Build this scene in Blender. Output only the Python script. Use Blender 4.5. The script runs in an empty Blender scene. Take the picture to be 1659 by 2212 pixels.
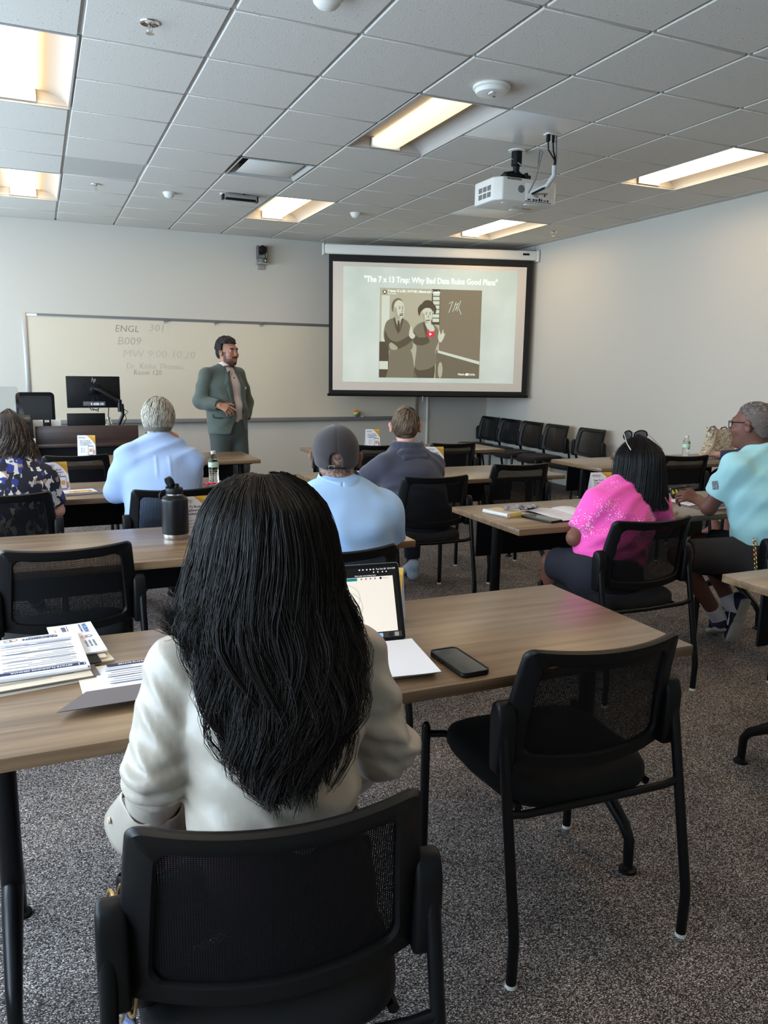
import bpy, bmesh, math, random
import numpy as np
from mathutils import Vector, Matrix

# ------------------------------------------------------------------ camera, world, lights, exposure
SC = bpy.context.scene
COL = SC.collection
CAM_H = 1.47
def _camera():
    yaw, pitch, roll = 0.412589, -0.180888, -0.0149079
    fw = Vector((math.sin(yaw)*math.cos(pitch), math.cos(yaw)*math.cos(pitch), math.sin(pitch)))
    rt = Vector((math.cos(yaw), -math.sin(yaw), 0)); dn = fw.cross(rt)
    r2 = rt*math.cos(roll) + dn*math.sin(roll); d2 = -rt*math.sin(roll) + dn*math.cos(roll)
    m = Matrix((r2, -d2, -fw)).transposed().to_4x4(); m.translation = (0, 0, CAM_H)
    cd = bpy.data.cameras.new('camera'); co = bpy.data.objects.new('camera', cd); COL.objects.link(co)
    co.matrix_world = m
    cd.sensor_fit = 'VERTICAL'; cd.sensor_height = 36.0; cd.lens = 1695.89/2212*36.0
    cd.clip_start = 0.02; cd.clip_end = 100
    SC.camera = co
_camera()
DAY = 10.5            # daylight outside the windows on the left
LAMP = 9.0          # ceiling troffer lenses
SC.view_settings.view_transform = 'Standard'; SC.view_settings.look = 'None'
SC.view_settings.gamma = 1.0; SC.view_settings.use_curve_mapping = False
SC.view_settings.exposure = 0.56
wd = bpy.data.worlds.new('daylight'); SC.world = wd; wd.use_nodes = True
wd.node_tree.nodes['Background'].inputs[0].default_value = (0.64, 0.81, 1.0, 1)
wd.node_tree.nodes['Background'].inputs[1].default_value = DAY

XL, XR, YB, YF, ZC = -2.3, 5.88, -3.0, 9.82, 3.026
WINDOWS = [(-0.6, 2.5), (3.0, 6.1), (6.6, 9.3)]
WZ0, WZ1 = 0.85, 2.55
for a, b in WINDOWS:      # sky portals: they only guide the sampling of the sky through the panes
    l = bpy.data.lights.new('window_portal', 'AREA'); l.shape = 'RECTANGLE'; l.size = b-a; l.size_y = WZ1-WZ0
    l.cycles.is_portal = True
    o = bpy.data.objects.new('window_portal', l); COL.objects.link(o)
    o.location = (XL-0.14, (a+b)/2, (WZ0+WZ1)/2)
    o.rotation_euler = (math.pi/2, 0, -math.pi/2)

# ------------------------------------------------------------------ materials
def srgb(r, g, b):
    f = lambda c: (c/255/12.92) if c/255 <= 0.04045 else ((c/255+0.055)/1.055)**2.4
    return (f(r), f(g), f(b), 1)
MATS = {}
def mat(name, col=(0.5, 0.5, 0.5, 1), rough=0.5, metal=0.0, spec=0.5, sheen=0.0, emit=None, estr=1.0, trans=0.0, ior=1.45, coat=0.0,
        noise=None, bump=None, attr=None):
    """noise=(scale, amount, stretch xyz): mottles the base colour. bump=(scale, strength, stretch)."""
    if name in MATS: return MATS[name]
    m = bpy.data.materials.new(name); m.use_nodes = True; nt = m.node_tree
    b = nt.nodes['Principled BSDF']
    if len(col) == 3: col = (*col, 1)
    b.inputs['Base Color'].default_value = col; b.inputs['Roughness'].default_value = rough
    b.inputs['Metallic'].default_value = metal; b.inputs['Specular IOR Level'].default_value = spec
    b.inputs['Sheen Weight'].default_value = sheen; b.inputs['IOR'].default_value = ior
    b.inputs['Transmission Weight'].default_value = trans; b.inputs['Coat Weight'].default_value = coat
    if emit: b.inputs['Emission Color'].default_value = emit; b.inputs['Emission Strength'].default_value = estr
    L = nt.links.new
    def tex(sc, st, det=6):
        tc = nt.nodes.new('ShaderNodeTexCoord'); mp = nt.nodes.new('ShaderNodeMapping'); n = nt.nodes.new('ShaderNodeTexNoise')
        mp.inputs['Scale'].default_value = st; n.inputs['Scale'].default_value = sc; n.inputs['Detail'].default_value = det
        L(tc.outputs['Object'], mp.inputs['Vector']); L(mp.outputs['Vector'], n.inputs['Vector']); return n
    src = None
    if attr:
        a = nt.nodes.new('ShaderNodeVertexColor'); a.layer_name = attr; src = a.outputs['Color']
        L(src, b.inputs['Base Color'])
    if noise:
        n = tex(noise[0], noise[2] if len(noise) > 2 else (1, 1, 1))
        mr = nt.nodes.new('ShaderNodeMapRange'); mr.inputs['From Min'].default_value = 0.3; mr.inputs['From Max'].default_value = 0.7
        mr.inputs['To Min'].default_value = 1-noise[1]; mr.inputs['To Max'].default_value = 1+noise[1]
        L(n.outputs['Fac'], mr.inputs['Value'])
        mx = nt.nodes.new('ShaderNodeVectorMath'); mx.operation = 'SCALE'
        if src: L(src, mx.inputs[0])
        else: mx.inputs[0].default_value = col[:3]
        L(mr.outputs['Result'], mx.inputs['Scale']); L(mx.outputs['Vector'], b.inputs['Base Color'])
    if bump:
        n = tex(bump[0], bump[2] if len(bump) > 2 else (1, 1, 1), 4)
        bp = nt.nodes.new('ShaderNodeBump'); bp.inputs['Strength'].default_value = bump[1]; bp.inputs['Distance'].default_value = 0.01
        L(n.outputs['Fac'], bp.inputs['Height']); L(bp.outputs['Normal'], b.inputs['Normal'])
    MATS[name] = m; return m

def wood_mat(name, c1, c2, c3, rough=0.32, axis=0):
    m = bpy.data.materials.new(name); m.use_nodes = True; nt = m.node_tree; L = nt.links.new; b = nt.nodes['Principled BSDF']
    tc = nt.nodes.new('ShaderNodeTexCoord'); mp = nt.nodes.new('ShaderNodeMapping')
    oi = nt.nodes.new('ShaderNodeObjectInfo'); ad = nt.nodes.new('ShaderNodeVectorMath'); ad.operation = 'ADD'
    sc = [26.0, 26.0, 26.0]; sc[axis] = 1.1
    mp.inputs['Scale'].default_value = sc
    L(tc.outputs['Object'], ad.inputs[0]); L(oi.outputs['Location'], ad.inputs[1]); L(ad.outputs['Vector'], mp.inputs['Vector'])
    n = nt.nodes.new('ShaderNodeTexNoise'); n.inputs['Scale'].default_value = 1.0; n.inputs['Detail'].default_value = 8; n.inputs['Roughness'].default_value = 0.62
    n.inputs['Distortion'].default_value = 0.35
    L(mp.outputs['Vector'], n.inputs['Vector'])
    cr = nt.nodes.new('ShaderNodeValToRGB'); e = cr.color_ramp.elements
    e[0].position = 0.33; e[0].color = c1; e[1].position = 0.68; e[1].color = c3; k = e.new(0.5); k.color = c2
    L(n.outputs['Fac'], cr.inputs['Fac']); L(cr.outputs['Color'], b.inputs['Base Color'])
    b.inputs['Roughness'].default_value = rough; b.inputs['Specular IOR Level'].default_value = 0.5; b.inputs['Coat Weight'].default_value = 0.45; b.inputs['Coat Roughness'].default_value = 0.33
    bp = nt.nodes.new('ShaderNodeBump'); bp.inputs['Strength'].default_value = 0.05; bp.inputs['Distance'].default_value = 0.005
    L(n.outputs['Fac'], bp.inputs['Height']); L(bp.outputs['Normal'], b.inputs['Normal'])
    MATS[name] = m; return m

def carpet_mat():
    m = bpy.data.materials.new('carpet'); m.use_nodes = True; nt = m.node_tree; L = nt.links.new; b = nt.nodes['Principled BSDF']
    tc = nt.nodes.new('ShaderNodeTexCoord')
    mp = nt.nodes.new('ShaderNodeMapping'); mp.inputs['Rotation'].default_value = (0, 0, 0.6); mp.inputs['Scale'].default_value = (1.0, 1.5, 1)
    L(tc.outputs['Object'], mp.inputs['Vector'])
    v = nt.nodes.new('ShaderNodeTexVoronoi'); v.inputs['Scale'].default_value = 330
    L(mp.outputs['Vector'], v.inputs['Vector'])
    sx = nt.nodes.new('ShaderNodeSeparateColor'); L(v.outputs['Color'], sx.inputs['Color'])
    cr = nt.nodes.new('ShaderNodeValToRGB'); e = cr.color_ramp.elements
    e[0].position = 0.0; e[0].color = srgb(42, 36, 37); e[1].position = 1.0; e[1].color = srgb(226, 216, 208)
    k = e.new(0.42); k.color = srgb(70, 62, 60); k = e.new(0.72); k.color = srgb(134, 125, 120)
    L(sx.outputs[0], cr.inputs['Fac'])
    n = nt.nodes.new('ShaderNodeTexNoise'); n.inputs['Scale'].default_value = 5.0; n.inputs['Detail'].default_value = 5
    L(tc.outputs['Object'], n.inputs['Vector'])
    mr = nt.nodes.new('ShaderNodeMapRange'); mr.inputs['From Min'].default_value = 0.3; mr.inputs['From Max'].default_value = 0.7
    mr.inputs['To Min'].default_value = 0.75; mr.inputs['To Max'].default_value = 1.15; L(n.outputs['Fac'], mr.inputs['Value'])
    mx = nt.nodes.new('ShaderNodeVectorMath'); mx.operation = 'SCALE'
    L(cr.outputs['Color'], mx.inputs[0]); L(mr.outputs['Result'], mx.inputs['Scale']); L(mx.outputs['Vector'], b.inputs['Base Color'])
    b.inputs['Roughness'].default_value = 0.95; b.inputs['Specular IOR Level'].default_value = 0.1
    bp = nt.nodes.new('ShaderNodeBump'); bp.inputs['Strength'].default_value = 0.5; bp.inputs['Distance'].default_value = 0.003
    L(sx.outputs[0], bp.inputs['Height']); L(bp.outputs['Normal'], b.inputs['Normal'])
    MATS['carpet'] = m; return m

def mesh_fabric_mat():
    m = bpy.data.materials.new('knit_mesh'); m.use_nodes = True; nt = m.node_tree; L = nt.links.new
    b = nt.nodes['Principled BSDF']; b.inputs['Base Color'].default_value = (0.004, 0.004, 0.005, 1); b.inputs['Specular IOR Level'].default_value = .2; b.inputs['Roughness'].default_value = 0.7
    out = nt.nodes['Material Output']
    uv = nt.nodes.new('ShaderNodeUVMap'); sp = nt.nodes.new('ShaderNodeSeparateXYZ'); L(uv.outputs['UV'], sp.inputs[0])
    def M(op, a, bb=None):
        n = nt.nodes.new('ShaderNodeMath'); n.operation = op
        for i, x in enumerate((a, bb)):
            if x is None: continue
            if isinstance(x, (int, float)): n.inputs[i].default_value = x
            else: L(x, n.inputs[i])
        return n.outputs[0]
    row = M('DIVIDE', sp.outputs['Y'], 0.0037)
    odd = M('MULTIPLY', M('FLOORED_MODULO', M('FLOOR', row), 2.0), 0.0)
    cx = M('ABSOLUTE', M('SUBTRACT', M('FRACT', M('ADD', M('DIVIDE', sp.outputs['X'], 0.0040), odd)), 0.5))
    cy = M('ABSOLUTE', M('SUBTRACT', M('FRACT', row), 0.5))
    hole = M('MULTIPLY', M('LESS_THAN', cx, 0.19), M('LESS_THAN', cy, 0.175))
    tr = nt.nodes.new('ShaderNodeBsdfTransparent'); mx = nt.nodes.new('ShaderNodeMixShader')
    L(hole, mx.inputs[0]); L(b.outputs[0], mx.inputs[1]); L(tr.outputs[0], mx.inputs[2]); L(mx.outputs[0], out.inputs['Surface'])
    MATS['knit_mesh'] = m; return m

def pane_mat(name, tint=(1, 1, 1, 1), gloss=0.08):
    m = bpy.data.materials.new(name); m.use_nodes = True; nt = m.node_tree; L = nt.links.new
    nt.nodes.remove(nt.nodes['Principled BSDF']); out = nt.nodes['Material Output']
    tr = nt.nodes.new('ShaderNodeBsdfTransparent'); tr.inputs[0].default_value = tint
    g = nt.nodes.new('ShaderNodeBsdfGlossy'); g.inputs['Roughness'].default_value = 0.05
    mx = nt.nodes.new('ShaderNodeMixShader'); mx.inputs[0].default_value = gloss
    L(tr.outputs[0], mx.inputs[1]); L(g.outputs[0], mx.inputs[2]); L(mx.outputs[0], out.inputs['Surface'])
    MATS[name] = m; return m

def ceiling_tile_mat():
    m = mat('ceiling_tile', srgb(196, 196, 196), 0.9, spec=0.1); nt = m.node_tree; L = nt.links.new; b = nt.nodes['Principled BSDF']
    tc = nt.nodes.new('ShaderNodeTexCoord')
    v = nt.nodes.new('ShaderNodeTexNoise'); v.inputs['Scale'].default_value = 95; v.inputs['Detail'].default_value = 2.5
    L(tc.outputs['Object'], v.inputs['Vector'])
    cr = nt.nodes.new('ShaderNodeValToRGB'); e = cr.color_ramp.elements
    e[0].position = 0.27; e[0].color = srgb(80, 78, 74); e[1].position = 0.335; e[1].color = srgb(208, 203, 194)
    L(v.outputs['Fac'], cr.inputs['Fac']); L(cr.outputs['Color'], b.inputs['Base Color'])
    bp = nt.nodes.new('ShaderNodeBump'); bp.inputs['Strength'].default_value = 0.25; bp.inputs['Distance'].default_value = 0.004
    L(v.outputs['Fac'], bp.inputs['Height']); L(bp.outputs['Normal'], b.inputs['Normal'])
    return m

M_WALL = mat('wall_paint', srgb(200, 194, 183), 0.75, spec=0.2, bump=(180, 0.06))
M_TILE = ceiling_tile_mat()
M_TILE2 = mat('ceiling_tile_grey', srgb(184, 181, 174), 0.9, spec=0.1, noise=(90, 0.06))
M_GRID = mat('grid_white', srgb(176, 174, 170), 0.45)
M_CARPET = carpet_mat()
M_BASE = mat('baseboard_rubber', srgb(78, 76, 75), 0.6)
M_WOOD = wood_mat('laminate_oak', srgb(96, 73, 52), srgb(121, 95, 69), srgb(144, 117, 87), 0.32)
M_WALNUT = wood_mat('laminate_walnut', srgb(46, 31, 27), srgb(62, 43, 37), srgb(80, 57, 48), 0.4)
M_BLK = mat('black_plastic', (0.0035, 0.0035, 0.004), 0.45, spec=.32, bump=(400, 0.03))
M_BLKM = mat('black_powdercoat', (0.003, 0.003, 0.004), 0.35, spec=.35)
M_BLKF = mat('black_fabric', (0.010, 0.0095, 0.0095), 0.85, spec=.2, sheen=0.05, bump=(500, 0.15))
M_KNIT = mesh_fabric_mat()
M_PANEL = mat('black_panel', (0.003, 0.0034, 0.005), 0.6, spec=.25)
M_GLIDE = mat('white_glide', srgb(225, 223, 218), 0.5)
M_CHROME = mat('chrome', (0.75, 0.73, 0.70), 0.18, 1.0)
M_ALU = mat('aluminium', srgb(186, 184, 180), 0.38, 0.75)
M_WHITEPL = mat('white_plastic', srgb(224, 222, 214), 0.4)
M_WHITEPL2 = mat('white_metal', srgb(226, 226, 222), 0.3)
M_PAPER = mat('paper', srgb(232, 230, 234), 0.8, spec=0.2)
M_CREAM = mat('cream_paper', srgb(228, 215, 194), 0.8, spec=0.2)
M_INK = mat('navy_ink', srgb(38, 46, 88), 0.7)
M_INKG = mat('grey_ink', srgb(120, 122, 135), 0.8)
M_GOLD = mat('gold_print', srgb(216, 170, 62), 0.6)
M_GOLD2 = mat('gold_print_dark', srgb(196, 148, 48), 0.6)
M_ORANGE = mat('orange_print', srgb(226, 130, 86), 0.6)
M_BLUEP = mat('blue_print', srgb(68, 112, 178), 0.6)
M_RED = mat('red_print', srgb(228, 36, 72), 0.5)
M_GREY = mat('grey_plastic', srgb(108, 106, 105), 0.5)
M_FOLDER = mat('grey_folder', srgb(112, 104, 104), 0.7)
M_BOARD = mat('whiteboard', srgb(214, 203, 182), 0.25, spec=0.4)
M_CLEAR = pane_mat('clear_acrylic', (0.93, 0.95, 0.95, 1), 0.10)
M_PANE = pane_mat('window_pane', (0.97, 0.98, 0.98, 1), 0.05)

# ------------------------------------------------------------------ mesh helpers
class G:
    """collects vertices and faces of ONE object"""
    def __init__(s): s.v = []; s.f = []; s.m = []; s.cur = 0; s.uv = None
    def add(s, vs, fs):
        o = len(s.v); s.v += [tuple(map(float, p)) for p in vs]; s.f += [tuple(i+o for i in f) for f in fs]; s.m += [s.cur]*len(fs); return s
    def box(s, x0, y0, z0, x1, y1, z1, T=None):
        vs = [(x0, y0, z0), (x1, y0, z0), (x1, y1, z0), (x0, y1, z0), (x0, y0, z1), (x1, y0, z1), (x1, y1, z1), (x0, y1, z1)]
        if T is not None: vs = [T @ Vector(p) for p in vs]
        return s.add(vs, [(3, 2, 1, 0), (4, 5, 6, 7), (0, 1, 5, 4), (1, 2, 6, 5), (2, 3, 7, 6), (3, 0, 4, 7)])
    def tube(s, pts, r, n=10, cap=True, squash=None):
        pts = [Vector(p) for p in pts]; N = len(pts); rs = r if hasattr(r, '__len__') else [r]*N
        vs = []; up = None
        for i, p in enumerate(pts):
            t = (pts[min(i+1, N-1)] - pts[max(i-1, 0)]).normalized()
            if up is None: up = Vector((0, 0, 1)) if abs(t.z) < 0.9 else Vector((0, 1, 0))
            a = t.cross(up).normalized(); b = a.cross(t).normalized(); up = b
            for k in range(n):
                w = 2*math.pi*k/n; vs.append(p + a*math.cos(w)*rs[i] + b*math.sin(w)*rs[i]*(squash or 1))
        fs = [(i*n+k, i*n+(k+1) % n, (i+1)*n+(k+1) % n, (i+1)*n+k) for i in range(N-1) for k in range(n)]
        if cap: fs += [tuple(range(n-1, -1, -1)), tuple((N-1)*n+k for k in range(n))]
        return s.add(vs, fs)
    def lathe(s, prof, n=20, c=(0, 0, 0), T=None, cap=True):
        vs = []; c = Vector(c)
        for r, z in prof:
            for k in range(n):
                w = 2*math.pi*k/n; p = Vector((r*math.cos(w), r*math.sin(w), z))
                vs.append((T @ p if T is not None else p) + c)
        N = len(prof); fs = [(i*n+k, i*n+(k+1) % n, (i+1)*n+(k+1) % n, (i+1)*n+k) for i in range(N-1) for k in range(n)]
        if cap: fs += [tuple(range(n-1, -1, -1)), tuple((N-1)*n+k for k in range(n))]
        return s.add(vs, fs)
    def prism(s, poly, z0, z1, T=None):
        n = len(poly); vs = [Vector((x, y, z0)) for x, y in poly] + [Vector((x, y, z1)) for x, y in poly]
        if T is not None: vs = [T @ p for p in vs]
        return s.add(vs, [tuple(range(n-1, -1, -1)), tuple(range(n, 2*n))] + [(i, (i+1) % n, n+(i+1) % n, n+i) for i in range(n)])
    def sheet(s, fn, nu, nv, thick=None):
        """fn(u,v)->point, u,v in 0..1"""
        P = [Vector(fn(i/nu, j/nv)) for j in range(nv+1) for i in range(nu+1)]
        q = lambda i, j: j*(nu+1)+i
        fs = [(q(i, j), q(i+1, j), q(i+1, j+1), q(i, j+1)) for j in range(nv) for i in range(nu)]
        if thick is None: return s.add(P, fs)
        t = Vector(thick); o = len(P); P2 = P + [p+t for p in P]
        f2 = fs + [tuple(o+k for k in reversed(f)) for f in fs]
        rim = [q(i, 0) for i in range(nu+1)] + [q(nu, j) for j in range(1, nv+1)] + [q(i, nv) for i in range(nu-1, -1, -1)] + [q(0, j) for j in range(nv-1, 0, -1)]
        f2 += [(rim[(k+1) % len(rim)], rim[k], o+rim[k], o+rim[(k+1) % len(rim)]) for k in range(len(rim))]
        return s.add(P2, f2)
    def islands(s):
        par = list(range(len(s.v)))
        def find(a):
            while par[a] != a: par[a] = par[par[a]]; a = par[a]
            return a
        for f in s.f:
            r = find(f[0])
            for k in f[1:]: par[find(k)] = r
        d = {}
        for f in s.f: d.setdefault(find(f[0]), []).append(f)
        out = []
        for fs in d.values():
            ids = sorted({k for f in fs for k in f}); mp = {k: i for i, k in enumerate(ids)}
            g = G(); g.add([s.v[k] for k in ids], [tuple(mp[k] for k in f) for f in fs]); out.append(g)
        return out
    def split(s, name, m, parent=None, **kw):
        return [g.build(name, m, parent, **kw) for g in s.islands()]
    def build(s, name, m, parent=None, bevel=0.0, seg=2, smooth=True, ang=40, loc=None, **kw):
        me = bpy.data.meshes.new(name); me.from_pydata(s.v, [], s.f)
        ms = m if isinstance(m, (list, tuple)) else [m]
        for x in ms: me.materials.append(x)
        if len(ms) > 1: me.polygons.foreach_set('material_index', s.m)
        bm = bmesh.new(); bm.from_mesh(me); bmesh.ops.recalc_face_normals(bm, faces=bm.faces)
        if bevel: 
            es = [e for e in bm.edges if len(e.link_faces) == 2 and e.calc_face_angle(0) > 0.6]
            bmesh.ops.bevel(bm, geom=es, offset=bevel, segments=seg, profile=0.5, affect='EDGES', clamp_overlap=True)
        bm.to_mesh(me); bm.free()
        if smooth: me.polygons.foreach_set('use_smooth', [True]*len(me.polygons)); me.set_sharp_from_angle(angle=math.radians(ang))
        return link(name, me, parent, loc, **kw)
def link(name, me, parent=None, loc=None, **kw):
    o = bpy.data.objects.new(name, me); COL.objects.link(o)
    if parent is not None: o.parent = parent
    if loc is not None: o.location = loc
    tag(o, **kw); return o
def tag(o, label=None, cat=None, group=None, kind=None):
    if label: o['label'] = label
    if cat: o['category'] = cat
    if group: o['group'] = group
    if kind: o['kind'] = kind
    return o
def empty(name, loc=(0, 0, 0), rz=0.0, parent=None, **kw):
    o = bpy.data.objects.new(name, None); COL.objects.link(o); o.location = loc; o.rotation_euler = (0, 0, rz)
    o.empty_display_size = 0.05
    if parent is not None: o.parent = parent
    tag(o, **kw); return o
def dup(root, loc, rz=0.0, label=None, group=None):
    r = root.copy(); COL.objects.link(r); r.location = loc; r.rotation_euler = (0, 0, rz)
    if label: r['label'] = label
    if group: r['group'] = group
    for ch in list(root.children):
        c = ch.copy(); COL.objects.link(c); c.parent = r
        for g in list(ch.children):
            d = g.copy(); COL.objects.link(d); d.parent = c
    return r
def struct(o): o['kind'] = 'structure'; return o
def text_mesh(name, body, size, m, parent=None, T=None, align='LEFT', shear=0.0, offset=0.0, xs=1.0, bold=False, thick=0.0002):
    """flat lettering in its own xy plane, placed by T (4x4)"""
    cu = bpy.data.curves.new(name, 'FONT'); cu.body = body; cu.size = size; cu.align_x = align; cu.shear = shear; cu.offset = offset
    cu.resolution_u = 2; cu.extrude = thick
    o = bpy.data.objects.new(name+'_tmp', cu); COL.objects.link(o)
    dg = bpy.context.evaluated_depsgraph_get(); me = bpy.data.meshes.new_from_object(o.evaluated_get(dg))
    bpy.data.objects.remove(o); bpy.data.curves.remove(cu)
    me.materials.clear(); me.materials.append(m)
    Sx = Matrix.Diagonal((xs, 1, 1, 1)); me.transform((T if T is not None else Matrix()) @ Sx)
    me.name = name
    return link(name, me, parent)
def flat(name, poly, m, parent, T, t=0.0003):
    g = G(); g.prism(poly, 0, t, T); return g.build(name, m, parent, smooth=False)
def rrect(x0, y0, x1, y1, r, n=5):
    out = []
    for cx, cy, a in ((x1-r, y1-r, 0), (x0+r, y1-r, 90), (x0+r, y0+r, 180), (x1-r, y0+r, 270)):
        out += [(cx+r*math.cos(math.radians(a+90*k/n)), cy+r*math.sin(math.radians(a+90*k/n))) for k in range(n+1)]
    return out
def rz(a): return Matrix.Rotation(a, 4, 'Z')
def frame(o, x, y):
    """matrix with local x along x, local y along y, origin o"""
    x = Vector(x).normalized(); y = Vector(y); z = x.cross(y).normalized(); y = z.cross(x)
    m = Matrix((x, y, z)).transposed().to_4x4(); m.translation = o; return m

# ================================================================== ROOM SHELL
g = G(); g.box(XL-0.15, YB-0.15, -0.12, XR+0.15, YF+0.15, 0.0); struct(g.build('floor', M_CARPET, smooth=False))
g = G(); g.box(XL-0.15, YF, 0, XR+0.15, YF+0.15, ZC+0.2); struct(g.build('wall_front', M_WALL, smooth=False))
g = G(); g.box(XR, YB, 0, XR+0.15, YF, ZC+0.2); struct(g.build('wall_right', M_WALL, smooth=False))
g = G(); g.box(XL-0.15, YB-0.15, 0, XR+0.15, YB, ZC+0.2); struct(g.build('wall_back', M_WALL, smooth=False))
g = G()      # wall with the row of windows
g.box(XL-0.15, YB, 0, XL, YF, WZ0); g.box(XL-0.15, YB, WZ1, XL, YF, ZC+0.2)
ys = [YB] + [y for w in WINDOWS for y in w] + [YF]
for a, b in zip(ys[0::2], ys[1::2]): g.box(XL-0.15, a, WZ0, XL, b, WZ1)
struct(g.build('wall_left', M_WALL, smooth=False))
for k, (a, b) in enumerate(WINDOWS):
    w = struct(empty('window_%d' % (k+1), (XL-0.08, (a+b)/2, WZ0)))
    hw = (b-a)/2; H = WZ1-WZ0; g = G()
    for x0, y0, x1, y1 in ((-hw, 0, hw, .05), (-hw, H-.05, hw, H), (-hw, .05, -hw+.05, H-.05), (hw-.05, .05, hw, H-.05), (-.03, .05, .03, H-.05)):
        g.box(-.03, x0, y0, .03, x1, y1)
    g.split('window_frame', M_ALU, w, smooth=False)
    for s in (0, 1):
        g = G(); g.box(-.004, -hw+.05 if s == 0 else .03, .05, .004, -.03 if s == 0 else hw-.05, H-.05); g.build('pane', M_PANE, w, smooth=False)
def base(n, x0, y0, x1, y1):
    g = G(); g.box(x0, y0, 0, x1, y1, 0.085); struct(g.build(n, M_BASE, bevel=0.003))
base('baseboard_front', XL, YF-0.01, XR, YF); base('baseboard_right', XR-0.01, YB, XR, YF-0.01); base('baseboard_left', XL, YB, XL+0.01, YF-0.01)

# ------------------------------------------------------------------ suspended ceiling
CG = 0.61; GX = lambda i: CG*i+0.282; GY = lambda j: CG*j+4.398
I0, J0 = -3, -5
ceil = G(); ceil.box(XL-0.15, YB-0.15, ZC+0.16, XR+0.15, YF+0.15, ZC+0.26)
ceil.box(XL, YB, ZC, XR, GY(J0), ZC+0.05); ceil.box(XL, GY(J0), ZC, GX(I0), YF, ZC+0.05)
ceil = struct(ceil.build('ceiling', M_WALL, smooth=False))
LIGHTS = [(i, j) for i in (-1, 3, 7) for j in (-5, 0, 5)]
LCELL = {(i, j+d) for i, j in LIGHTS for d in (0, 1)}
DIFF = (2, 3); PANELS = {(4, 0), (6, 4)}
REV = 0.011
def tile_mesh(x0, y0, x1, y1):
    g = G(); g.box(x0, y0, 0, x1, y1, 0.016); return g
full = None
for i in range(I0, 10):
    for j in range(J0, 9):
        if (i, j) in LCELL or (i, j) == DIFF: continue
        x0, y0 = GX(i)+REV, GY(j)+REV; x1, y1 = min(GX(i+1)-REV, XR-0.02), min(GY(j+1)-REV, YF-0.02)
        if (i, j) in PANELS:
            g = G(); g.box(0, 0, 0, x1-x0, y1-y0, 0.014); o = g.build('ceiling_panel', M_WHITEPL2, ceil, bevel=0.002, loc=(x0, y0, ZC))
            tag(o, label='smooth glossy white metal panel in place of a tile'); continue
        odd = (i, j) == (0, 4)
        if full is None or odd or i == 9 or j == 8:
            o = tile_mesh(0, 0, x1-x0, y1-y0).build('ceiling_tile', M_TILE2 if odd else M_TILE, ceil, bevel=0.003, seg=1, loc=(x0, y0, ZC+(0.008 if odd else 0)))
            if odd: tag(o, label='darker grey tile')
            elif full is None: full = o.data
        else: link('ceiling_tile', full, ceil, (x0, y0, ZC))
for i in range(I0, 10):
    x = GX(i); g = G(); g.box(x-0.013, GY(J0), ZC+0.0135, x+0.013, YF, ZC+0.03); g.build('main_tee', M_GRID, ceil, smooth=False)
for j in range(J0, 9):
    y = GY(j)
    g = G()
    for i in range(I0, 10):
        if (i, j) in LCELL and (i, j-1) in LCELL: continue
        g.box(GX(i)+0.013, y-0.013, ZC+0.0135, min(GX(i+1)-0.013, XR-0.001), y+0.013, ZC+0.03)
    g.build('cross_tee', M_GRID, ceil, smooth=False)
g = G(); g.box(XR-0.022, GY(J0), ZC-0.001, XR, YF, ZC+0.006); g.box(GX(I0), YF-0.022, ZC-0.001, XR-0.022, YF, ZC+0.006); struct(g.build('trim_1', M_GRID, smooth=False))

# ------------------------------------------------------------------ recessed lights
M_LENS = mat('lamp_lens', (0.9, 0.88, 0.82), 0.5, emit=(1.0, 0.73, 0.43, 1), estr=LAMP)
M_LENSD = mat('lamp_lens_dim', (0.9, 0.88, 0.82), 0.5, emit=(1.0, 0.72, 0.44, 1), estr=0.75)
M_REFL = mat('lamp_reflector', srgb(172, 168, 162), 0.5, spec=0.3)
def troffer_parts(dim):
    prof = [(-.297, 0)] + [(-.297+.19*(1-math.cos(a)), .085*math.sin(a)) for a in [math.pi/2*k/7 for k in range(1, 8)]]
    prof += [(-x, z) for x, z in reversed(prof)]
    h = G(); N = len(prof); Ly = 1.205
    vs = [(x, y, z) for y in (.006, Ly) for x, z in prof]
    h.add(vs, [(k, k+1, N+k+1, N+k) for k in range(N-1)])
    for y in (.006, Ly): h.add([(x, y, z) for x, z in prof], [tuple(range(N))])
    fr = G(); fr.box(-.303, 0, -.002, -.292, 1.21, .006); fr.box(.292, 0, -.002, .303, 1.21, .006); fr.box(-.292, 0, -.002, .292, .010, .006); fr.box(-.292, 1.20, -.002, .292, 1.21, .006)
    ln = G(); pl = [(-.105, .075), (-.105, .034)] + [(.105*math.sin(a), .034-.016*math.cos(a*90/(90))) for a in [(-1+2*k/8)*math.pi/2 for k in range(1, 8)]] + [(.105, .034), (.105, .075)]
    n = len(pl); ln.add([(x, y, z) for y in (.03, 1.18) for x, z in pl], [(k, k+1, n+k+1, n+k) for k in range(n-1)] + [tuple(range(n-1, -1, -1)), tuple(range(n, 2*n))])
    cap = G()
    for y in (.02, 1.181): cap.box(-.112, y, .014, .112, y+.009, .08)
    return h, fr, ln, cap
names = {(-1, 0): 'large overexposed ceiling light at the left edge of the frame nearest the viewer', (-1, 5): 'small lit ceiling light at far left above the lectern',
         (3, 0): 'dim warm ceiling light behind the round white alarm near the middle', (3, 5): 'lit ceiling light above and left of the wall camera side of the screen',
         (7, 0): 'lit ceiling light to the right of the projector', (7, 5): 'lit ceiling light directly behind and below the projector, above the screen end'}
names[(-1, -5)] = 'ceiling light behind the viewer, on the window side'; names[(3, -5)] = 'ceiling light straight above and behind the viewer'; names[(7, -5)] = 'ceiling light behind the viewer, on the right wall side'
names[(3, 5)] = 'lit ceiling light just right of the square air diffuser'
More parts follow.
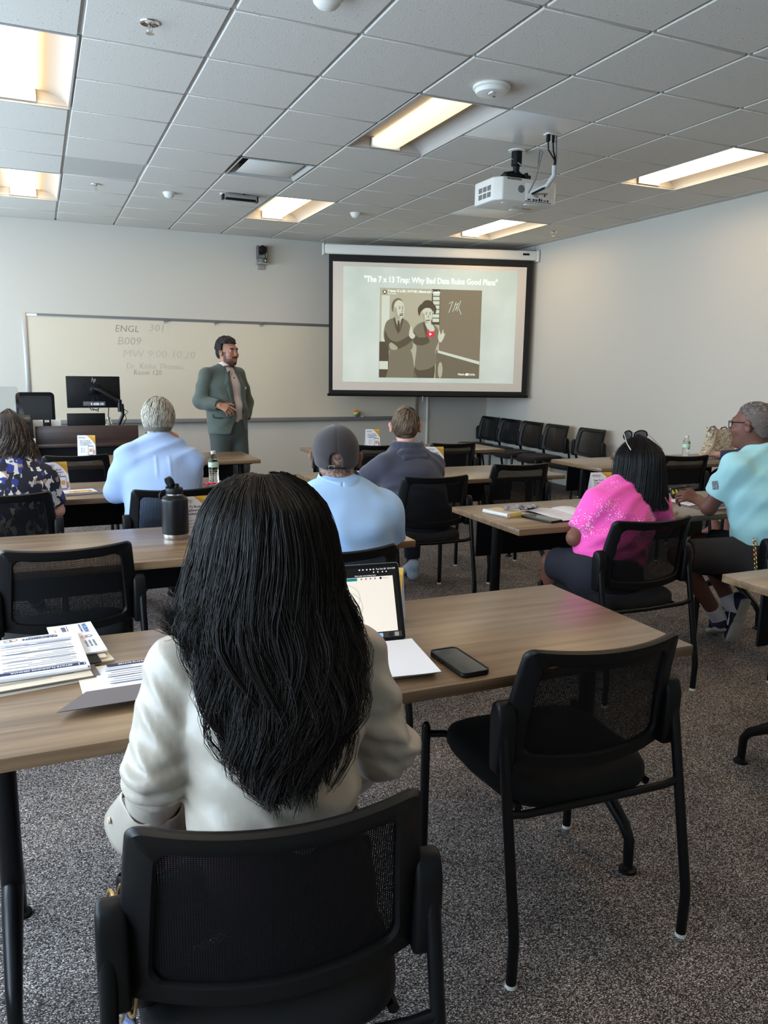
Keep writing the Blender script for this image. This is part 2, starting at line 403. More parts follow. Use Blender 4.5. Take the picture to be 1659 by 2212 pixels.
for dim in (False, True):
    parts = troffer_parts(dim); proto = None
    for (i, j) in LIGHTS:
        if ((i, j) == (3, 0)) != dim: continue
        lab = names.get((i, j), 'recessed ceiling light behind the viewer'); loc = (GX(i)+CG/2, GY(j)+0.005, ZC)
        if proto is None:
            proto = empty('ceiling_light', loc, label=lab, cat='ceiling light', group='recessed ceiling lights')
            parts[0].build('reflector', M_REFL, proto, ang=60); parts[1].split('trim_frame', M_GRID, proto, smooth=False)
            parts[2].build('lens', M_LENSD if dim else M_LENS, proto, ang=60); parts[3].split('end_cap', M_WHITEPL, proto, smooth=False)
        else: dup(proto, loc, 0, lab)

# ------------------------------------------------------------------ things in the ceiling
d = empty('air_diffuser', (GX(2)+CG/2, GY(3)+CG/2, ZC), label='square white plaque air diffuser in the ceiling', cat='air vent')
g = G(); a, b = .295, .245
rings = [(.297, 0), (.285, -.002), (.27, .012), (.245, .05), (.21, .075)]
vs = []; 
for r, z in rings: vs += [(-r, -r, z), (r, -r, z), (r, r, z), (-r, r, z)]
g.add(vs, [(k*4+q, k*4+(q+1) % 4, (k+1)*4+(q+1) % 4, (k+1)*4+q) for k in range(len(rings)-1) for q in range(4)]); g.build('cone', M_GRID, d, smooth=False)
g = G(); g.box(-.22, -.22, .008, .22, .22, .014); g.build('plaque', M_WHITEPL2, d, bevel=.003)
g = G()
for sx in (-1, 1):
    for sy in (-1, 1): g.box(sx*.19-.012, sy*.19-.012, .014, sx*.19+.012, sy*.19+.012, .06)
g.split('bracket', M_ALU, d, smooth=False)
g = G(); g.box(-.21, -.21, .074, .21, .21, .08); g.build('duct_opening', mat('duct_dark', (.05, .05, .05), .9), d, smooth=False)

def sprinkler(loc, lab):
    s = empty('fire_sprinkler', loc, label=lab, cat='sprinkler', group='ceiling sprinklers')
    g = G(); g.lathe([(.012, .001), (.042, .001), (.045, -.003), (.043, -.007), (.034, -.004), (.02, .0005)], 28); g.build('escutcheon', M_CHROME, s)
    g = G(); g.tube([(0, 0, .005), (0, 0, -.018)], .008, 10); g.tube([(-.010, 0, -.016), (-.012, 0, -.034), (0, 0, -.046)], .0025, 6); g.tube([(.010, 0, -.016), (.012, 0, -.034), (0, 0, -.046)], .0025, 6); g.tube([(0, 0, -.016), (0, 0, -.044)], .003, 6); g.build('frame_arm', M_CHROME, s)
    n = 24; r = [.021 if k % 2 else .016 for k in range(n)]
    g = G(); g.prism([(r[k]*math.cos(2*math.pi*k/n), r[k]*math.sin(2*math.pi*k/n)) for k in range(n)], -.05, -.047); g.build('deflector', M_CHROME, s, smooth=False)
    return s
sp = sprinkler((0.569, 4.083, ZC), 'chrome fire sprinkler at top left, largest of the three')
dup(sp, (0.568, 7.725, ZC), 0, 'small chrome fire sprinkler above the lectern at far left')
dup(sp, (5.468, 7.80, ZC), 0, 'chrome fire sprinkler above the right end of the screen')

al = empty('fire_alarm', (2.411, 4.102, ZC), label='large round white ceiling alarm with a clear strobe lens', cat='alarm')
g = G(); g.lathe([(.02, 0), (.098, 0), (.104, -.006), (.104, -.016), (.096, -.022), (.02, -.022)], 40); g.build('base_ring', M_WHITEPL, al)
g = G(); g.lathe([(.09, -.018), (.092, -.028), (.084, -.042), (.06, -.047), (.001, -.048)], 40); g.build('cover', M_WHITEPL, al)
g = G(); g.lathe([(.03, 0), (.031, -.012), (.026, -.022), (.012, -.028), (.001, -.029)], 24, (-.02, -.045, -.043)); g.build('strobe_lens', M_CLEAR, al)
g = G(); g.lathe([(.010, -.043), (.010, -.054), (.001, -.056)], 12, (-.02, -.045, 0)); g.build('strobe_bulb', M_WHITEPL, al)
g = G(); g.box(.016, .012, -.052, .034, .022, -.046); g.build('test_slot', M_GREY, al, bevel=.002)

def detector(loc, lab, r=.055):
    o = empty('smoke_detector', loc, label=lab, cat='smoke detector', group='small domed ceiling sensors')
    g = G(); g.lathe([(.01, 0), (r, 0), (r, -.012), (r*.93, -.018), (.01, -.018)], 28); g.build('base_plate', M_WHITEPL, o)
    g = G(); g.lathe([(r*.86, -.017), (r*.82, -.03), (r*.6, -.043), (r*.25, -.05), (.001, -.051)], 28); g.build('dome', M_WHITEPL, o)
    return o
dt = detector((1.202, 7.769, ZC), 'small white dome sensor in the ceiling tiles left of the air diffuser')
dup(dt, (3.072, 7.856, ZC), 0, 'small white dome sensor in the ceiling just above the screen')
dup(dt, (1.215, 3.455, ZC), 0, 'white dome sensor cut off by the top edge of the picture').scale = (1.3, 1.3, 1.3)

o = empty('ceiling_sensor_bar', (1.80, 7.52, ZC), .02, label='black and silver bar fixture on the ceiling in front of the diffuser', cat='sensor bar')
g = G(); g.box(-.17, .02, -.012, .17, .07, 0); g.build('mounting_plate', M_WHITEPL2, o, bevel=.003)
g = G(); g.box(-.155, -.035, -.06, .155, .03, -.014); g.build('body', M_ALU, o, bevel=.008)
g = G(); g.box(-.14, -.038, -.063, .14, .0, -.045); g.build('front_grille', M_PANEL, o, bevel=.002)
for s in (-1, 1): g = G(); g.box(s*.158-.008, -.038, -.066, s*.158+.008, .032, -.016); g.build('end_cap', M_BLK, o, bevel=.006)
g = G(); g.tube([(0.03, .0, -.016), (.035, -.03, 0.0)], .004, 6); g.build('cable', M_BLK, o)

# ------------------------------------------------------------------ projector
P = empty('projector', (3.257, 5.151, ZC), 0.0, label='white ceiling projector on a black pole mount', cat='projector')
M_PROJ = mat('projector_white', srgb(216, 214, 206), 0.42)
g = G(); g.lathe([(.02, 0), (.062, 0), (.062, -.006), (.03, -.010)], 28); g.build('ceiling_flange', M_WHITEPL, P)
g = G(); g.lathe([(.038, -.006), (.038, -.105), (.024, -.108), (.022, -.145), (.03, -.146), (.03, -.16)], 24); g.build('mount_pole', M_BLK, P)
g = G(); g.box(-.10, -.03, -.19, .11, .05, -.165); g.tube([(-.10, .0, -.175), (.0, .0, -.155), (.12, .03, -.185)], .02, 10); g.tube([(.05, -.05, -.16), (.09, -.03, -.235)], .016, 8); g.tube([(-.09, .03, -.17), (-.10, .06, -.24)], .014, 8); g.box(-.02, -.06, -.235, .09, -.02, -.205); g.build('mount_bracket', M_BLK, P, bevel=.004)
B = empty('body_case', (0.02, .02, -.20), -0.02, parent=P)
W, D, T0, T1 = .255, .17, -.16, 0.0          # body: x +-W, y +-D, rear faces the viewer
poly = [(-W, -.11), (-W+.05, -D), (W-.02, -D), (W, -D+.02), (W, D-.03), (W-.03, D), (-W+.03, D), (-W, D-.03)]
g = G(); g.prism([(x, y) for x, y in poly], T0, T1); b0 = g.build('housing', M_PROJ, P, bevel=.012, seg=3); b0.location = (.02, .04, -.215)
def pb(name, m, boxes, bev=.001):
    g = G()
    for bx in boxes: g.box(*bx)
    for q in g.split(name, m, P, bevel=bev): q.location = (.02, .04, -.215)
pb('port_panel', mat('projector_panel', srgb(222, 221, 216), .5), [(-.02, -D-.002, T0+.008, .19, -D+.002, -.03)])
pb('port_recess', M_GREY, [(-.02, -D-.003, T0+.006, .20, -D-.0005, T0+.012)])
pb('port', M_BLK, [(x, -D-.006, z, x+w, -D-.001, z+h2) for x, z, w, h2 in ((.0, T0+.016, .025, .008), (.045, T0+.014, .012, .012), (.065, T0+.016, .02, .009), (.095, T0+.014, .012, .02), (.115, T0+.015, .008, .016), (.135, T0+.018, .02, .006), (.165, T0+.016, .012, .012), (.05, T0+.05, .006, .006), (.07, T0+.045, .006, .006), (.14, T0+.05, .008, .02))])
pb('vent_slot', M_BLK, [(-.17+.012*k, -D-.001, -.02, -.163+.012*k, -D+.004, -.006) for k in range(10)])
g = G(); g.lathe([(.026, 0), (.026, .003), (.022, .004), (.001, .004)], 24, T=Matrix.Rotation(math.pi/2, 4, 'X')); q = g.build('speaker_grille', M_GREY, P); q.location = (.02-.055, .04-D-.0005, -.215-.075)
pb('side_vent', M_GREY, [(-W-.002, y, z, -W+.002, y+.05, z+.035) for y in (-.09, -.03, .03) for z in (-.13, -.085)], .002)
pb('bottom_label', mat('label_tan', srgb(150, 132, 84), .6), [(.09, .02, T0-.001, .17, .05, T0+.001)])
pb('bottom_grip', M_WHITEPL, [(-.16, -.10, T0-.004, -.07, -.075, T0+.002), (.02, -.13, T0-.004, .14, -.09, T0+.002), (.03, .08, T0-.004, .13, .125, T0+.002)], .003)
g = G(); g.lathe([(.05, 0), (.055, .03), (.045, .045), (.001, .04)], 28, T=Matrix.Rotation(-math.pi/2, 4, 'X')); q = g.build('lens_barrel', M_BLK, P); q.location = (.02+.11, .04+D-.01, -.215-.08)
g = G(); g.box(-.03, -.025, -.015, .03, .025, .03); q = g.build('relay_box', M_WHITEPL, P, bevel=.003); q.location = (.16, -.10, -.245)
g = G(); g.prism([(r*math.cos(2*math.pi*k/16), r*math.sin(2*math.pi*k/16)) for k, r in ((k, .016 if k % 2 else .009) for k in range(16))], 0, .001, Matrix.Translation((.16, -.1265, -.238)) @ Matrix.Rotation(math.pi/2, 4, 'X')); g.build('emblem', M_BLK, P, smooth=False)
g = G(); g.tube([(.22, -.06, -.22), (.22, -.06, -.30)], .010, 8); q = g.build('antenna', M_BLK, P)
text_mesh('lettering', 'PROJECTOR'[:0]+'POWER', .016, M_INKG, P, Matrix.Translation((.0, .05, -.376)) @ Matrix.Rotation(math.pi, 4, 'X'))
bpy.data.objects.remove(B)
pc = empty('projector_cables', (3.249, 4.712, ZC), label='bundle of black and grey cables hanging from the white ceiling panel to the projector', cat='cable')
g = G(); g.box(-.05, -.03, -.006, .05, .03, 0); g.build('wall_plate', M_WHITEPL, pc, bevel=.002)
for k, (dx, r, c) in enumerate(((-.03, .014, M_BLK), (.01, .010, M_BLK), (.035, .006, M_GREY))):
    g = G(); g.tube([(dx, 0, -.006), (dx, 0, -.05)], r, 10); g.build('plug', c, pc)
    g = G(); x1 = .03+.006*k
    g.tube([(dx, 0, -.05), (dx+.005, 0, -.10), (x1, .0, -.16), (x1+.01, .02, -.24), (x1-.0, .07, -.31), (x1-.09, .12, -.36), (.12, .20, -.33)], .0055, 8); g.build('cable', c if k else M_BLK, pc)
g = G(); g.tube([(.03, .0, -.19), (.045, .02, -.25), (.03, .08, -.31), (-.04, .15, -.345), (.06, .24, -.34)], .017, 10); g.build('cable_sleeve', mat('cable_sleeve', srgb(176, 176, 172), .6), pc)
g = G(); g.tube([(-.03, .44, -.06), (.02, .38, -.115), (.1, .3, -.14), (.0, .14, -.07), (-.03, .06, -.10), (-.05, .10, -.27), (-.02, .22, -.33)], .005, 8); g.build('power_cable', M_GREY, pc)

# ------------------------------------------------------------------ projection screen (hangs across the corner)
SCR = empty('projection_screen', (3.30, 9.45, 0), math.atan2(-.74, 2.55), label='white pull-down projection screen with black borders showing a slide', cat='projection screen')
g = G(); g.box(-.012, -.055, 2.83, 2.66, .055, 2.948); g.build('housing', M_WHITEPL, SCR, bevel=.02, seg=3)
for x0, x1 in ((-.035, -.01), (2.65, 2.69)): g = G(); g.box(x0, -.06, 2.815, x1, .06, 2.957); g.build('end_cap', M_WHITEPL, SCR, bevel=.012)
for x in (.0, 2.64):
    g = G(); g.tube([(x, 0, 2.95), (x, 0, ZC)], .004, 6); g.tube([(x-.01, 0, 2.955), (x+.01, 0, 2.955)], .009, 8); g.build('hanger', M_CHROME, SCR)
g = G(); g.box(.046, -.032, 1.14, 2.606, -.030, 2.84); g.build('border', mat('screen_black', (.006, .006, .007), .7), SCR, smooth=False)
M_SCRW = mat('screen_white', srgb(226, 216, 204), .85, spec=.1)
g = G(); g.box(.095, -.034, 1.196, 2.536, -.032, 2.746); g.build('screen_fabric', M_SCRW, SCR, smooth=False)
g = G(); g.tube([(.03, -.031, 1.137), (2.62, -.031, 1.137)], .017, 14); g.build('weight_bar', M_BLK, SCR)
g = G(); g.tube([(1.24, -.05, 1.13), (1.24, -.05, 1.06)], .003, 6); g.build('pull_cord', M_WHITEPL, SCR)
g = G(); g.box(2.47, -.058, 2.888, 2.555, -.054, 2.912); g.build('maker_plate', M_BLK, SCR, smooth=False)
# the projected slide: light on the fabric
def glow(name, c, s):
    m = mat(name, (c[0]*.5, c[1]*.5, c[2]*.5, 1), .9, spec=0.0, emit=c, estr=s); return m
GB = 0.40
M_SL = glow('slide_background', srgb(206, 216, 206), GB*1.05)
nt = M_SL.node_tree; tcn = nt.nodes.new('ShaderNodeTexCoord'); nz = nt.nodes.new('ShaderNodeTexNoise'); nz.inputs['Scale'].default_value = 1.6; nz.inputs['Detail'].default_value = 5
cr = nt.nodes.new('ShaderNodeValToRGB'); cr.color_ramp.elements[0].position = .35; cr.color_ramp.elements[0].color = srgb(188, 202, 190); cr.color_ramp.elements[1].position = .65; cr.color_ramp.elements[1].color = srgb(222, 228, 218)
nt.links.new(tcn.outputs['Object'], nz.inputs['Vector']); nt.links.new(nz.outputs['Fac'], cr.inputs['Fac']); nt.links.new(cr.outputs['Color'], nt.nodes['Principled BSDF'].inputs['Emission Color'])
def scr(z=-.034): return Matrix.Translation((0, z, 0)) @ Matrix.Rotation(math.pi/2, 4, 'X')
SL = empty('slide_image', (0, 0, 0), parent=SCR)
def sl(name, poly, m, lvl=1): return flat(name, poly, m, SL, scr(-.034-.0006*lvl), .0002)
def R4(x0, z0, x1, z1): return [(x0, z0), (x1, z0), (x1, z1), (x0, z1)]
def EL(cx, cz, rx, rz_, n=20, a0=0, a1=360): return [(cx+rx*math.cos(math.radians(a0+(a1-a0)*k/n)), cz+rz_*math.sin(math.radians(a0+(a1-a0)*k/n))) for k in range(n if a1-a0 == 360 else n+1)]
V_W = glow('slide_white', srgb(240, 250, 240), GB*1.6); V_L = glow('video_light', srgb(205, 212, 196), GB*1.2); V_M = glow('video_mid', srgb(176, 172, 150), GB*1.25)
V_D = glow('video_dark', srgb(120, 112, 92), GB*1.1); V_D2 = glow('video_darker', srgb(96, 86, 70), GB*.95); V_B = glow('video_board', srgb(132, 122, 102), GB*1.2); V_S = glow('video_suit', srgb(124, 117, 99), GB*1.25); V_R = glow('play_red', srgb(232, 60, 78), GB*1.1)
sl('slide_panel', R4(.222, 1.30, 2.42, 2.694), M_SL, 1)
sl('video_back_wall', R4(.677, 1.357, 1.968, 2.45), V_M, 2)
sl('video_wall_light', R4(.70, 1.80, .80, 2.36), V_L, 3)
sl('video_chalkboard', [(1.437, 1.70), (1.968, 1.58), (1.968, 2.45), (1.43, 2.45)], V_B, 3)
sl('video_board_frame', R4(1.33, 2.02, 1.44, 2.45), V_D2, 3)
for k in range(7): sl('video_card', R4(1.345, 2.37-.053*k, 1.428, 2.413-.053*k), V_L, 4)
sl('video_desk', R4(.677, 1.357, .80, 1.80), V_D2, 3); sl('video_paper', R4(.68, 1.46, .79, 1.56), V_L, 4)
sl('video_below_board', [(1.40, 1.357), (1.968, 1.357), (1.968, 1.58), (1.40, 1.71)], V_D, 4)
sl('video_chalk_tray', [(1.42, 1.706), (1.965, 1.575), (1.965, 1.535), (1.42, 1.675)], V_L, 5)
sl('video_jar', EL(1.46, 1.46, .03, .10), V_M, 5)
def smooth(poly, q=4):
    P = [Vector(p).to_3d() for p in poly]; n = len(P); out = []
    for i in range(n):
        p0, p1, p2, p3 = P[i-1], P[i], P[(i+1) % n], P[(i+2) % n]
        for k in range(q):
            t = k/q; v = .5*((2*p1)+(p2-p0)*t+(2*p0-5*p1+4*p2-p3)*t*t+(3*p1-p0-3*p2+p3)*t**3); out.append((v.x, v.y))
    return out
V_SH = glow('video_shade', srgb(100, 92, 76), GB*1.0); V_F = glow('video_face', srgb(196, 198, 178), GB*1.35); V_F2 = glow('video_face_shade', srgb(168, 164, 142), GB*1.25)
def sm(name, poly, m, l): return sl(name, [(x, max(z, 1.358)) for x, z in smooth(poly)], m, l)
# tall man, arms folded
sm('figure_legs', [(.79, 1.30), (1.15, 1.30), (1.13, 1.45), (1.06, 1.72), (.83, 1.72), (.80, 1.5)], V_S, 5)
sm('figure_suit', [(.735, 1.95), (.77, 2.05), (.86, 2.09), (.95, 2.09), (1.03, 2.05), (1.07, 1.97), (1.09, 1.85), (1.10, 1.74), (1.04, 1.68), (.86, 1.64), (.79, 1.72), (.735, 1.84)], V_S, 6)
sm('figure_sleeve', [(.745, 1.93), (.80, 1.84), (.90, 1.80), (1.02, 1.86), (1.09, 1.90), (1.10, 1.83), (1.0, 1.75), (.86, 1.70), (.76, 1.76)], V_SH, 7)
sm('figure_collar', [(.87, 2.085), (.95, 2.085), (.93, 2.02), (.915, 1.97), (.895, 2.02)], V_F, 7); sm('figure_tie', [(.905, 2.05), (.925, 2.05), (.93, 1.95), (.915, 1.90), (.90, 1.95)], V_D2, 8)
sm('figure_lapel', [(.85, 2.08), (.872, 2.085), (.905, 1.93), (.88, 1.96)], V_SH, 8); sm('figure_lapel', [(.955, 2.085), (.975, 2.075), (.945, 1.95), (.93, 1.93)], V_SH, 8)
sm('figure_neck', [(.87, 2.13), (.945, 2.12), (.95, 2.06), (.905, 2.03), (.865, 2.07)], V_F2, 7)
sm('figure_hair', [(.825, 2.20), (.835, 2.28), (.88, 2.325), (.93, 2.325), (.96, 2.29), (.93, 2.27), (.87, 2.22), (.85, 2.16)], V_D, 8)
sm('figure_head', [(.855, 2.18), (.86, 2.26), (.90, 2.305), (.95, 2.295), (.98, 2.24), (.985, 2.18), (.975, 2.11), (.94, 2.072), (.90, 2.085), (.865, 2.13)], V_F, 9)
sm('figure_jaw_shade', [(.86, 2.20), (.885, 2.22), (.90, 2.14), (.94, 2.085), (.90, 2.082), (.865, 2.13)], V_F2, 10); sm('figure_ear', [(.845, 2.20), (.862, 2.215), (.868, 2.16), (.852, 2.15)], V_F2, 10)
for x in (.925, .962): sl('figure_eye', EL(x, 2.205, .009, .006, 8), V_SH, 11); sl('figure_brow', R4(x-.013, 2.222, x+.012, 2.229), V_SH, 11)
sm('figure_nose', [(.958, 2.20), (.972, 2.165), (.95, 2.16)], V_F2, 11); sm('figure_mouth', [(.925, 2.125), (.965, 2.13), (.965, 2.12), (.93, 2.115)], V_SH, 11); sm('figure_moustache', [(.93, 2.142), (.968, 2.148), (.97, 2.138), (.932, 2.134)], V_SH, 11)
# shorter man in a round hat, palms together
sm('figure_legs', [(1.14, 1.30), (1.36, 1.30), (1.37, 1.6), (1.16, 1.6)], V_SH, 5)
sm('figure_suit', [(1.105, 1.95), (1.16, 2.02), (1.24, 2.05), (1.34, 2.03), (1.42, 1.96), (1.43, 1.82), (1.39, 1.70), (1.41, 1.56), (1.3, 1.47), (1.14, 1.48), (1.15, 1.74), (1.10, 1.80)], V_S, 6)
sm('figure_sleeve', [(1.11, 1.92), (1.17, 1.86), (1.28, 1.86), (1.31, 1.80), (1.2, 1.76), (1.11, 1.80)], V_SH, 7); sm('figure_lapel', [(1.225, 2.04), (1.26, 2.02), (1.30, 1.84), (1.27, 1.86)], V_SH, 7)
sm('figure_collar', [(1.25, 2.045), (1.32, 2.045), (1.33, 1.99), (1.29, 1.96)], V_F, 8)
sm('figure_hat_brim', [(1.155, 2.20), (1.19, 2.26), (1.28, 2.285), (1.36, 2.265), (1.39, 2.21), (1.37, 2.14), (1.34, 2.20), (1.27, 2.225), (1.20, 2.18), (1.175, 2.12)], V_D2, 9); sm('figure_hat_crown', [(1.20, 2.24), (1.23, 2.30), (1.29, 2.315), (1.345, 2.29), (1.355, 2.24), (1.28, 2.22)], V_D2, 10)
sm('figure_head', [(1.215, 2.15), (1.22, 2.20), (1.27, 2.225), (1.33, 2.20), (1.342, 2.14), (1.335, 2.08), (1.30, 2.035), (1.255, 2.04), (1.225, 2.08)], V_F, 8)
sm('figure_jaw_shade', [(1.215, 2.15), (1.24, 2.15), (1.25, 2.08), (1.29, 2.04), (1.255, 2.04), (1.225, 2.08)], V_F2, 9)
for x in (1.265, 1.312): sl('figure_eye', EL(x, 2.145, .009, .006, 8), V_SH, 11); sl('figure_brow', R4(x-.014, 2.162, x+.013, 2.168), V_SH, 11)
sm('figure_nose', [(1.29, 2.14), (1.305, 2.105), (1.28, 2.10)], V_F2, 11); sm('figure_mouth', [(1.265, 2.073), (1.315, 2.078), (1.31, 2.068), (1.27, 2.063)], V_SH, 11)
sm('figure_hand', [(1.05, 1.90), (1.065, 1.985), (1.08, 1.99), (1.10, 1.92), (1.13, 1.88), (1.10, 1.84), (1.06, 1.86)], V_F, 11)
sm('figure_hand', [(.80, 1.76), (.83, 1.79), (.91, 1.73), (.88, 1.70), (.82, 1.71)], V_F2, 11)
sm('figure_hand', [(1.42, 1.86), (1.435, 1.955), (1.455, 1.90), (1.485, 1.965), (1.49, 1.91), (1.51, 1.92), (1.49, 1.85), (1.45, 1.80)], V_F, 11)
sm('figure_hand', [(1.30, 1.985), (1.34, 2.02), (1.375, 1.965), (1.35, 1.93), (1.31, 1.94)], V_F, 11)
sl('play_button', rrect(1.277, 1.869, 1.370, 1.936, .012), V_R, 13); sl('play_arrow', [(1.31, 1.884), (1.31, 1.921), (1.341, 1.9025)], V_W, 14)
sl('channel_icon', EL(.736, 2.40, .026, .026), V_D2, 4); sl('channel_mark', [(.722, 2.388), (.728, 2.415), (.744, 2.415), (.75, 2.388), (.742, 2.386), (.736, 2.40), (.730, 2.386)], V_W, 5)
def st(body, x, z, size, m, xs=1.0, align='LEFT', off=0.0, lvl=6): return text_mesh('lettering', body, size, m, SL, Matrix.Translation((x, 0, z)) @ scr(-.034-.0006*lvl), align, 0, off, xs)
st('"The 7 x 13 Trap: Why Bad Data Ruins Good Plans"', 1.322, 2.517, .098, V_W, .81, 'CENTER', .0022)
st('7 times 13 is 28 | 13\u00d77=28 | Abbott and Costello', .778, 2.402, .042, V_W, .78, 'LEFT', .0008); st('Ghor Sohma', .778, 2.376, .022, V_W, .9)
st('Watch on', 1.69, 1.398, .036, V_W, .82, 'LEFT', .0006); sl('tube_badge', rrect(1.79, 1.395, 1.83, 1.423, .008), V_W, 6); sl('tube_arrow', [(1.805, 1.402), (1.805, 1.416), (1.817, 1.409)], V_D2, 7); st('YouTube', 1.835, 1.398, .036, V_W, .58, 'LEFT', .0006)
for pts in ([(1.55, 2.28), (1.60, 2.31), (1.55, 2.17)], [(1.64, 2.30), (1.60, 2.18)], [(1.63, 2.26), (1.67, 2.29), (1.63, 2.2), (1.66, 2.19), (1.65, 2.25)], [(1.70, 2.32), (1.67, 2.24), (1.71, 2.15)]):
    g = G(); g.tube([(x, -.0385, z) for x, z in pts], .004, 5); g.build('chalk_stroke', V_L, SL)

# ------------------------------------------------------------------ whiteboard
WBD = empty('whiteboard', (0, YF, 0), label='long wall whiteboard with faint handwriting and a grey tray', cat='whiteboard')
g = G(); g.box(-.10, -.012, .83, 4.75, -.002, 1.99); g.build('writing_surface', M_BOARD, WBD, smooth=False)
g = G(); g.box(-.125, -.022, .81, -.075, -.001, 2.02); g.box(4.735, -.022, .80, 4.775, -.001, 2.02); g.split('side_frame', M_ALU, WBD, bevel=.003)
g = G(); g.box(-.075, -.022, 1.985, 4.735, -.001, 2.018); g.build('top_frame', M_ALU, WBD, bevel=.003)
g = G(); g.box(.03, -.03, 1.992, 4.735, -.022, 2.016); g.build('tack_rail', M_GREY, WBD, bevel=.003)
g = G(); g.box(-.075, -.075, .787, 4.735, -.001, .832); g.build('marker_tray', mat('tray_grey', srgb(122, 121, 119), .5), WBD, bevel=.006)
for x in (1.427, 2.02, 2.584):
    g = G(); g.box(x-.02, -.042, 1.975, x+.02, -.028, 1.997); g.build('hook_clip', M_GREY, WBD); g = G(); g.tube([(x-.01, -.035, 1.98), (x-.018, -.05, 1.958), (x-.005, -.045, 1.955)], .003, 6); g.build('map_hook', M_GREY, WBD); g = G(); g.tube([(x+.01, -.035, 1.98), (x+.018, -.05, 1.962)], .003, 6); g.build('map_hook', M_GREY, WBD)
def hand(body, x, z, size, m, xs=1.0, sh=.12): text_mesh('lettering', body, size, m, WBD, Matrix.Translation((x, -.0135, z)) @ Matrix.Rotation(math.pi/2, 4, 'X'), 'LEFT', sh, -.0012, xs, thick=.0001)
def faint(n, c): return mat(n, c, .4)
hand('ENGL', .85, 1.845, .108, faint('marker_a', srgb(139, 136, 122)), 1.0)
hand('301', 1.23, 1.865, .11, faint('marker_b', srgb(183, 176, 160)), 1.15)
hand('B009', .87, 1.70, .125, faint('marker_c', srgb(178, 170, 154)), 1.05)
hand('MW 9:00-10:20', .92, 1.555, .125, faint('marker_d', srgb(196, 188, 171)), 1.06)
hand('Dr. Kisha Thomas', .955, 1.425, .092, faint('marker_e', srgb(186, 177, 160)), .98)
hand('Room 120', 1.035, 1.352, .085, faint('marker_f', srgb(148, 143, 129)), .9)
toy = empty('rainbow_plush_toy', (3.874, YF-.05, .832), label='small rainbow plush toy sitting on the whiteboard tray', cat='toy')
cols = [(214, 52, 38), (236, 132, 44), (238, 202, 56), (62, 150, 72), (50, 92, 176), (110, 64, 150)]
for k, c in enumerate(cols):
    a0, a1 = -1.3+2.7*k/6, -1.3+2.7*(k+1)/6
    g = G(); g.sheet(lambda u, v: (.042*math.sin(math.pi*v)*math.cos(2*math.pi*u), .032*math.sin(math.pi*v)*math.sin(2*math.pi*u), 0), 1, 1) if False else None
    pr = [(.040*math.cos(a0+(a1-a0)*q/5), .045+.045*math.sin(a0+(a1-a0)*q/5)) for q in range(6)]
    g.lathe(pr[::-1], 20, T=Matrix.Diagonal((1, .8, 1, 1))); q = g.build('plush_stripe', mat('plush_%d' % k, srgb(*cols[5-k]), .95, sheen=.3), toy)
    q.rotation_euler = (0, -.35, 0)
g = G(); g.tube([(.045, -.01, .004), (.075, -.012, .006)], .008, 8); g.build('tail', M_WHITEPL, toy)
cd = empty('cable_conduit', (4.926, YF-.012, 0), label='thin white vertical conduit on the front wall under the screen', cat='conduit')
g = G(); g.box(-.012, -.012, .09, .012, .012, 1.30); g.build('raceway', M_WHITEPL, cd, bevel=.003)
g = G(); g.box(-.035, -.015, 1.30, .035, .012, 1.41); g.build('junction_box', M_WHITEPL, cd, bevel=.004)

cam = empty('wall_camera', (2.594, YF, 2.70), label='small grey robotic video camera on a wall bracket', cat='camera')
g = G(); g.box(-.07, -.13, .0, .07, 0, .012); g.box(-.05, -.012, -.06, .05, 0, .05); g.build('wall_bracket', M_ALU, cam, bevel=.003)
M_CAM = mat('camera_grey', srgb(96, 94, 92), .45)
g = G(); g.lathe([(.062, .012), (.064, .02), (.062, .06), (.05, .07)], 28, (0, -.07, 0)); g.build('base_body', M_CAM, cam)
g = G(); g.box(-.066, -.11, .06, -.042, -.03, .215); g.box(.042, -.11, .06, .066, -.03, .215); g.split('yoke', M_CAM, cam, bevel=.010)
g = G(); g.lathe([(.01, -.055), (.045, -.05), (.05, 0), (.045, .045), (.02, .055)], 28, (0, -.07, .165), T=Matrix.Rotation(math.pi/2-.15, 4, 'X')); g.build('camera_head', M_BLK, cam)
g = G(); g.lathe([(.036, 0), (.038, .018), (.03, .022), (.001, .016)], 28, (0, -.118, .16), T=Matrix.Rotation(math.pi/2, 4, 'X')); g.build('lens', M_BLKM, cam)
g = G(); g.box(.02, -.136, .032, .03, -.132, .038); g.build('status_light', mat('led_green', (.1, .8, .2), .5, emit=(.2, 1, .3, 1), estr=2.0), cam, smooth=False)

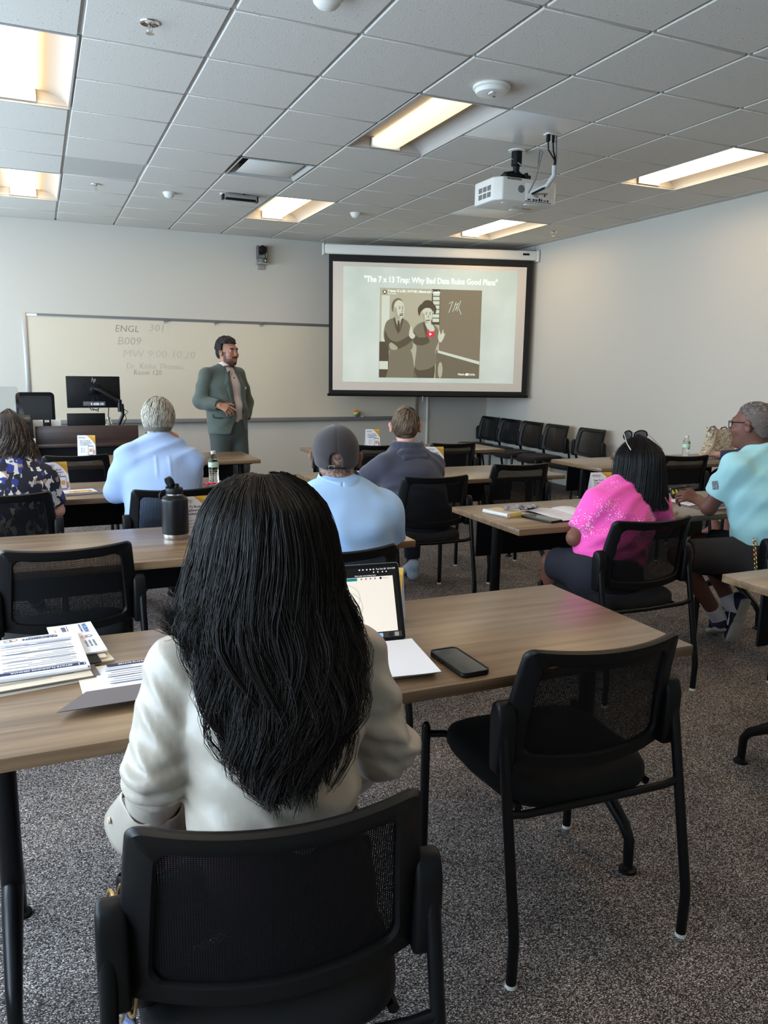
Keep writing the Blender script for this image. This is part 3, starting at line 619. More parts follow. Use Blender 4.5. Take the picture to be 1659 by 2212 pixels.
# ================================================================== TABLES
TH = 0.73
def make_table():
    Lx, Dy = 1.83, 0.665
    t = empty('training_table', (0, 0, 0), cat='table', label='table', group='laminate training tables')
    g = G(); g.box(-Lx/2, -Dy/2, TH-.030, Lx/2, Dy/2, TH); g.build('tabletop', M_WOOD, t, bevel=.0025)
    for sx in (-1, 1):
        x = sx*(Lx/2-.085)
        g = G(); g.tube([(x, 0, .22), (x, 0, TH-.045)], .026, 20); g.build('leg', M_BLKM, t)
        g = G(); g.box(x-.035, -.25, TH-.046, x+.035, .25, TH-.030); g.build('top_bracket', M_BLKM, t, bevel=.004)
        for sy in (-1, 1):
            g = G(); g.tube([(x, sy*.0, .25), (x, sy*.05, .24), (x, sy*.21, .135), (x, sy*.235, .10), (x, sy*.238, .02)], [.024, .024, .018, .016, .015], 10); f = g.build('foot', M_BLKM, t)
            g = G(); g.lathe([(.014, .022), (.016, .012), (.026, .008), (.027, 0), (.005, 0)], 18, (x, sy*.238, 0)); g.build('glide', M_BLK, f)
    g = G(); g.box(-Lx/2+.10, Dy/2-.105, .465, Lx/2-.10, Dy/2-.093, TH-.04); g.build('modesty_panel', M_PANEL, t, bevel=.003)
    g = G(); g.box(-Lx/2+.11, -.03, TH-.075, Lx/2-.11, .03, TH-.032); g.build('support_beam', M_BLKM, t, bevel=.004)
    return t
TB = [((0.705, 1.885), 0, 'nearest table, oak laminate, with an open laptop, phone and stacks of paper'),
      ((3.225, 1.775), 0, 'oak laminate table cut off by the right edge, only its left corner in view'),
      ((0.565, 3.36), 0, 'table with a black flask on it, behind the nearest table on the left'),
      ((2.955, 3.40), 0, 'table of the person in the pink top, with notebook and phone at its corner'),
      ((0.15, 4.955), 0, 'walnut toned table in front of the grey haired man, water bottle at its end'),
      ((2.56, 4.99), 0, 'pale topped table of the person in the navy hooded top'),
      ((4.885, 5.205), 0, 'table along the right wall with a floral handbag on it'),
      ((0.70, 6.52), 0, 'foremost table on the left, its end just in front of the standing presenter'),
      ((3.13, 6.72), 0, 'foremost table on the right, in front of the projection screen')]
tproto = None; TABLES = []
for (x, y), a, lab in TB:
    if tproto is None: tproto = make_table(); tproto.location = (x, y, 0); tproto['label'] = lab; TABLES.append(tproto)
    else: TABLES.append(dup(tproto, (x, y, 0), a, lab))

# ================================================================== CHAIRS
def back_pt(u, v, off=0.0):
    """backrest surface: u -1..1 across, v 0..1 upwards; off shifts it along the sitting direction"""
    w = .246 - .026*v**1.3
    y = -.190 - .062*v + .052*u*u + .012*math.sin(math.pi*v) + off
    z = .500 + .325*v + (.022*(1-v)+.008*v)*u*u
    return Vector((u*w, y, z))
def ring_uv(u0, u1, v0, v1, ru, rv, n=7):
    out = []
    def edge(a, b, k): return [(a[0]+(b[0]-a[0])*q/k, a[1]+(b[1]-a[1])*q/k) for q in range(k)]
    def corner(cu, cv, a): return [(cu+ru*math.cos(math.radians(a+90*q/n)), cv+rv*math.sin(math.radians(a+90*q/n))) for q in range(n)]
    out += corner(u1-ru, v1-rv, 0) + edge((u1-ru, v1), (u0+ru, v1), 16) + corner(u0+ru, v1-rv, 90) + edge((u0, v1-rv), (u0, v0+rv), 10)
    out += corner(u0+ru, v0+rv, 180) + edge((u0+ru, v0), (u1-ru, v0), 16) + corner(u1-ru, v0+rv, 270) + edge((u1, v0+rv), (u1, v1-rv), 10)
    return out
def make_chair():
    c = empty('stacking_chair', (0, 0, 0), cat='chair', label='chair', group='black mesh back chairs')
    out, inn = ring_uv(-1, 1, 0, 1, .10, .07), ring_uv(-.79, .79, .118, .875, .10, .08)
    n = len(out); g = G()
    loops = []
    def loop(uv, off): 
        o = len(g.v); g.v += [tuple(back_pt(u, v, off)) for u, v in uv]; return o
    mid = [((a[0]*.9+b[0]*.1), (a[1]*.9+b[1]*.1)) for a, b in zip(out, inn)]; mid2 = [((a[0]*.12+b[0]*.88), (a[1]*.12+b[1]*.88)) for a, b in zip(out, inn)]
    L = [loop(out, -.004), loop(mid, -.013), loop(mid2, -.013), loop(inn, -.006), loop(inn, .006), loop(mid2, .011), loop(mid, .011), loop(out, .004)]
    for a, b in zip(L, L[1:]+L[:1]):
        g.f += [(a+k, a+(k+1) % n, b+(k+1) % n, b+k) for k in range(n)]; 
    g.m = [0]*len(g.f)
    g.build('back_frame', M_BLK, c, ang=50)
    nu, nv = 14, 9; g = G(); uvs = []
    g.sheet(lambda a, b: back_pt(-.82+1.64*a, .10+.80*b, .0), nu, nv)
    o = g.build('mesh_panel', M_KNIT, c); me = o.data; ul = me.uv_layers.new(name='UVMap')
    co = [v.co for v in me.vertices]
    for l in me.loops:
        p = co[l.vertex_index]; ul.data[l.index].uv = (p.x, p.z)
    # seat
    def outline(s, k=40):
        pts = []
        for q in range(k):
            a = 2*math.pi*q/k; ca, sa = math.cos(a), math.sin(a); e = 2/4.2
            x = abs(ca)**e*math.copysign(1, ca); y = abs(sa)**e*math.copysign(1, sa)
            w = .232 if y > 0 else .222
            pts.append((x*w*s, .04+y*.235*s))
        return pts
    g = G(); K = 40; rows = [(.90, .398), (.97, .402), (1.0, .418), (.995, .436), (.96, .452), (.86, .464), (.6, .462), (.3, .458)]
    for s, z in rows:
        g.v += [(x, y, z - .018*max(0, (y-.12)/.155)**2 + .010*(abs(x)/.23)**2*(z > .43)) for x, y in outline(s)]
    g.f += [(r*K+k, r*K+(k+1) % K, (r+1)*K+(k+1) % K, (r+1)*K+k) for r in range(len(rows)-1) for k in range(K)]
    g.f += [tuple(range(K-1, -1, -1)), tuple((len(rows)-1)*K+k for k in range(K))]; g.m = [0]*len(g.f)
    g.build('seat', M_BLKF, c, ang=60)
    for sx in (-1, 1):
        g = G(); g.tube([(sx*.257, .265, .010), (sx*.257, .265, .436), (sx*.257, .265, .447)], [.0135, .0135, .008], 14); f = g.build('leg', M_BLKM, c)
        g = G(); g.lathe([(.0145, .010), (.0145, 0)], 14, (sx*.257, .265, 0)); g.build('glide', M_GLIDE, f)
        g = G(); g.tube([(sx*.257, -.265, .010), (sx*.257, -.268, .10), (sx*.257, -.268, .13), (sx*.257, -.262, .165), (sx*.254, -.175, .60), (sx*.254, -.165, .64)], .0135, 14); f = g.build('leg', M_BLKM, c)
        g = G(); g.lathe([(.0145, .010), (.0145, 0)], 14, (sx*.257, -.265, 0)); g.build('glide', M_GLIDE, f)
        g = G(); g.tube([(sx*.257, .265, .412), (sx*.20, .255, .408), (sx*.185, .24, .404)], .0105, 10); g.tube([(sx*.19, .25, .402), (sx*.195, -.16, .402)], .0105, 8); g.split('seat_rail', M_BLKM, c)
        # rounded shoulder where leg and backrest meet
        pr = [(-.176, .505), (-.132, .505), (-.128, .56), (-.126, .650), (-.134, .680), (-.152, .693), (-.174, .684), (-.186, .65), (-.184, .56)]
        T = Matrix(((0, 0, 1, 0), (1, 0, 0, 0), (0, 1, 0, 0), (0, 0, 0, 1)))
        g = G(); g.prism(pr, sx*.240-.017, sx*.240+.030 if sx > 0 else sx*.240+.017, T) if sx > 0 else g.prism(pr, -.270, -.223, T)
        g.build('back_bracket', M_BLK, c, bevel=.010, seg=3)
    g = G(); g.tube([(-.256, -.212, .425), (-.21, -.206, .412), (0, -.2, .405), (.21, -.206, .412), (.256, -.212, .425)], .0105, 10); g.build('cross_rail', M_BLKM, c)
    return c
CHAIRS = {}
D2R = math.pi/180
CH = [('near', .319, 1.234, -7.5, 'nearest chair, its back to the viewer, under the woman in the satin blouse'),
      ('right', 1.234, 1.650, -2.5, 'empty chair pulled out from the nearest table, with floor shadow beneath it'),
      ('left', .055, 3.165, 2, 'empty chair facing the table with the flask, right behind the paper stack'),
      ('cap', .97, 2.80, 1, 'chair behind the laptop, holding the man in the dark cap'),
      ('pink', 2.488, 2.88, 0, 'chair holding the person in the pink top'),
      ('teal', 3.44, 2.79, -4, 'chair cut by the right edge, holding the man in the aqua polo'),
      ('grey', .64, 4.42, -2, 'chair behind the black flask, holding the grey haired man'),
      ('floral', -.19, 4.50, 0, 'chair at the left edge holding the person in the floral top'),
      ('row4', .22, 6.22, 0, 'empty chair between the lectern and the floral topped person'),
      ('hood', 2.21, 4.44, -3, 'chair holding the person in the navy hooded top'),
      ('empty6', 3.08, 4.83, -3, 'empty chair beside the navy hooded person, pushed up to the pale table'),
      ('r9a', 2.66, 6.36, -3, 'empty chair just right of the dark cap, at the foremost right table'),
      ('r9b', 3.37, 6.36, -2, 'empty chair just right of the navy hooded person, at the foremost right table'),
      ('r7', 4.69, 4.93, -5, 'empty chair behind the head of the person in pink, at the handbag table'),
      ('hidden', 5.60, 4.66, 2, 'chair of the seated person hidden behind the man in the aqua polo'),
      ('w1', 5.545, 9.475, 90, 'farthest chair of the row against the right wall'),
      ('w2', 5.545, 8.955, 90, 'second chair from the far end of the row against the right wall'),
      ('w3', 5.545, 8.435, 90, 'third chair from the far end of the row against the right wall'),
      ('w4', 5.545, 7.915, 90, 'fourth chair from the far end of the row against the right wall'),
      ('w5', 5.555, 7.26, 92, 'nearest chair of the wall row, apart from the other four by a gap')]
cproto = None
for key, x, y, a, lab in CH:
    if cproto is None: cproto = make_chair(); cproto.location = (x, y, 0); cproto.rotation_euler = (0, 0, a*D2R); cproto['label'] = lab; o = cproto
    else: o = dup(cproto, (x, y, 0), a*D2R, lab)
    CHAIRS[key] = o

# ================================================================== INSTRUCTOR DESK
DK = empty('instructor_desk', (0, 7.9, 0), label='dark walnut instructor desk with a raised front panel at left', cat='desk')
g = G(); g.box(-.05, .0, .705, .86, .022, .90); g.build('front_panel', M_WALNUT, DK, bevel=.002)
g = G(); g.box(-.05, -.015, .70, .86, .0, .735); g.build('ledge', M_WALNUT, DK, bevel=.004)
g = G(); g.box(-.05, .022, .72, .86, .62, .75); g.build('desktop', M_WALNUT, DK, bevel=.002)
g = G(); g.box(-.03, .03, .10, .84, .042, .705); g.build('modesty_panel', M_PANEL, DK)
for x in (-.04, .83): g = G(); g.box(x, .04, 0, x+.025, .60, .72); g.build('side_panel', M_WALNUT, DK, bevel=.002)
AV = empty('equipment_cabinet', (-.30, 7.75, 0), label='dark equipment cabinet at the left edge topped by a clear acrylic shield', cat='cabinet')
g = G(); g.box(-.24, -.05, .02, .20, .5, .95); g.build('body', M_PANEL, AV, bevel=.004)
g = G(); g.box(-.25, -.07, .95, .215, .52, .985); g.build('top', mat('cabinet_top', srgb(70, 64, 62), .35), AV, bevel=.006)
g = G(); g.box(-.22, -.055, .08, .18, -.05, .90); g.build('door', M_BLK, AV, bevel=.002)
SH = empty('acrylic_shield', (-.30, 7.75, .985), label='clear acrylic sneeze shield standing on the cabinet at far left', cat='shield')
T = Matrix(((1, 0, 0, 0), (0, 0, 1, 0), (0, 1, 0, 0), (0, 0, 0, 1)))
g = G(); g.prism([(-.24, 0), (.175, 0), (.155, .14), (.125, .275), (.115, .28), (-.24, .28)], .0, .005, T); g.build('pane', M_CLEAR, SH, smooth=False)
g = G(); g.box(-.2, -.03, 0, -.14, .04, .008); g.box(.08, -.03, 0, .14, .04, .008); g.split('foot', M_CLEAR, SH, smooth=False)
MO = empty('monitor', (.485, 8.13, .75), .015, label='black monitor seen from behind on a clamp arm above the instructor desk', cat='monitor')
g = G(); g.box(-.243, -.012, .305, .243, .012, .605); g.build('casing', M_BLK, MO, bevel=.004)
g = G(); g.box(-.237, .012, .312, .237, .0135, .60); g.build('screen', mat('screen_off', (.01, .01, .012), .15), MO, smooth=False)
g = G(); g.box(-.055, -.03, .43, .055, -.012, .53); g.build('vesa_plate', M_PANEL, MO, bevel=.003)
g = G(); g.lathe([(.035, 0), (.035, .03), (.02, .035), (.001, .035)], 24, (0.0, -.028, .48), T=Matrix.Rotation(math.pi/2, 4, 'X')); g.build('arm_pivot', M_BLKM, MO)
g = G(); g.tube([(.0, -.06, .49), (.05, -.075, .475), (.225, -.10, .36)], [.02, .024, .02], 12); g.tube([(.225, -.10, .385), (.225, -.10, .27)], .021, 12); g.split('arm', M_BLKM, MO)
g = G(); g.tube([(.245, -.10, .345), (.25, -.10, .24), (.195, -.10, .12), (.195, -.1, .01)], .017, 12); g.build('arm_post', M_BLKM, MO)
g = G(); g.box(.15, -.15, 0, .24, -.05, .02); g.build('clamp', M_BLK, MO, bevel=.004)
g = G(); g.box(-.10, -.016, .325, .10, -.012, .365); g.build('port_bay', M_GREY, MO); g = G(); g.box(-.03, -.0165, .33, .085, -.012, .352); g.build('port_label', M_PAPER, MO, smooth=False)
for pts in ([(-.06, -.02, .33), (-.03, -.05, .285), (.03, -.05, .29), (.05, -.04, .34), (.02, -.05, .42)], [(.04, -.02, .33), (.03, -.05, .27), (-.02, -.04, .30), (-.01, -.05, .40)], [(.13, -.02, .31), (.12, -.04, .22), (.14, -.06, .13)], [(.25, -.1, .30), (.30, -.1, .27), (.27, -.1, .24), (.28, -.1, .20), (.22, -.1, .10)]):
    g = G(); g.tube(pts, .0042, 6); g.build('cable', M_BLK, MO)
for k, ch in enumerate('hp'): text_mesh('logo_letter', ch, .062, mat('logo_silver', srgb(205, 200, 194), .3, .4), MO, Matrix.Translation((-.018+.021*k, -.0125, .553)) @ Matrix.Rotation(math.pi/2, 4, 'X'), 'LEFT', .3, 0, .62)
LP = empty('instructor_laptop', (.40, 8.03, .75), label='black laptop lid seen from behind on the instructor desk', cat='laptop')
g = G(); g.box(-.165, .02, 0, .165, .24, .018); g.build('base', M_BLK, LP, bevel=.004)
g = G(); g.box(-.17, -.02, .012, .17, -.008, .262, T=Matrix.Rotation(.08, 4, 'X')); g.build('lid', M_BLK, LP, bevel=.004)
TP = empty('control_tablet', (.055, 8.04, .75), label='white touch panel on a black stand at the left of the instructor desk', cat='tablet')
g = G(); g.box(-.122, -.008, .03, .122, .004, .20, T=Matrix.Rotation(-.15, 4, 'X')); g.build('casing', M_WHITEPL2, TP, bevel=.004)
g = G(); g.box(-.035, -.05, .0, .035, -.010, .21); g.build('stand', M_BLK, TP, bevel=.004)
g = G(); g.box(-.08, -.05, 0, .08, .06, .012); g.build('base', M_BLK, TP, bevel=.004)
g = G(); g.box(-.02, -.052, .18, .02, -.049, .20); g.build('clip', M_WHITEPL, TP, smooth=False)
DC = empty('task_chair', (-.06, 8.75, 0), 0.1, label='black high backed mesh office chair behind the instructor desk at left', cat='chair')
g = G(); g.box(-.17, -.26, .74, .17, -.235, 1.185); 
fr = rrect(-.175, .74, .175, 1.19, .04); fi = rrect(-.148, .775, .148, 1.16, .03)
n = len(fr); g = G()
for y in (-.25, -.225):
    g.v += [(x, y, z) for x, z in fr] + [(x, y, z) for x, z in fi]
for k in range(n):
    q = (k+1) % n; g.f += [(k, q, n+q, n+k), (2*n+k, 3*n+k, 3*n+q, 2*n+q), (k, 2*n+k, 2*n+q, q), (n+k, n+q, 3*n+q, 3*n+k)]
g.m = [0]*len(g.f); g.build('back_frame', M_BLK, DC)
g = G(); g.box(-.15, -.24, .77, .15, -.236, 1.165); o = g.build('mesh_panel', mat('dark_mesh', (.03, .03, .032), .8), DC)
g = G(); g.box(-.22, -.2, .45, .22, .24, .52); g.build('seat', M_BLKF, DC, bevel=.03, seg=3)
g = G(); g.tube([(0, -.24, .80), (0, -.26, .55), (0, -.1, .44)], .02, 10); g.build('back_stem', M_BLK, DC)
g = G(); g.tube([(0, 0, .10), (0, 0, .46)], .028, 14); g.build('gas_lift', M_CHROME, DC)
for k in range(5):
    a = 2*math.pi*k/5; g = G(); g.tube([(0, 0, .10), (.29*math.cos(a), .29*math.sin(a), .065)], [.028, .016], 8); f = g.build('leg', M_BLK, DC)
    g = G(); g.lathe([(.001, -.012), (.028, -.012), (.03, 0), (.028, .012), (.001, .012)], 16, (.29*math.cos(a), .29*math.sin(a), .03), T=Matrix.Rotation(math.pi/2, 4, 'X')); g.build('caster', M_BLK, f)
JK = empty('draped_jacket', (-.06, 8.47, .70), .1, label='dark jacket hung over the left side of the office chair back', cat='jacket') if False else None

# ================================================================== THINGS ON THE TABLES
def tent_card(x, y, a, lab, tz=TH):
    W, H = .137, .172
    t = empty('tent_card', (x, y, tz), a*D2R, cat='tent card', label=lab, group='tent cards on the tables')
    lean = .22
    T = Matrix.Translation((-W/2, -.040, 0)) @ Matrix.Rotation(math.pi/2-lean, 4, 'X')
    flat('front_leaf', [(0, 0), (W, 0), (W, H), (0, H)], M_PAPER, t, T, .0006)
    T2 = Matrix.Translation((-W/2, -.040+2*H*math.sin(lean), 0)) @ Matrix.Rotation(math.pi/2+lean, 4, 'X')
    flat('back_leaf', [(0, 0), (W, 0), (W, H), (0, H)], M_PAPER, t, T2, .0006)
    def pr(name, poly, m, l=1): flat(name, poly, m, t, T @ Matrix.Translation((0, 0, .0006+.0002*l)), .0001)
    pr('gold_corner', [(.068, H), (W, H), (W, .094), (.112, .130), (.092, .153)], M_GOLD2)
    pr('gold_corner', [(.068, H), (W, H), (W, .150), (.10, .160)], M_GOLD, 2)
    def tx(b, x, y, s, m, xs=1, off=0): text_mesh('lettering', b, s, m, t, T @ Matrix.Translation((x, y, .0011)), 'LEFT', 0, off, xs, thick=.0001)
    tx('PRECISION', .010, .151, .0100, M_INK, .95, .0001); tx('FINANCIAL PLANNING', .010, .1445, .0048, M_INKG, .95)
    for cx, cy, m in ((.060, .1535, M_INKG), (.056, .146, M_ORANGE)):
        g = G(); n = 16
        for r in (.0050, .0038): g.v += [(cx+r*math.cos(2*math.pi*k/n), cy+r*math.sin(2*math.pi*k/n), .0012) for k in range(n)]
        g.f += [(k, (k+1) % n, n+(k+1) % n, n+k) for k in range(n) if k % n not in (5, 6)]; g.m = [0]*len(g.f); g.v = [tuple(T @ Vector(p)) for p in g.v]; g.build('logo', m, t, smooth=False)
    tx('Scan To Book', .018, .121, .0155, M_INK, .92, .00025); tx('Complimentary', .018, .1055, .0155, M_INK, .92, .00025); tx('Consultation', .018, .090, .0155, M_INK, .92, .00025)
    tx('DISCUSSION', .026, .0765, .0045, M_INKG)
    for k in range(3):
        pr('dot', EL(.030, .064-.014*k, .0035, .0035, 10), M_INK)
        for q in (0, 1): pr('text_line', R4(.038, .0655-.014*k-.004*q, .066-.010*q, .0668-.014*k-.004*q), M_INKG)
    pr('fingers', [(.122, .05), (.131, .054), (.134, .03), (.128, .012), (.118, .02)], mat('print_skin', srgb(206, 142, 128), .7)); pr('fingers', [(.078, .035), (.083, .037), (.083, .010), (.078, .014)], mat('print_skin', (1, 1, 1)))
    pr('phone_outline', rrect(.081, .008, .121, .086, .004, 3), M_INK, 2); pr('phone_screen', rrect(.0835, .012, .1185, .081, .002, 2), M_PAPER, 3); pr('code_square', R4(.089, .034, .113, .060), mat('tan_print', srgb(202, 160, 98), .7), 4)
    return t
tent_card(.062, 5.00, 18, 'tent card half hidden by the shoulder of the person in the floral top')
tent_card(.335, 6.85, -9, 'tent card on the foremost left table, in front of the instructor desk')
tent_card(2.90, 6.93, -8, 'tent card on the foremost right table, right of the dark cap')
tent_card(2.70, 5.24, -12, 'tent card mostly hidden behind the navy hooded person, gold corner showing')
tent_card(.602, 3.50, 6, 'tent card directly behind the black flask')
tent_card(.895, 2.06, -38, 'tent card peeking over the top of the open laptop')
tent_card(2.955, 3.63, -8, 'tent card behind the person in the pink top')

FL = empty('drink_flask', (.512, 3.43, TH), 0, cat='flask', label='black insulated drink flask with steel bottom ring and open flip lid')
g = G(); g.lathe([(.02, 0), (.052, 0), (.054, .004), (.054, .022), (.020, .022)], 36); g.build('steel_base', mat('brushed_steel', srgb(190, 184, 176), .28, 1.0), FL)
g = G(); g.lathe([(.02, .022), (.0555, .022), (.0565, .028), (.0565, .165), (.0555, .172), (.050, .180), (.040, .185), (.036, .190), (.02, .19)], 40); g.build('body', mat('flask_black', (.004, .004, .0045), .36, spec=.35, bump=(900, .04)), FL)
g = G(); g.lathe([(.02, .189), (.0355, .189), (.036, .1935), (.0355, .197), (.02, .197)], 32); g.build('steel_collar', MATS['brushed_steel'], FL)
g = G(); g.lathe([(.02, .196), (.0365, .196), (.037, .203), (.037, .216), (.034, .2215), (.02, .222)], 32); g.build('lid', M_BLK, FL)
g = G(); g.lathe([(.013, .218), (.013, .235), (.0115, .2375), (.001, .2365)], 22, (.008, 0, 0)); g.build('spout', M_BLK, FL)
g = G(); T = Matrix.Translation((-.018, 0, .246)) @ Matrix.Rotation(math.radians(68), 4, 'Y') @ Matrix.Rotation(math.radians(-20), 4, 'X'); g.lathe([(.0235, -.010), (.0245, -.006), (.0245, .008), (.020, .011), (.018, .006), (.018, -.004), (.001, -.004)], 26, T=T, cap=False); g.add([T @ Vector((.0235*math.cos(2*math.pi*k/26), .0235*math.sin(2*math.pi*k/26), -.010)) for k in range(26)], [tuple(range(26))]); g.build('flip_cap', M_BLK, FL)
g = G(); g.box(-.036, -.012, .218, -.014, .012, .228); g.build('hinge', M_BLK, FL, bevel=.002)
g = G(); g.tube([(-.036, .004, .212), (-.052, .006, .208), (-.062, .006, .192), (-.0615, .004, .178), (-.052, .002, .174)], .0035, 8); g.build('strap_loop', M_BLK, FL)

def bottle(x, y, lab):
    b = empty('water_bottle', (x, y, TH), 0, cat='bottle', label=lab, group='clear water bottles')
    R = .0325; pr = [(.004, .001), (R*.85, .0), (R, .006)]
    for k in range(7): pr += [(R, .012+.012*k), (R*.93, .018+.012*k)]
    pr += [(R, .10), (R, .135), (R*.97, .142), (R*.82, .158), (R*.5, .176), (.0135, .184), (.0125, .190)]
    g = G(); g.lathe(pr, 24, cap=False); g.build('body', mat('bottle_plastic', (1, 1, 1), .03, trans=1.0, ior=1.15), b)
    g = G(); g.lathe([(.0005, .003), (R*.84, .003), (R*.93, .009), (R*.88, .09), (R*.88, .15), (.0005, .15)], 24, cap=False); g.build('water', mat('water', (1, 1, 1), .0, trans=1.0, ior=1.33), b)
    g = G(); g.lathe([(R+.0006, .102), (R+.0008, .104), (R+.0008, .132), (R+.0006, .134)], 24, cap=False); g.build('label', mat('bottle_label', srgb(196, 226, 200), .5, noise=(60, .25)), b)
    g = G(); g.lathe([(.0135, .184), (.0155, .186), (.0155, .203), (.014, .2045), (.0005, .2045)], 20); g.build('cap', M_WHITEPL, b)
bottle(1.002, 5.03, 'clear water bottle with white cap at the end of the walnut toned table')
bottle(5.155, 5.22, 'clear water bottle standing left of the floral handbag')
bottle(.625, 8.30, 'clear water bottle on the instructor desk under the monitor arm'); bpy.data.objects['water_bottle.002'].location.z = .75

def sheet(name, x, y, w, h, a, z, m, lab, t=.0012, cat='paper', curl=0.0, group=None):
    o = empty(name, (x, y, z), a*D2R, cat=cat, label=lab, group=group)
    g = G(); g.sheet(lambda u, v: ((u-.5)*w, (v-.5)*h, curl*(abs(u-.5)*2)**3 + curl*.5*(v)**4), 8, 8, (0, 0, -t)); g.build('leaf', m, o, ang=60)
    return o
def printing(o, z, items):
    for it in items:
        if it[0] == 'r': flat('print', R4(*it[1:5]), it[5], o, Matrix.Translation((0, 0, z+.0002*it[6] if len(it) > 6 else z)), .0001)
        else: text_mesh('lettering', it[1], it[4], it[5], o, Matrix.Translation((it[2], it[3], z+.0004)) @ rz(it[7] if len(it) > 7 else 0), 'LEFT', 0, it[8] if len(it) > 8 else 0.0003, it[6] if len(it) > 6 else 1, thick=.0001)
def ring_logo(o, cx, cy, z, r):
    for dx, dy, m in ((0, 0, M_INKG), (-r*1.4, -r*.5, M_ORANGE)):
        g = G(); n = 20
        for q in (r, r*.72): g.v += [(cx+dx+q*math.cos(2*math.pi*k/n), cy+dy+q*math.sin(2*math.pi*k/n), z+.0003) for k in range(n)]
        g.f += [(k, (k+1) % n, n+(k+1) % n, n+k) for k in range(n)]; g.m = [0]*n; g.build('logo', m, o, smooth=False)
# --- stack at the left end of the nearest table (print faces away from the viewer)
PW, PH = .216, .279
def on(x, y): return x, y
sx, sy, sa = -.045, 2.055, 4
GR = 'papers on the nearest table'
sheet('brochure_pile', sx-.03, sy-.045, PW, PH, sa+5, TH+.006, M_CREAM, 'lowest cream brochure pile sticking out under the paper stack', .0055, 'papers', group=GR)
f1 = sheet('dark_folder', sx+.005, sy-.03, PW+.02, PH+.02, sa+3, TH+.0115, M_FOLDER, 'dark presentation folder with cream pocket in the middle of the paper stack', .0045, 'folder', group=GR)
pk = sheet('pocket_page', sx+.008, sy-.10, PW, .16, sa+3, TH+.0135, M_CREAM, 'cream printed page under the form stack, text line along its edge', .0015, 'paper', group=GR)
printing(pk, .0004, [('r', -.10, -.045, .07, -.0425, M_INKG), ('r', -.10, -.052, .02, -.0495, M_INKG)])
for k in range(2):
    sheet('paper_ream', sx+.004-.004*k, sy-.004*k, PW, PH, sa+180-1.2*k, TH+.0195+.0045*k, M_PAPER, ['white sheets of the lower half of the form stack', 'white sheets of the upper half of the form stack'][k], .0042, 'papers', curl=.001, group=GR)
fm = sheet('printed_form', sx+.003, sy+.002, PW, PH, sa+180, TH+.0262, M_PAPER, 'topmost white printed form with navy band on the left paper stack', .0016, 'paper', group=GR)
its = [('r', -.100, .112, .108, .130, M_INK, 0), ('r', -.098, .1135, -.084, .129, M_PAPER, 1), ('r', -.096, .1135, -.086, .129, M_INK, 2), ('t', 'ESTATE PLANNING SEMINAR', -.070, .117, .0105, M_PAPER, 1.0)]
yy = .100
for k in range(16):
    x0 = -.085 + .012*(k % 3 == 1); its.append(('r', x0, yy, x0+.05+.03*((k*7) % 4), yy+.0018, M_INKG)); 
    if k % 2: its.append(('r', x0+.10, yy, x0+.155, yy+.0018, M_INKG))
    if k % 5 == 0: its.append(('r', -.088, yy+.006, .08, yy+.0085, M_INK))
    yy -= .0112 if k % 4 else .014
its += [('r', -.09, -.095, .10, -.083, mat('form_band', srgb(200, 200, 220), .8)), ('t', 'PRECISION', -.058, -.122, .016, M_INK, 1.1, 0, .0006), ('t', 'FINANCIAL PLANNING', -.054, -.130, .0065, M_INKG, 1.0)]
printing(fm, .0005, its); ring_logo(fm, .062, -.118, .0008, .010)
# --- second pile: fee letters
for k, (dx, dy, a) in enumerate(((.115, -.035, 7), (.105, -.02, 4))):
    sheet('cream_sheets', sx+dx, sy+.10+dy, .085, .26, sa+a, TH+.0055+.0055*k, M_CREAM, ['bottom cream sheets of the right hand pile', 'middle cream sheets of the right hand pile'][k], .005, 'papers', group=GR)
bf = sheet('black_folder', sx+.085, sy+.035, .10, .25, sa+3, TH+.0135, M_PANEL, 'black folder edge between the two paper piles', .002, 'folder', group=GR)
fe = sheet('fee_letter', sx+.098, sy+.105, .115, .255, sa+2, TH+.0185, M_PAPER, 'white letter with sideways print on top of the right hand pile', .0045, 'paper', curl=.001, group=GR)
printing(fe, .0006, [('t', 'ESTATE PLANNING SERVICES & FEES', -.025, .105, .0135, M_INK, .86, -math.pi/2, .0005), ('r', -.011, -.10, -.0095, .115, M_INK), ('t', 'PRECISION', .030, .118, .0155, M_BLUEP, 1.0, -math.pi/2, .0006), ('t', 'FINANCIAL PLANNING', .021, .115, .0065, M_INKG, 1.0, -math.pi/2)]
    + [('t', '1234'[:0]+'PLANNING OFFICE', .036-.010*k, -.03, .006, M_INKG, 1.0, -math.pi/2) for k in range(3)] + [('r', -.043, -.06, -.0405, .09, M_ORANGE)])
ring_logo(fe, .033, .005, .0009, .009)
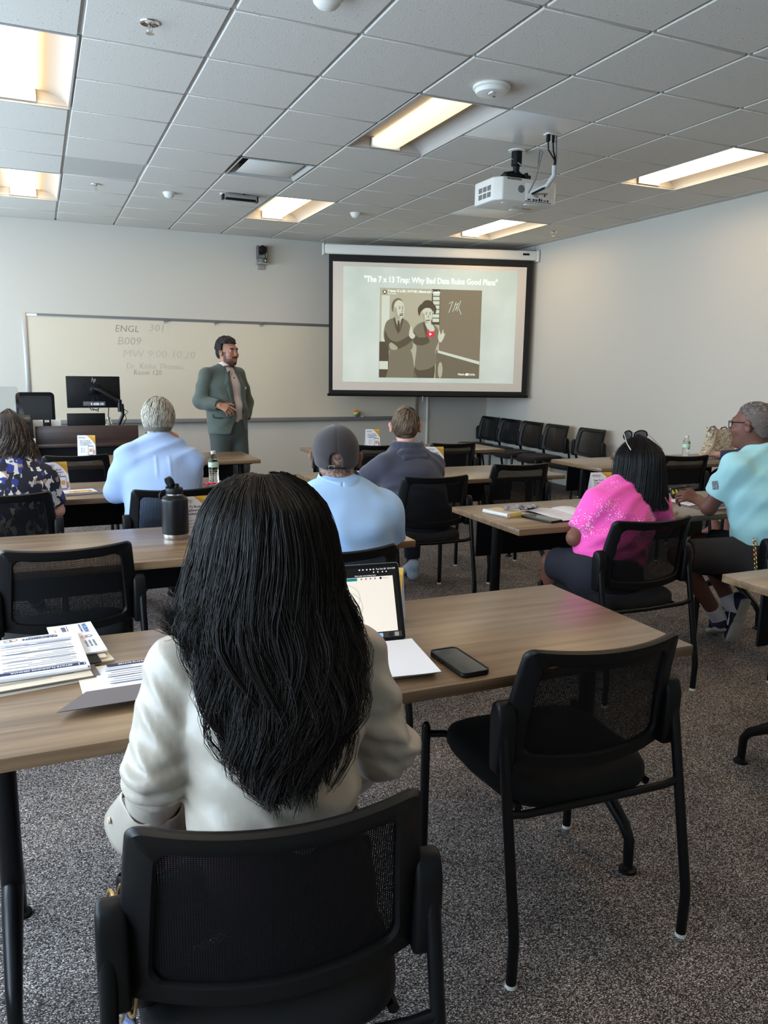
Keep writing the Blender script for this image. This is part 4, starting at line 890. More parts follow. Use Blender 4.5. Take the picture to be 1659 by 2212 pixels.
# --- open folder with a form in its pocket, flap overhanging towards the viewer
OF = empty('open_folder', (.165, 1.83, TH+.004), 3*D2R, cat='folder', label='open grey folder holding a printed form, left of the satin blouse', group=GR)
g = G(); g.box(-.115, -.05, 0, .125, .135, .003); g.build('inner_leaf', M_CREAM, OF, bevel=.0008)
g = G(); g.add([(-.178, -.130, .014), (.125, -.138, .014), (.125, -.035, .009), (-.108, -.030, .009)], [(0, 1, 2, 3)]); g.add([(-.178, -.130, .0125), (.125, -.138, .0125), (.125, -.035, .0075), (-.108, -.030, .0075)], [(3, 2, 1, 0)]); g.build('pocket_flap', M_FOLDER, OF, smooth=False)
g = G(); g.sheet(lambda u, v: (-.075+.19*u, -.045+.172*v, .0045+.002*math.sin(3*v)), 6, 6, (0, 0, -.001)); g.build('form_sheet', M_PAPER, OF)
printing(OF, .0072, [('r', -.045, .110, .115, .126, M_INK), ('t', 'ESTATE PLANNING SEMINAR', -.018, .114, .0095, M_PAPER, 1.0)] + [('r', -.05+.004*(k % 3), .095-.014*k, .01+.02*(k % 4), .097-.014*k, M_INKG) for k in range(8)] + [('r', -.052, .082-.042*k, .09, .0845-.042*k, M_INK) for k in range(3)])
# --- laptop
LT = empty('laptop', (.72, 1.855, TH), -5*D2R, cat='laptop', label='open laptop with a document on its bright screen beside the long dark hair')
g = G(); g.box(-.158, -.225, .003, .158, .0, .016); g.build('base', M_ALU, LT, bevel=.004)
g = G(); g.box(-.14, -.10, .0155, .14, -.02, .0165); g.build('keyboard', M_BLK, LT, smooth=False)
HT = Matrix.Translation((0, .002, .014)) @ Matrix.Rotation(math.radians(90-21), 4, 'X')
def lp(name, m, poly, z0, z1): 
    g = G(); g.prism(poly, z0, z1, HT); return g.build(name, m, LT, smooth=False)
lp('lid', M_ALU, rrect(-.159, 0, .159, .214, .010), -.0055, .0); lp('bezel', M_BLK, rrect(-.1575, .002, .1575, .2125, .009), 0, .0008)
M_SCW = glow('display_white', srgb(236, 226, 212), .52); M_SCD = glow('display_dark', srgb(40, 38, 38), .25)
lp('display', M_SCD, R4(-.150, .010, .150, .203), .0008, .0010)
lp('page', M_SCW, R4(-.146, .028, .138, .178), .0010, .0012)
lp('dock', glow('display_dock', srgb(66, 62, 62), .4), R4(-.10, .012, .148, .026), .0010, .0012)
def ltx(b, x, y, s, m): text_mesh('lettering', b, s, m, LT, HT @ Matrix.Translation((x, y, .0013)), 'LEFT', 0, 0, 1, thick=.0001)
V_IC = glow('icon_white', srgb(240, 240, 240), .6)
ltx('Tue Oct 28  10:14 AM', .092, .196, .006, V_IC)
for k, x in enumerate((.045, .055, .066, .076, .085)): lp('menu_icon', V_IC, EL(x, .198, .0022, .0018, 8), .0012, .0014)
for k, x in enumerate((.085, .097, .110, .121)): lp('tool_icon', V_IC, EL(x, .190, .0018, .0018, 8), .0012, .0014)
lp('share_button', glow('share_teal', srgb(38, 128, 128), .5), rrect(.005, .169, .036, .177, .001, 2), .0014, .0016); ltx('Share', .012, .171, .005, V_IC)
for k, x in enumerate((.048, .061, .074, .087)): lp('page_icon', glow('icon_grey', srgb(130, 126, 122), .4), EL(x, .173, .0025, .0025, 8), .0014, .0016)
lp('avatar', glow('icon_navy', srgb(36, 42, 90), .4), EL(.103, .173, .0035, .0035, 10), .0014, .0016); ltx('Account', .109, .1715, .0045, glow('icon_grey', (1, 1, 1), 1))
ltx('Document 1', -.03, .182, .006, V_IC); ltx('Work plan and meeting notes', .03, .1805, .005, V_IC)
M_SKT = glow('sketch_grey', srgb(120, 112, 106), .35)
for cx, cy, r in ((-.01, .10, .055), (.0, .085, .04), (-.02, .075, .05), (.01, .06, .035), (-.005, .125, .045)):
    g = G(); n = 40; rr = (r, r-.0007)
    for q in rr: g.v += [tuple(HT @ Vector((cx+q*math.cos(2*math.pi*k/n), cy+q*.8*math.sin(2*math.pi*k/n), .0015))) for k in range(n)]
    g.f = [(k, (k+1) % n, n+(k+1) % n, n+k) for k in range(n) if -.14 < cx+r*math.cos(2*math.pi*k/n) < .13 and .03 < cy+r*.8*math.sin(2*math.pi*k/n) < .168]; g.m = [0]*len(g.f); g.build('drawing_line', M_SKT, LT, smooth=False)
for k in range(9):
    lp('text_line', M_SKT, R4(-.05+.004*(k % 3), .155-.013*k, -.012, .1565-.013*k), .0014, .0016)
    lp('check_mark', M_SCD, R4(-.004, .142-.012*k, -.001, .1445-.012*k), .0014, .0016); lp('check_mark', M_SCD, R4(.004, .142-.012*k, .007, .1445-.012*k), .0014, .0016)
for k, c in enumerate(((228, 66, 60), (244, 202, 70), (96, 96, 190), (150, 190, 230), (40, 40, 44), (150, 146, 144))):
    lp('dock_icon', glow('dock_icon_%d' % k, srgb(*c), .5), rrect(.033+.0165*k+.012*(k > 3), .0135, .045+.0165*k+.012*(k > 3), .0245, .002, 2), .0014, .0016)
SHT = sheet('blank_sheet', .77, 1.725, .205, .24, -8, TH+.0185, M_PAPER, 'blank white sheet lying over the laptop keyboard', .0008, 'paper', curl=.002)
PH1 = empty('smartphone', (.942, 1.662, TH), 1*D2R, cat='phone', label='smartphone in a thick black case lying right of the laptop')
g = G(); g.prism(rrect(-.040, -.089, .040, .089, .014), 0, .012); g.build('case', M_BLK, PH1, bevel=.003)
fo, fi = rrect(-.040, -.089, .040, .089, .014), rrect(-.0365, -.0855, .0365, .0855, .011)
g = G(); n = len(fo)
for z in (.011, .0138): g.v += [(x, y, z) for x, y in fo] + [(x, y, z) for x, y in fi]
for k in range(n):
    q = (k+1) % n; g.f += [(2*n+k, 2*n+q, 3*n+q, 3*n+k), (k, q, 2*n+q, 2*n+k), (n+q, n+k, 3*n+k, 3*n+q)]
g.m = [0]*len(g.f); g.build('case_rim', M_BLK, PH1)
g = G(); g.prism(rrect(-.036, -.085, .036, .085, .010), .012, .0124); g.build('screen', mat('phone_glass', srgb(52, 56, 56), .12, noise=(35, .5)), PH1, smooth=False)
for y in (.01, .03): g = G(); g.box(-.042, y, .004, -.0395, y+.014, .009); g.build('side_button', M_BLK, PH1, bevel=.001)

# --- pink person's table
NB = empty('spiral_notebook', (2.185, 3.445, TH), 14*D2R, cat='notebook', label='small white spiral notebook with a yellow edge at the table corner')
g = G(); g.box(-.045, -.085, 0, .05, .085, .018); g.build('pages', M_CREAM, NB, bevel=.001)
g = G(); g.box(-.045, -.086, .0185, .05, .086, .020); g.build('cover', mat('kraft_cover', srgb(214, 190, 158), .7), NB)
g = G(); g.box(-.030, -.0865, .004, .05, -.0852, .015); g.build('yellow_edge', mat('yellow_edge', srgb(226, 226, 70), .6), NB, smooth=False)
g = G(); g.tube([(-.05, -.088, .011), (-.05, .088, .011)], .012, 12); g.build('spiral_roll', M_WHITEPL2, NB)
for k in range(14): g = G(); a = -.078+.012*k; g.tube([(-.05+.0125*math.cos(w), a, .011+.0125*math.sin(w)) for w in [2*math.pi*q/10 for q in range(11)]], .0012, 5); g.build('spiral_ring', M_CHROME, NB)
SK = empty('scarf', (2.255, 3.44, TH+.020), 0, cat='cloth', label='crumpled grey cloth strap lying on the notebook')
random.seed(4)
for k in range(5):
    p0 = Vector((-.07+.03*k, -.02+.02*(k % 2), .008)); pts = [p0 + Vector((.018*q + .01*math.sin(q*2+k), .03*math.sin(q*1.3+k*2), .012*abs(math.sin(q*1.7+k)))) for q in range(6)]
    g = G(); g.tube(pts, .011, 8, squash=.35); g.build('fold', mat('grey_cloth', srgb(128, 128, 142), .85, sheen=.3), SK)
KY = empty('key_ring', (2.36, 3.50, TH+.002), 0, cat='keys', label='bunch of keys with a dark fob behind the grey cloth')
for k in range(4): g = G(); g.box(-.03, -.004, .004+.004*k, .012, .006, .006+.004*k, T=rz(k*.6)); g.build('key', M_CHROME, KY)
g = G(); g.box(.01, -.012, .002, .07, .012, .018); g.build('fob', mat('fob_brown', srgb(58, 38, 32), .5), KY, bevel=.003)
PH2 = empty('smartphone', (2.287, 3.285, TH), 14*D2R, cat='phone', label='black smartphone beside the notebook on the table of the person in pink')
g = G(); g.prism(rrect(-.041, -.135, .041, .135*.55, .010), 0, .012); g.build('case', M_BLKM, PH2, bevel=.002)
g = G(); g.prism(rrect(-.038, -.132, .038, .132*.55, .009), .012, .0124); g.build('screen', mat('phone_glass_b', srgb(84, 84, 74), .15), PH2, smooth=False)
F2 = empty('paper_folder', (2.49, 3.31, TH), 2*D2R, cat='folder', label='open dark folder with printed papers under the elbow of the person in pink')
g = G(); g.box(-.145, -.15, 0, .16, .16, .004); g.build('cover', M_BLK, F2, bevel=.001)
g = G(); g.sheet(lambda u, v: (-.135+.15*u, -.14+.285*v, .007+.006*math.sin(math.pi*u)*v+.004*v), 8, 8, (0, 0, -.002)); g.build('left_page', M_PAPER, F2)
g = G(); g.sheet(lambda u, v: (.02+.13*u, -.13+.285*v, .009+.005*math.sin(math.pi*u)+.003*v), 8, 8, (0, 0, -.003)); g.build('right_page', M_PAPER, F2)
printing(F2, .0165, [('r', -.12, .115-.02*k, -.02-.02*(k % 3), .118-.02*k, mat('print_faint', srgb(190, 188, 196), .8)) for k in range(10)])
text_mesh('lettering', 'Complete Estate Plan', .012, M_INKG, F2, Matrix.Translation((-.075, -.125, .0105)), 'LEFT', 0, .0002, .9, thick=.0001)
F3 = empty('paper_folder', (3.44, 3.32, TH), -4*D2R, cat='folder', label='dark folder with printed papers beside the elbow of the man in aqua', group='folders on the pink person table')
g = G(); g.box(-.13, -.17, 0, .16, .15, .004); g.build('cover', M_FOLDER, F3, bevel=.001)
g = G(); g.sheet(lambda u, v: (-.12+.2*u, -.03+.20*v, .007+.004*math.sin(math.pi*u)), 6, 6, (0, 0, -.002)); g.build('page', M_PAPER, F3)
printing(F3, .0115, [('r', -.10, .14-.02*k, .03-.02*(k % 3), .143-.02*k, M_INKG) for k in range(7)])
g = G(); g.prism(rrect(-.02, -.145, .075, -.095, .006), .0042, .0052); g.build('business_card', M_PAPER, F3, smooth=False)
CU = empty('yellow_black_disc', (3.42, 3.53, TH), .3, cat='lid', label='round black and yellow lid standing beside the dark bob haircut')
g = G(); T = Matrix.Translation((0, 0, .030)) @ Matrix.Rotation(math.radians(62), 4, 'X'); g.lathe([(.001, 0), (.036, 0), (.038, .006), (.036, .012), (.001, .012)], 28, T=T); g.build('rim', M_BLK, CU)
for q in range(3): g = G(); a0 = 2*math.pi*q/3; pts = [(0, 0)] + [(.030*math.cos(a0+w), .030*math.sin(a0+w)) for w in (0, .35, .7, 1.1)]; g.prism([(x+.004*math.cos(a0+.5), y+.004*math.sin(a0+.5)) for x, y in pts], .012, .0135, T); g.build('yellow_segment', mat('yellow_plastic', srgb(216, 196, 40), .4), CU, smooth=False)
# --- other papers
F4 = empty('brochure', (.19, 4.86, TH), 10*D2R, cat='brochure', label='colour brochure on a dark folder beside the person in the floral top')
g = G(); g.box(-.13, -.10, 0, .11, .10, .004); g.build('folder', M_FOLDER, F4, bevel=.001)
g = G(); g.box(-.11, -.03, .004, .09, .095, .0055); g.build('leaf', M_PAPER, F4); flat('photo_print', R4(-.06, -.02, .07, .045), mat('print_photo', srgb(214, 160, 96), .6, noise=(45, .6)), F4, Matrix.Translation((0, 0, .0056)), .0002)
F5 = empty('paper_folder', (2.13, 5.06, TH), -6*D2R, cat='folder', label='folder of papers with a red mark beside the navy hooded person')
g = G(); g.box(-.12, -.13, 0, .16, .13, .005); g.build('cover', M_BLK, F5, bevel=.001)
g = G(); g.box(-.11, -.12, .005, .15, .12, .014); g.build('pages', M_PAPER, F5, bevel=.001); flat('red_print', R4(.02, -.10, .10, -.055), M_RED, F5, Matrix.Translation((0, 0, .0142)), .0002)
PK = empty('pink_wrapper', (.958, 4.93, TH), .4, cat='wrapper', label='small hot pink wrapper beside the water bottle')
g = G(); g.sheet(lambda u, v: (-.04+.08*u, -.02+.04*v, .006+.010*abs(math.sin(7*u+3*v))), 8, 5, (0, 0, -.002)); g.build('foil', mat('hot_pink', srgb(226, 40, 96), .4), PK)
CP = empty('paper_scrap', (4.57, 5.42, TH), .3, cat='paper', label='small folded cream paper on the handbag table behind the dark bob')
g = G(); g.add([(-.04, 0, 0), (.04, 0, 0), (.03, .02, .05), (-.03, .02, .05)], [(0, 1, 2, 3)]); g.add([(-.04, .04, 0), (.04, .04, 0), (.03, .0205, .05), (-.03, .0205, .05)], [(3, 2, 1, 0)]); g.build('leaf', M_CREAM, CP, smooth=False)
# --- handbag table
F6 = empty('paper_folder', (5.42, 5.08, TH), 6*D2R, cat='folder', label='dark folder lying under the floral handbag')
g = G(); g.box(-.17, -.12, 0, .20, .12, .006); g.build('cover', M_FOLDER, F6, bevel=.001)
HB = empty('handbag', (5.46, 5.17, TH+.006), -6*D2R, cat='handbag', label='tan floral brocade handbag with slouching sides on the table by the wall')
def brocade():
    m = mat('brocade', srgb(190, 172, 142), .7, sheen=.3); nt = m.node_tree; L = nt.links.new; b = nt.nodes['Principled BSDF']
    tc = nt.nodes.new('ShaderNodeTexCoord'); v = nt.nodes.new('ShaderNodeTexNoise'); v.inputs['Scale'].default_value = 26; v.inputs['Detail'].default_value = 3; v.inputs['Distortion'].default_value = 2.2
    L(tc.outputs['Object'], v.inputs['Vector']); cr = nt.nodes.new('ShaderNodeValToRGB'); e = cr.color_ramp.elements
    e[0].position = .38; e[0].color = srgb(124, 110, 82); e[1].position = .47; e[1].color = srgb(205, 188, 160); k = e.new(.58); k.color = srgb(196, 178, 150); k = e.new(.62); k.color = srgb(226, 222, 212)
    L(v.outputs['Fac'], cr.inputs['Fac']); L(cr.outputs['Color'], b.inputs['Base Color']); return m
def bagpt(u, v):
    a = 2*math.pi*u; e = .55; c, s = math.cos(a), math.sin(a)
    x = math.copysign(abs(c)**e, c)*(.165-.022*v - .03*math.sin(math.pi*v)*(c < 0)); y = math.copysign(abs(s)**e, s)*(.075-.035*v)
    lean = .05*v*v if c < 0 else 0.0
    return (x+lean*.4, y + .008*math.sin(5*a+4*v)*v, .25*v + (.03*v if c < 0 else 0.0)*(1-abs(s)) + .006*math.sin(3*a)*v)
g = G(); g.sheet(bagpt, 48, 12); g.add([bagpt(k/48, 0) for k in range(48)], [tuple(range(47, -1, -1))]); g.build('body', brocade(), HB, ang=70)
g = G(); g.tube([(-.13, -.03, .235), (-.125, -.05, .275), (-.10, -.058, .28), (-.07, -.06, .25), (-.11, -.085, .12), (-.165, -.10, .06), (-.17, -.10, .035)], .013, 8, squash=.35); g.build('handle', mat('tan_leather', srgb(168, 146, 120), .55), HB)
g = G(); g.tube([(.03, .02, .235), (.06, .03, .262), (.10, .03, .268), (.12, .02, .245)], .009, 8, squash=.5); g.build('handle', mat('dark_leather', srgb(60, 50, 46), .5), HB)
# --- handbag on the nearest chair's seat
BG = empty('shoulder_bag', (.222, 1.185, .452), 12*D2R, cat='handbag', label='black zipped bag with gold zip and embossed letters beside the nearest chair back')
def bp2(u, v):
    a = 2*math.pi*u; c, s = math.cos(a), math.sin(a)
    return (-.165+.31*v, .045*c*(1-.2*abs(2*v-1)**4), .112+.112*s*(1-.15*abs(2*v-1)**6))
g = G(); g.sheet(bp2, 28, 10); g.add([bp2(k/28, 0) for k in range(28)], [tuple(range(28))]); g.add([bp2(k/28, 1) for k in range(28)], [tuple(range(27, -1, -1))]); g.build('body', mat('black_leather', (.010, .010, .014), .35, bump=(140, .2)), BG)
for r_, x0 in ((1.02, -.150), (1.0, -.168)):
    g = G(); n = 26; g.tube([(x0, .045*r_*math.cos(2*math.pi*k/n), .112+.112*r_*math.sin(2*math.pi*k/n)) for k in range(n+1)], .0028, 6); g.build('zip', mat('gold_metal', srgb(206, 170, 110), .3, .9), BG)
text_mesh('lettering', 'SS', .055, mat('embossed', (.05, .05, .06), .3), BG, Matrix.Translation((-.1665, .03, .13)) @ Matrix.Rotation(-math.pi/2, 4, 'Z') @ Matrix.Rotation(math.pi/2, 4, 'X'), 'LEFT', 0, 0, .9, thick=.001)
for k in range(26):
    a = k/25; p = Vector((-.06+.30*a, -.065-.01*math.sin(6*a), .12+.10*math.sin(math.pi*a)*.5-.10*a)); g = G(); 
    g.tube([p+Vector((.006*math.cos(w), 0.003*(k % 2)*math.sin(w), .004*math.sin(w))) for w in [2*math.pi*q/8 for q in range(9)]], .0013, 5); g.build('chain_link', MATS['gold_metal'], BG)
g = G(); g.tube([(.03+.018*math.cos(w), -.07, .06+.018*math.sin(w)) for w in [2*math.pi*q/16 for q in range(17)]], .003, 6); g.build('ring', M_CHROME, BG)
SC2 = empty('patterned_scarf', (.088, 1.235, .40), 0, cat='scarf', label='corner of a blue grey patterned scarf hanging beside the nearest chair')
g = G(); g.sheet(lambda u, v: (-.012-.045*(1-abs(2*u-1))*v+.006*math.sin(9*v), -.05+.13*u, .06-.13*v*(1-.5*abs(2*u-1))), 10, 8, (.003, 0, 0)); g.build('cloth', mat('paisley', srgb(110, 122, 156), .85, noise=(70, .5)), SC2)

# ================================================================== IMPLICIT-SURFACE BODIES
def A3(p): return np.array(p, float)
class Field:
    """a union of soft primitives, meshed as one continuous surface"""
    def __init__(s, h): s.h = h; s.p = []; s.post = []
    def _add(s, fn, lo, hi, k, op): s.p.append((fn, np.minimum(lo, hi), np.maximum(lo, hi), k, op)); return s
    def cap(s, a, b, ra, rb, k=.03, op=1, fa=False, fb=False):
        a, b = A3(a), A3(b); ba = b-a; L2 = max(ba@ba, 1e-9); ax = ba/math.sqrt(L2)
        def fn(P):
            t = np.clip(((P-a)@ba)/L2, 0, 1); d = np.linalg.norm(P-a-t[..., None]*ba, axis=-1) - (ra+(rb-ra)*t)
            if fb: d = np.maximum(d, (P-b)@ax)
            if fa: d = np.maximum(d, (a-P)@ax)
            return d
        r = max(ra, rb); return s._add(fn, np.minimum(a, b)-r, np.maximum(a, b)+r, k, op)
    def chain(s, pts, rs, k=.03, **kw):
        for i in range(len(pts)-1): s.cap(pts[i], pts[i+1], rs[i], rs[i+1], k, **kw)
        return s
    def ell(s, c, r, R=None, k=.03, op=1):
        c, r = A3(c), A3(r); R = np.eye(3) if R is None else np.array(R)
        def fn(P):
            q = (P-c)@R.T; k0 = np.linalg.norm(q/r, axis=-1); k1 = np.linalg.norm(q/(r*r), axis=-1)+1e-9
            return k0*(k0-1)/k1
        m = np.abs(R.T)@r; return s._add(fn, c-m, c+m, k, op)
    def ecap(s, a, b, wa, wb, side, k=.03, op=1, fa=False, fb=False):
        """elliptic cone: half sizes (across, depth) wa at a, wb at b; 'side' is the across direction"""
        a, b, side = A3(a), A3(b), A3(side); ba = b-a; L = np.linalg.norm(ba); ax = ba/L
        u = side-ax*(side@ax); u /= np.linalg.norm(u); v = np.cross(ax, u)
        def fn(P):
            q = P-a; z = q@ax; t = np.clip(z/L, 0, 1); w = wa[0]+(wb[0]-wa[0])*t; d = wa[1]+(wb[1]-wa[1])*t; m = np.minimum(w, d)
            e = np.where(z < 0, z, np.where(z > L, z-L, 0.0))
            x = np.sqrt(((q@u)/w)**2+((q@v)/d)**2+(e/m)**2); k1 = np.sqrt(((q@u)/w**2)**2+((q@v)/d**2)**2+(e/m**2)**2)+1e-9
            r = x*(x-1)/k1
            if fb: r = np.maximum(r, z-L)
            if fa: r = np.maximum(r, -z)
            return r
        m = max(*wa, *wb); return s._add(fn, np.minimum(a, b)-m, np.maximum(a, b)+m, k, op)
    def mesh(s):
        h = s.h; ad = [p for p in s.p if p[4] == 1]
        lo = np.min([p[1] for p in ad], axis=0)-4*h; hi = np.max([p[2] for p in ad], axis=0)+4*h
        n = np.ceil((hi-lo)/h).astype(int)+1; D = np.full(n, .06, np.float32)
        ax = [lo[i]+h*np.arange(n[i]) for i in range(3)]
        for fn, l, u, k, op in s.p:
            i0 = np.maximum(np.floor((l-.05-lo)/h).astype(int), 0); i1 = np.minimum(np.ceil((u+.05-lo)/h).astype(int)+1, n)
            if np.any(i1 <= i0): continue
            sl = tuple(slice(a, b) for a, b in zip(i0, i1))
            P = np.stack(np.meshgrid(*[ax[i][sl[i]] for i in range(3)], indexing='ij'), -1); d = fn(P); c = D[sl]
            if op == 1: q = np.maximum(k-np.abs(c-d), 0)/k; D[sl] = np.minimum(c, d)-q*q*k*.25
            else: q = np.maximum(k-np.abs(c+d), 0)/k; D[sl] = np.maximum(c, -d)+q*q*k*.25
        if s.post:
            P = np.stack(np.meshgrid(*ax, indexing='ij'), -1)
            for f in s.post: D = f(P, D)
        return nets(D, lo, h)
def nets(D, lo, h):
    S = D < 0; n = D.shape; offs = [(i, j, k) for i in (0, 1) for j in (0, 1) for k in (0, 1)]
    cnt = sum(S[o[0]:n[0]-1+o[0], o[1]:n[1]-1+o[1], o[2]:n[2]-1+o[2]].astype(np.int8) for o in offs)
    cells = np.argwhere((cnt > 0) & (cnt < 8)); idx = np.full([m-1 for m in n], -1, np.int64); idx[tuple(cells.T)] = np.arange(len(cells))
    val = np.stack([D[cells[:, 0]+o[0], cells[:, 1]+o[1], cells[:, 2]+o[2]] for o in offs], 1); O = np.array(offs, float)
    acc = np.zeros((len(cells), 3)); c = np.zeros(len(cells))
    for a in range(8):
        for b in range(a+1, 8):
            if np.abs(O[a]-O[b]).sum() != 1: continue
            m = (val[:, a] < 0) != (val[:, b] < 0); t = np.where(m, val[:, a]/np.where(m, val[:, a]-val[:, b], 1), 0)
            acc += np.where(m[:, None], O[a]+t[:, None]*(O[b]-O[a]), 0); c += m
    V = lo+h*(cells+acc/c[:, None]); F = []
    for ax in range(3):
        b, d = (ax+1) % 3, (ax+2) % 3; sa = [slice(None)]*3; sb = [slice(None)]*3; sa[ax] = slice(0, n[ax]-1); sb[ax] = slice(1, n[ax])
        A, B = S[tuple(sa)], S[tuple(sb)]; e = np.argwhere(A != B); e = e[(e[:, b] > 0) & (e[:, d] > 0) & (e[:, b] < n[b]-1) & (e[:, d] < n[d]-1)]
        def g(db, dd):
            q = e.copy(); q[:, b] += db; q[:, d] += dd; return idx[tuple(q.T)]
        Q = np.stack([g(-1, -1), g(0, -1), g(0, 0), g(-1, 0)], 1); ins = A[tuple(e.T)]
        Q[~ins] = Q[~ins][:, ::-1]; F.append(Q)
    return V, np.concatenate(F)
def np_mesh(name, V, F, m, parent=None, col=None, uv=None, smooth=True, **kw):
    me = bpy.data.meshes.new(name); k = F.shape[1]
    me.vertices.add(len(V)); me.vertices.foreach_set('co', np.ascontiguousarray(V, np.float32).ravel())
    me.loops.add(F.size); me.loops.foreach_set('vertex_index', F.astype(np.int32).ravel())
    me.polygons.add(len(F)); me.polygons.foreach_set('loop_start', np.arange(0, F.size, k, dtype=np.int32)); me.polygons.foreach_set('loop_total', np.full(len(F), k, np.int32))
    me.update(calc_edges=True); me.validate()
    if smooth: me.polygons.foreach_set('use_smooth', np.ones(len(F), bool))
    for x in (m if isinstance(m, (list, tuple)) else [m]): me.materials.append(x)
    if col is not None:
        a = me.color_attributes.new('Col', 'FLOAT_COLOR', 'POINT'); a.data.foreach_set('color', np.concatenate([col, np.ones((len(V), 1))], 1).astype(np.float32).ravel())
    return link(name, me, parent, **kw)
def vnormals(V, F):
    n = np.cross(V[F[:, 1]]-V[F[:, 0]], V[F[:, 2]]-V[F[:, 0]]); N = np.zeros_like(V)
    for k in range(F.shape[1]): np.add.at(N, F[:, k], n)
    return N/(np.linalg.norm(N, axis=1, keepdims=True)+1e-12)
def relax(V, F, it=2, w=.5):
    for _ in range(it):
        S = np.zeros_like(V); c = np.zeros(len(V)); k = F.shape[1]
        for q in range(k):
            np.add.at(S, F[:, q], V[F[:, (q+1) % k]]); np.add.at(c, F[:, q], 1); np.add.at(S, F[:, (q+1) % k], V[F[:, q]]); np.add.at(c, F[:, (q+1) % k], 1)
        V = V*(1-w)+w*S/np.maximum(c, 1)[:, None]
    return V
def folds(V, N, amp, wl, seed, dirs, mask=None, sharp=1.6):
    """long cloth folds: ridged waves running across each direction of dirs, warped so that they wander"""
    r = np.random.RandomState(seed); d = np.zeros(len(V))
    wx = .5*wl*np.sin(V@r.randn(3)*6+r.rand()*6)+.35*wl*np.sin(V@r.randn(3)*11+r.rand()*6)
    for q in dirs:
        q = A3(q)/np.linalg.norm(q); ph = (V@q+wx)/wl*2*math.pi+r.rand()*6
        env = .5+.5*np.sin(V@r.randn(3)*7+r.rand()*6)
        d += env*((.5+.5*np.sin(ph))**sharp-.35)
    if mask is not None: d = d*mask(V)
    return V+N*(amp*d)[:, None]
def strands(paths, r0, r1, name, m, parent=None, **kw):
    """paths (n, k, 3): every row becomes a thin three-sided tapering strand"""
    P = np.asarray(paths, float); n, k, _ = P.shape; T = np.gradient(P, axis=1); T /= np.linalg.norm(T, axis=2, keepdims=True)+1e-12
    up = np.array([.3, -.9, .2]); U = np.cross(T, up); U /= np.linalg.norm(U, axis=2, keepdims=True)+1e-12; W = np.cross(T, U)
    t = np.linspace(0, 1, k); r = (np.asarray(r0).reshape(-1, 1)*(1-t**2)+np.asarray(r1).reshape(-1, 1)*t**2)[..., None]
    V = np.stack([P+r*(U*math.cos(a)+W*math.sin(a)) for a in (0, 2.094, 4.189)], 2).reshape(-1, 3)
    i = np.arange(n)[:, None, None]*k*3+np.arange(k-1)[None, :, None]*3; c = np.arange(3)[None, None, :]; d = (c+1) % 3
    F = np.stack([i+c, i+d, i+3+d, i+3+c], -1).reshape(-1, 4)
    return np_mesh(name, V, F, m, parent, **kw)
def orient(f, up=(0, 0, 1)):
    """rows: right, forward, up"""
    f = A3(f)/np.linalg.norm(f); r = np.cross(f, A3(up)); r /= np.linalg.norm(r); return np.array([r, f, np.cross(r, f)])
def skin_mat(name, c, rough=.5):
    return mat(name, srgb(*c), rough, spec=.35, attr='Col', bump=(320, .06))
def lin(*c): return np.array(srgb(*c)[:3])
def head_prims(F, c, R, s=1.0, face=True, ears=True, ex=0.0):
    q = lambda r, f, u: A3(c)+s*(r*R[0]+f*R[1]+u*R[2]); e = lambda p, rad, k=.03, op=1: F.ell(q(*p), A3(rad)*s, R, k*s, op)
    e((0, -.012, .028), (.075, .095, .086)); e((0, .030, -.040), (.058, .062, .072)); e((0, .055, -.080), (.040, .038, .034)); e((0, .084, -.098), (.020, .016, .015), .02)
    if face:
        e((.036, .068, -.022), (.026, .022, .022), .03); e((-.036, .068, -.022), (.026, .022, .022), .03)
        F.cap(q(-.036, .080, .032), q(.036, .080, .032), .012*s, .012*s, .02)
        F.cap(q(0, .088, .022), q(0, .108, -.022), .0075*s, .012*s, .012); e((.011, .096, -.027), (.008, .010, .007), .01); e((-.011, .096, -.027), (.008, .010, .007), .01)
        for x in (-.031, .031): e((x, .094, .010), (.015, .012, .010), .012, -1); e((x, .078, .010), (.0125, .0125, .0125), .004)
        F.cap(q(-.017, .086, -.0585), q(.017, .086, -.0585), .0065*s, .0065*s, .008); F.cap(q(-.015, .086, -.069), q(.015, .086, -.069), .007*s, .007*s, .008)
    if ears:
        for x in (-1, 1):
            e((x*(.078+ex), -.006, -.004), (.009+ex*.4, .020, .034), .01); e((x*(.084+ex*1.3), -.010, .012), (.008, .016, .018), .008); e((x*(.083+ex*1.2), -.002, -.004), (.006, .009, .013), .006, -1)
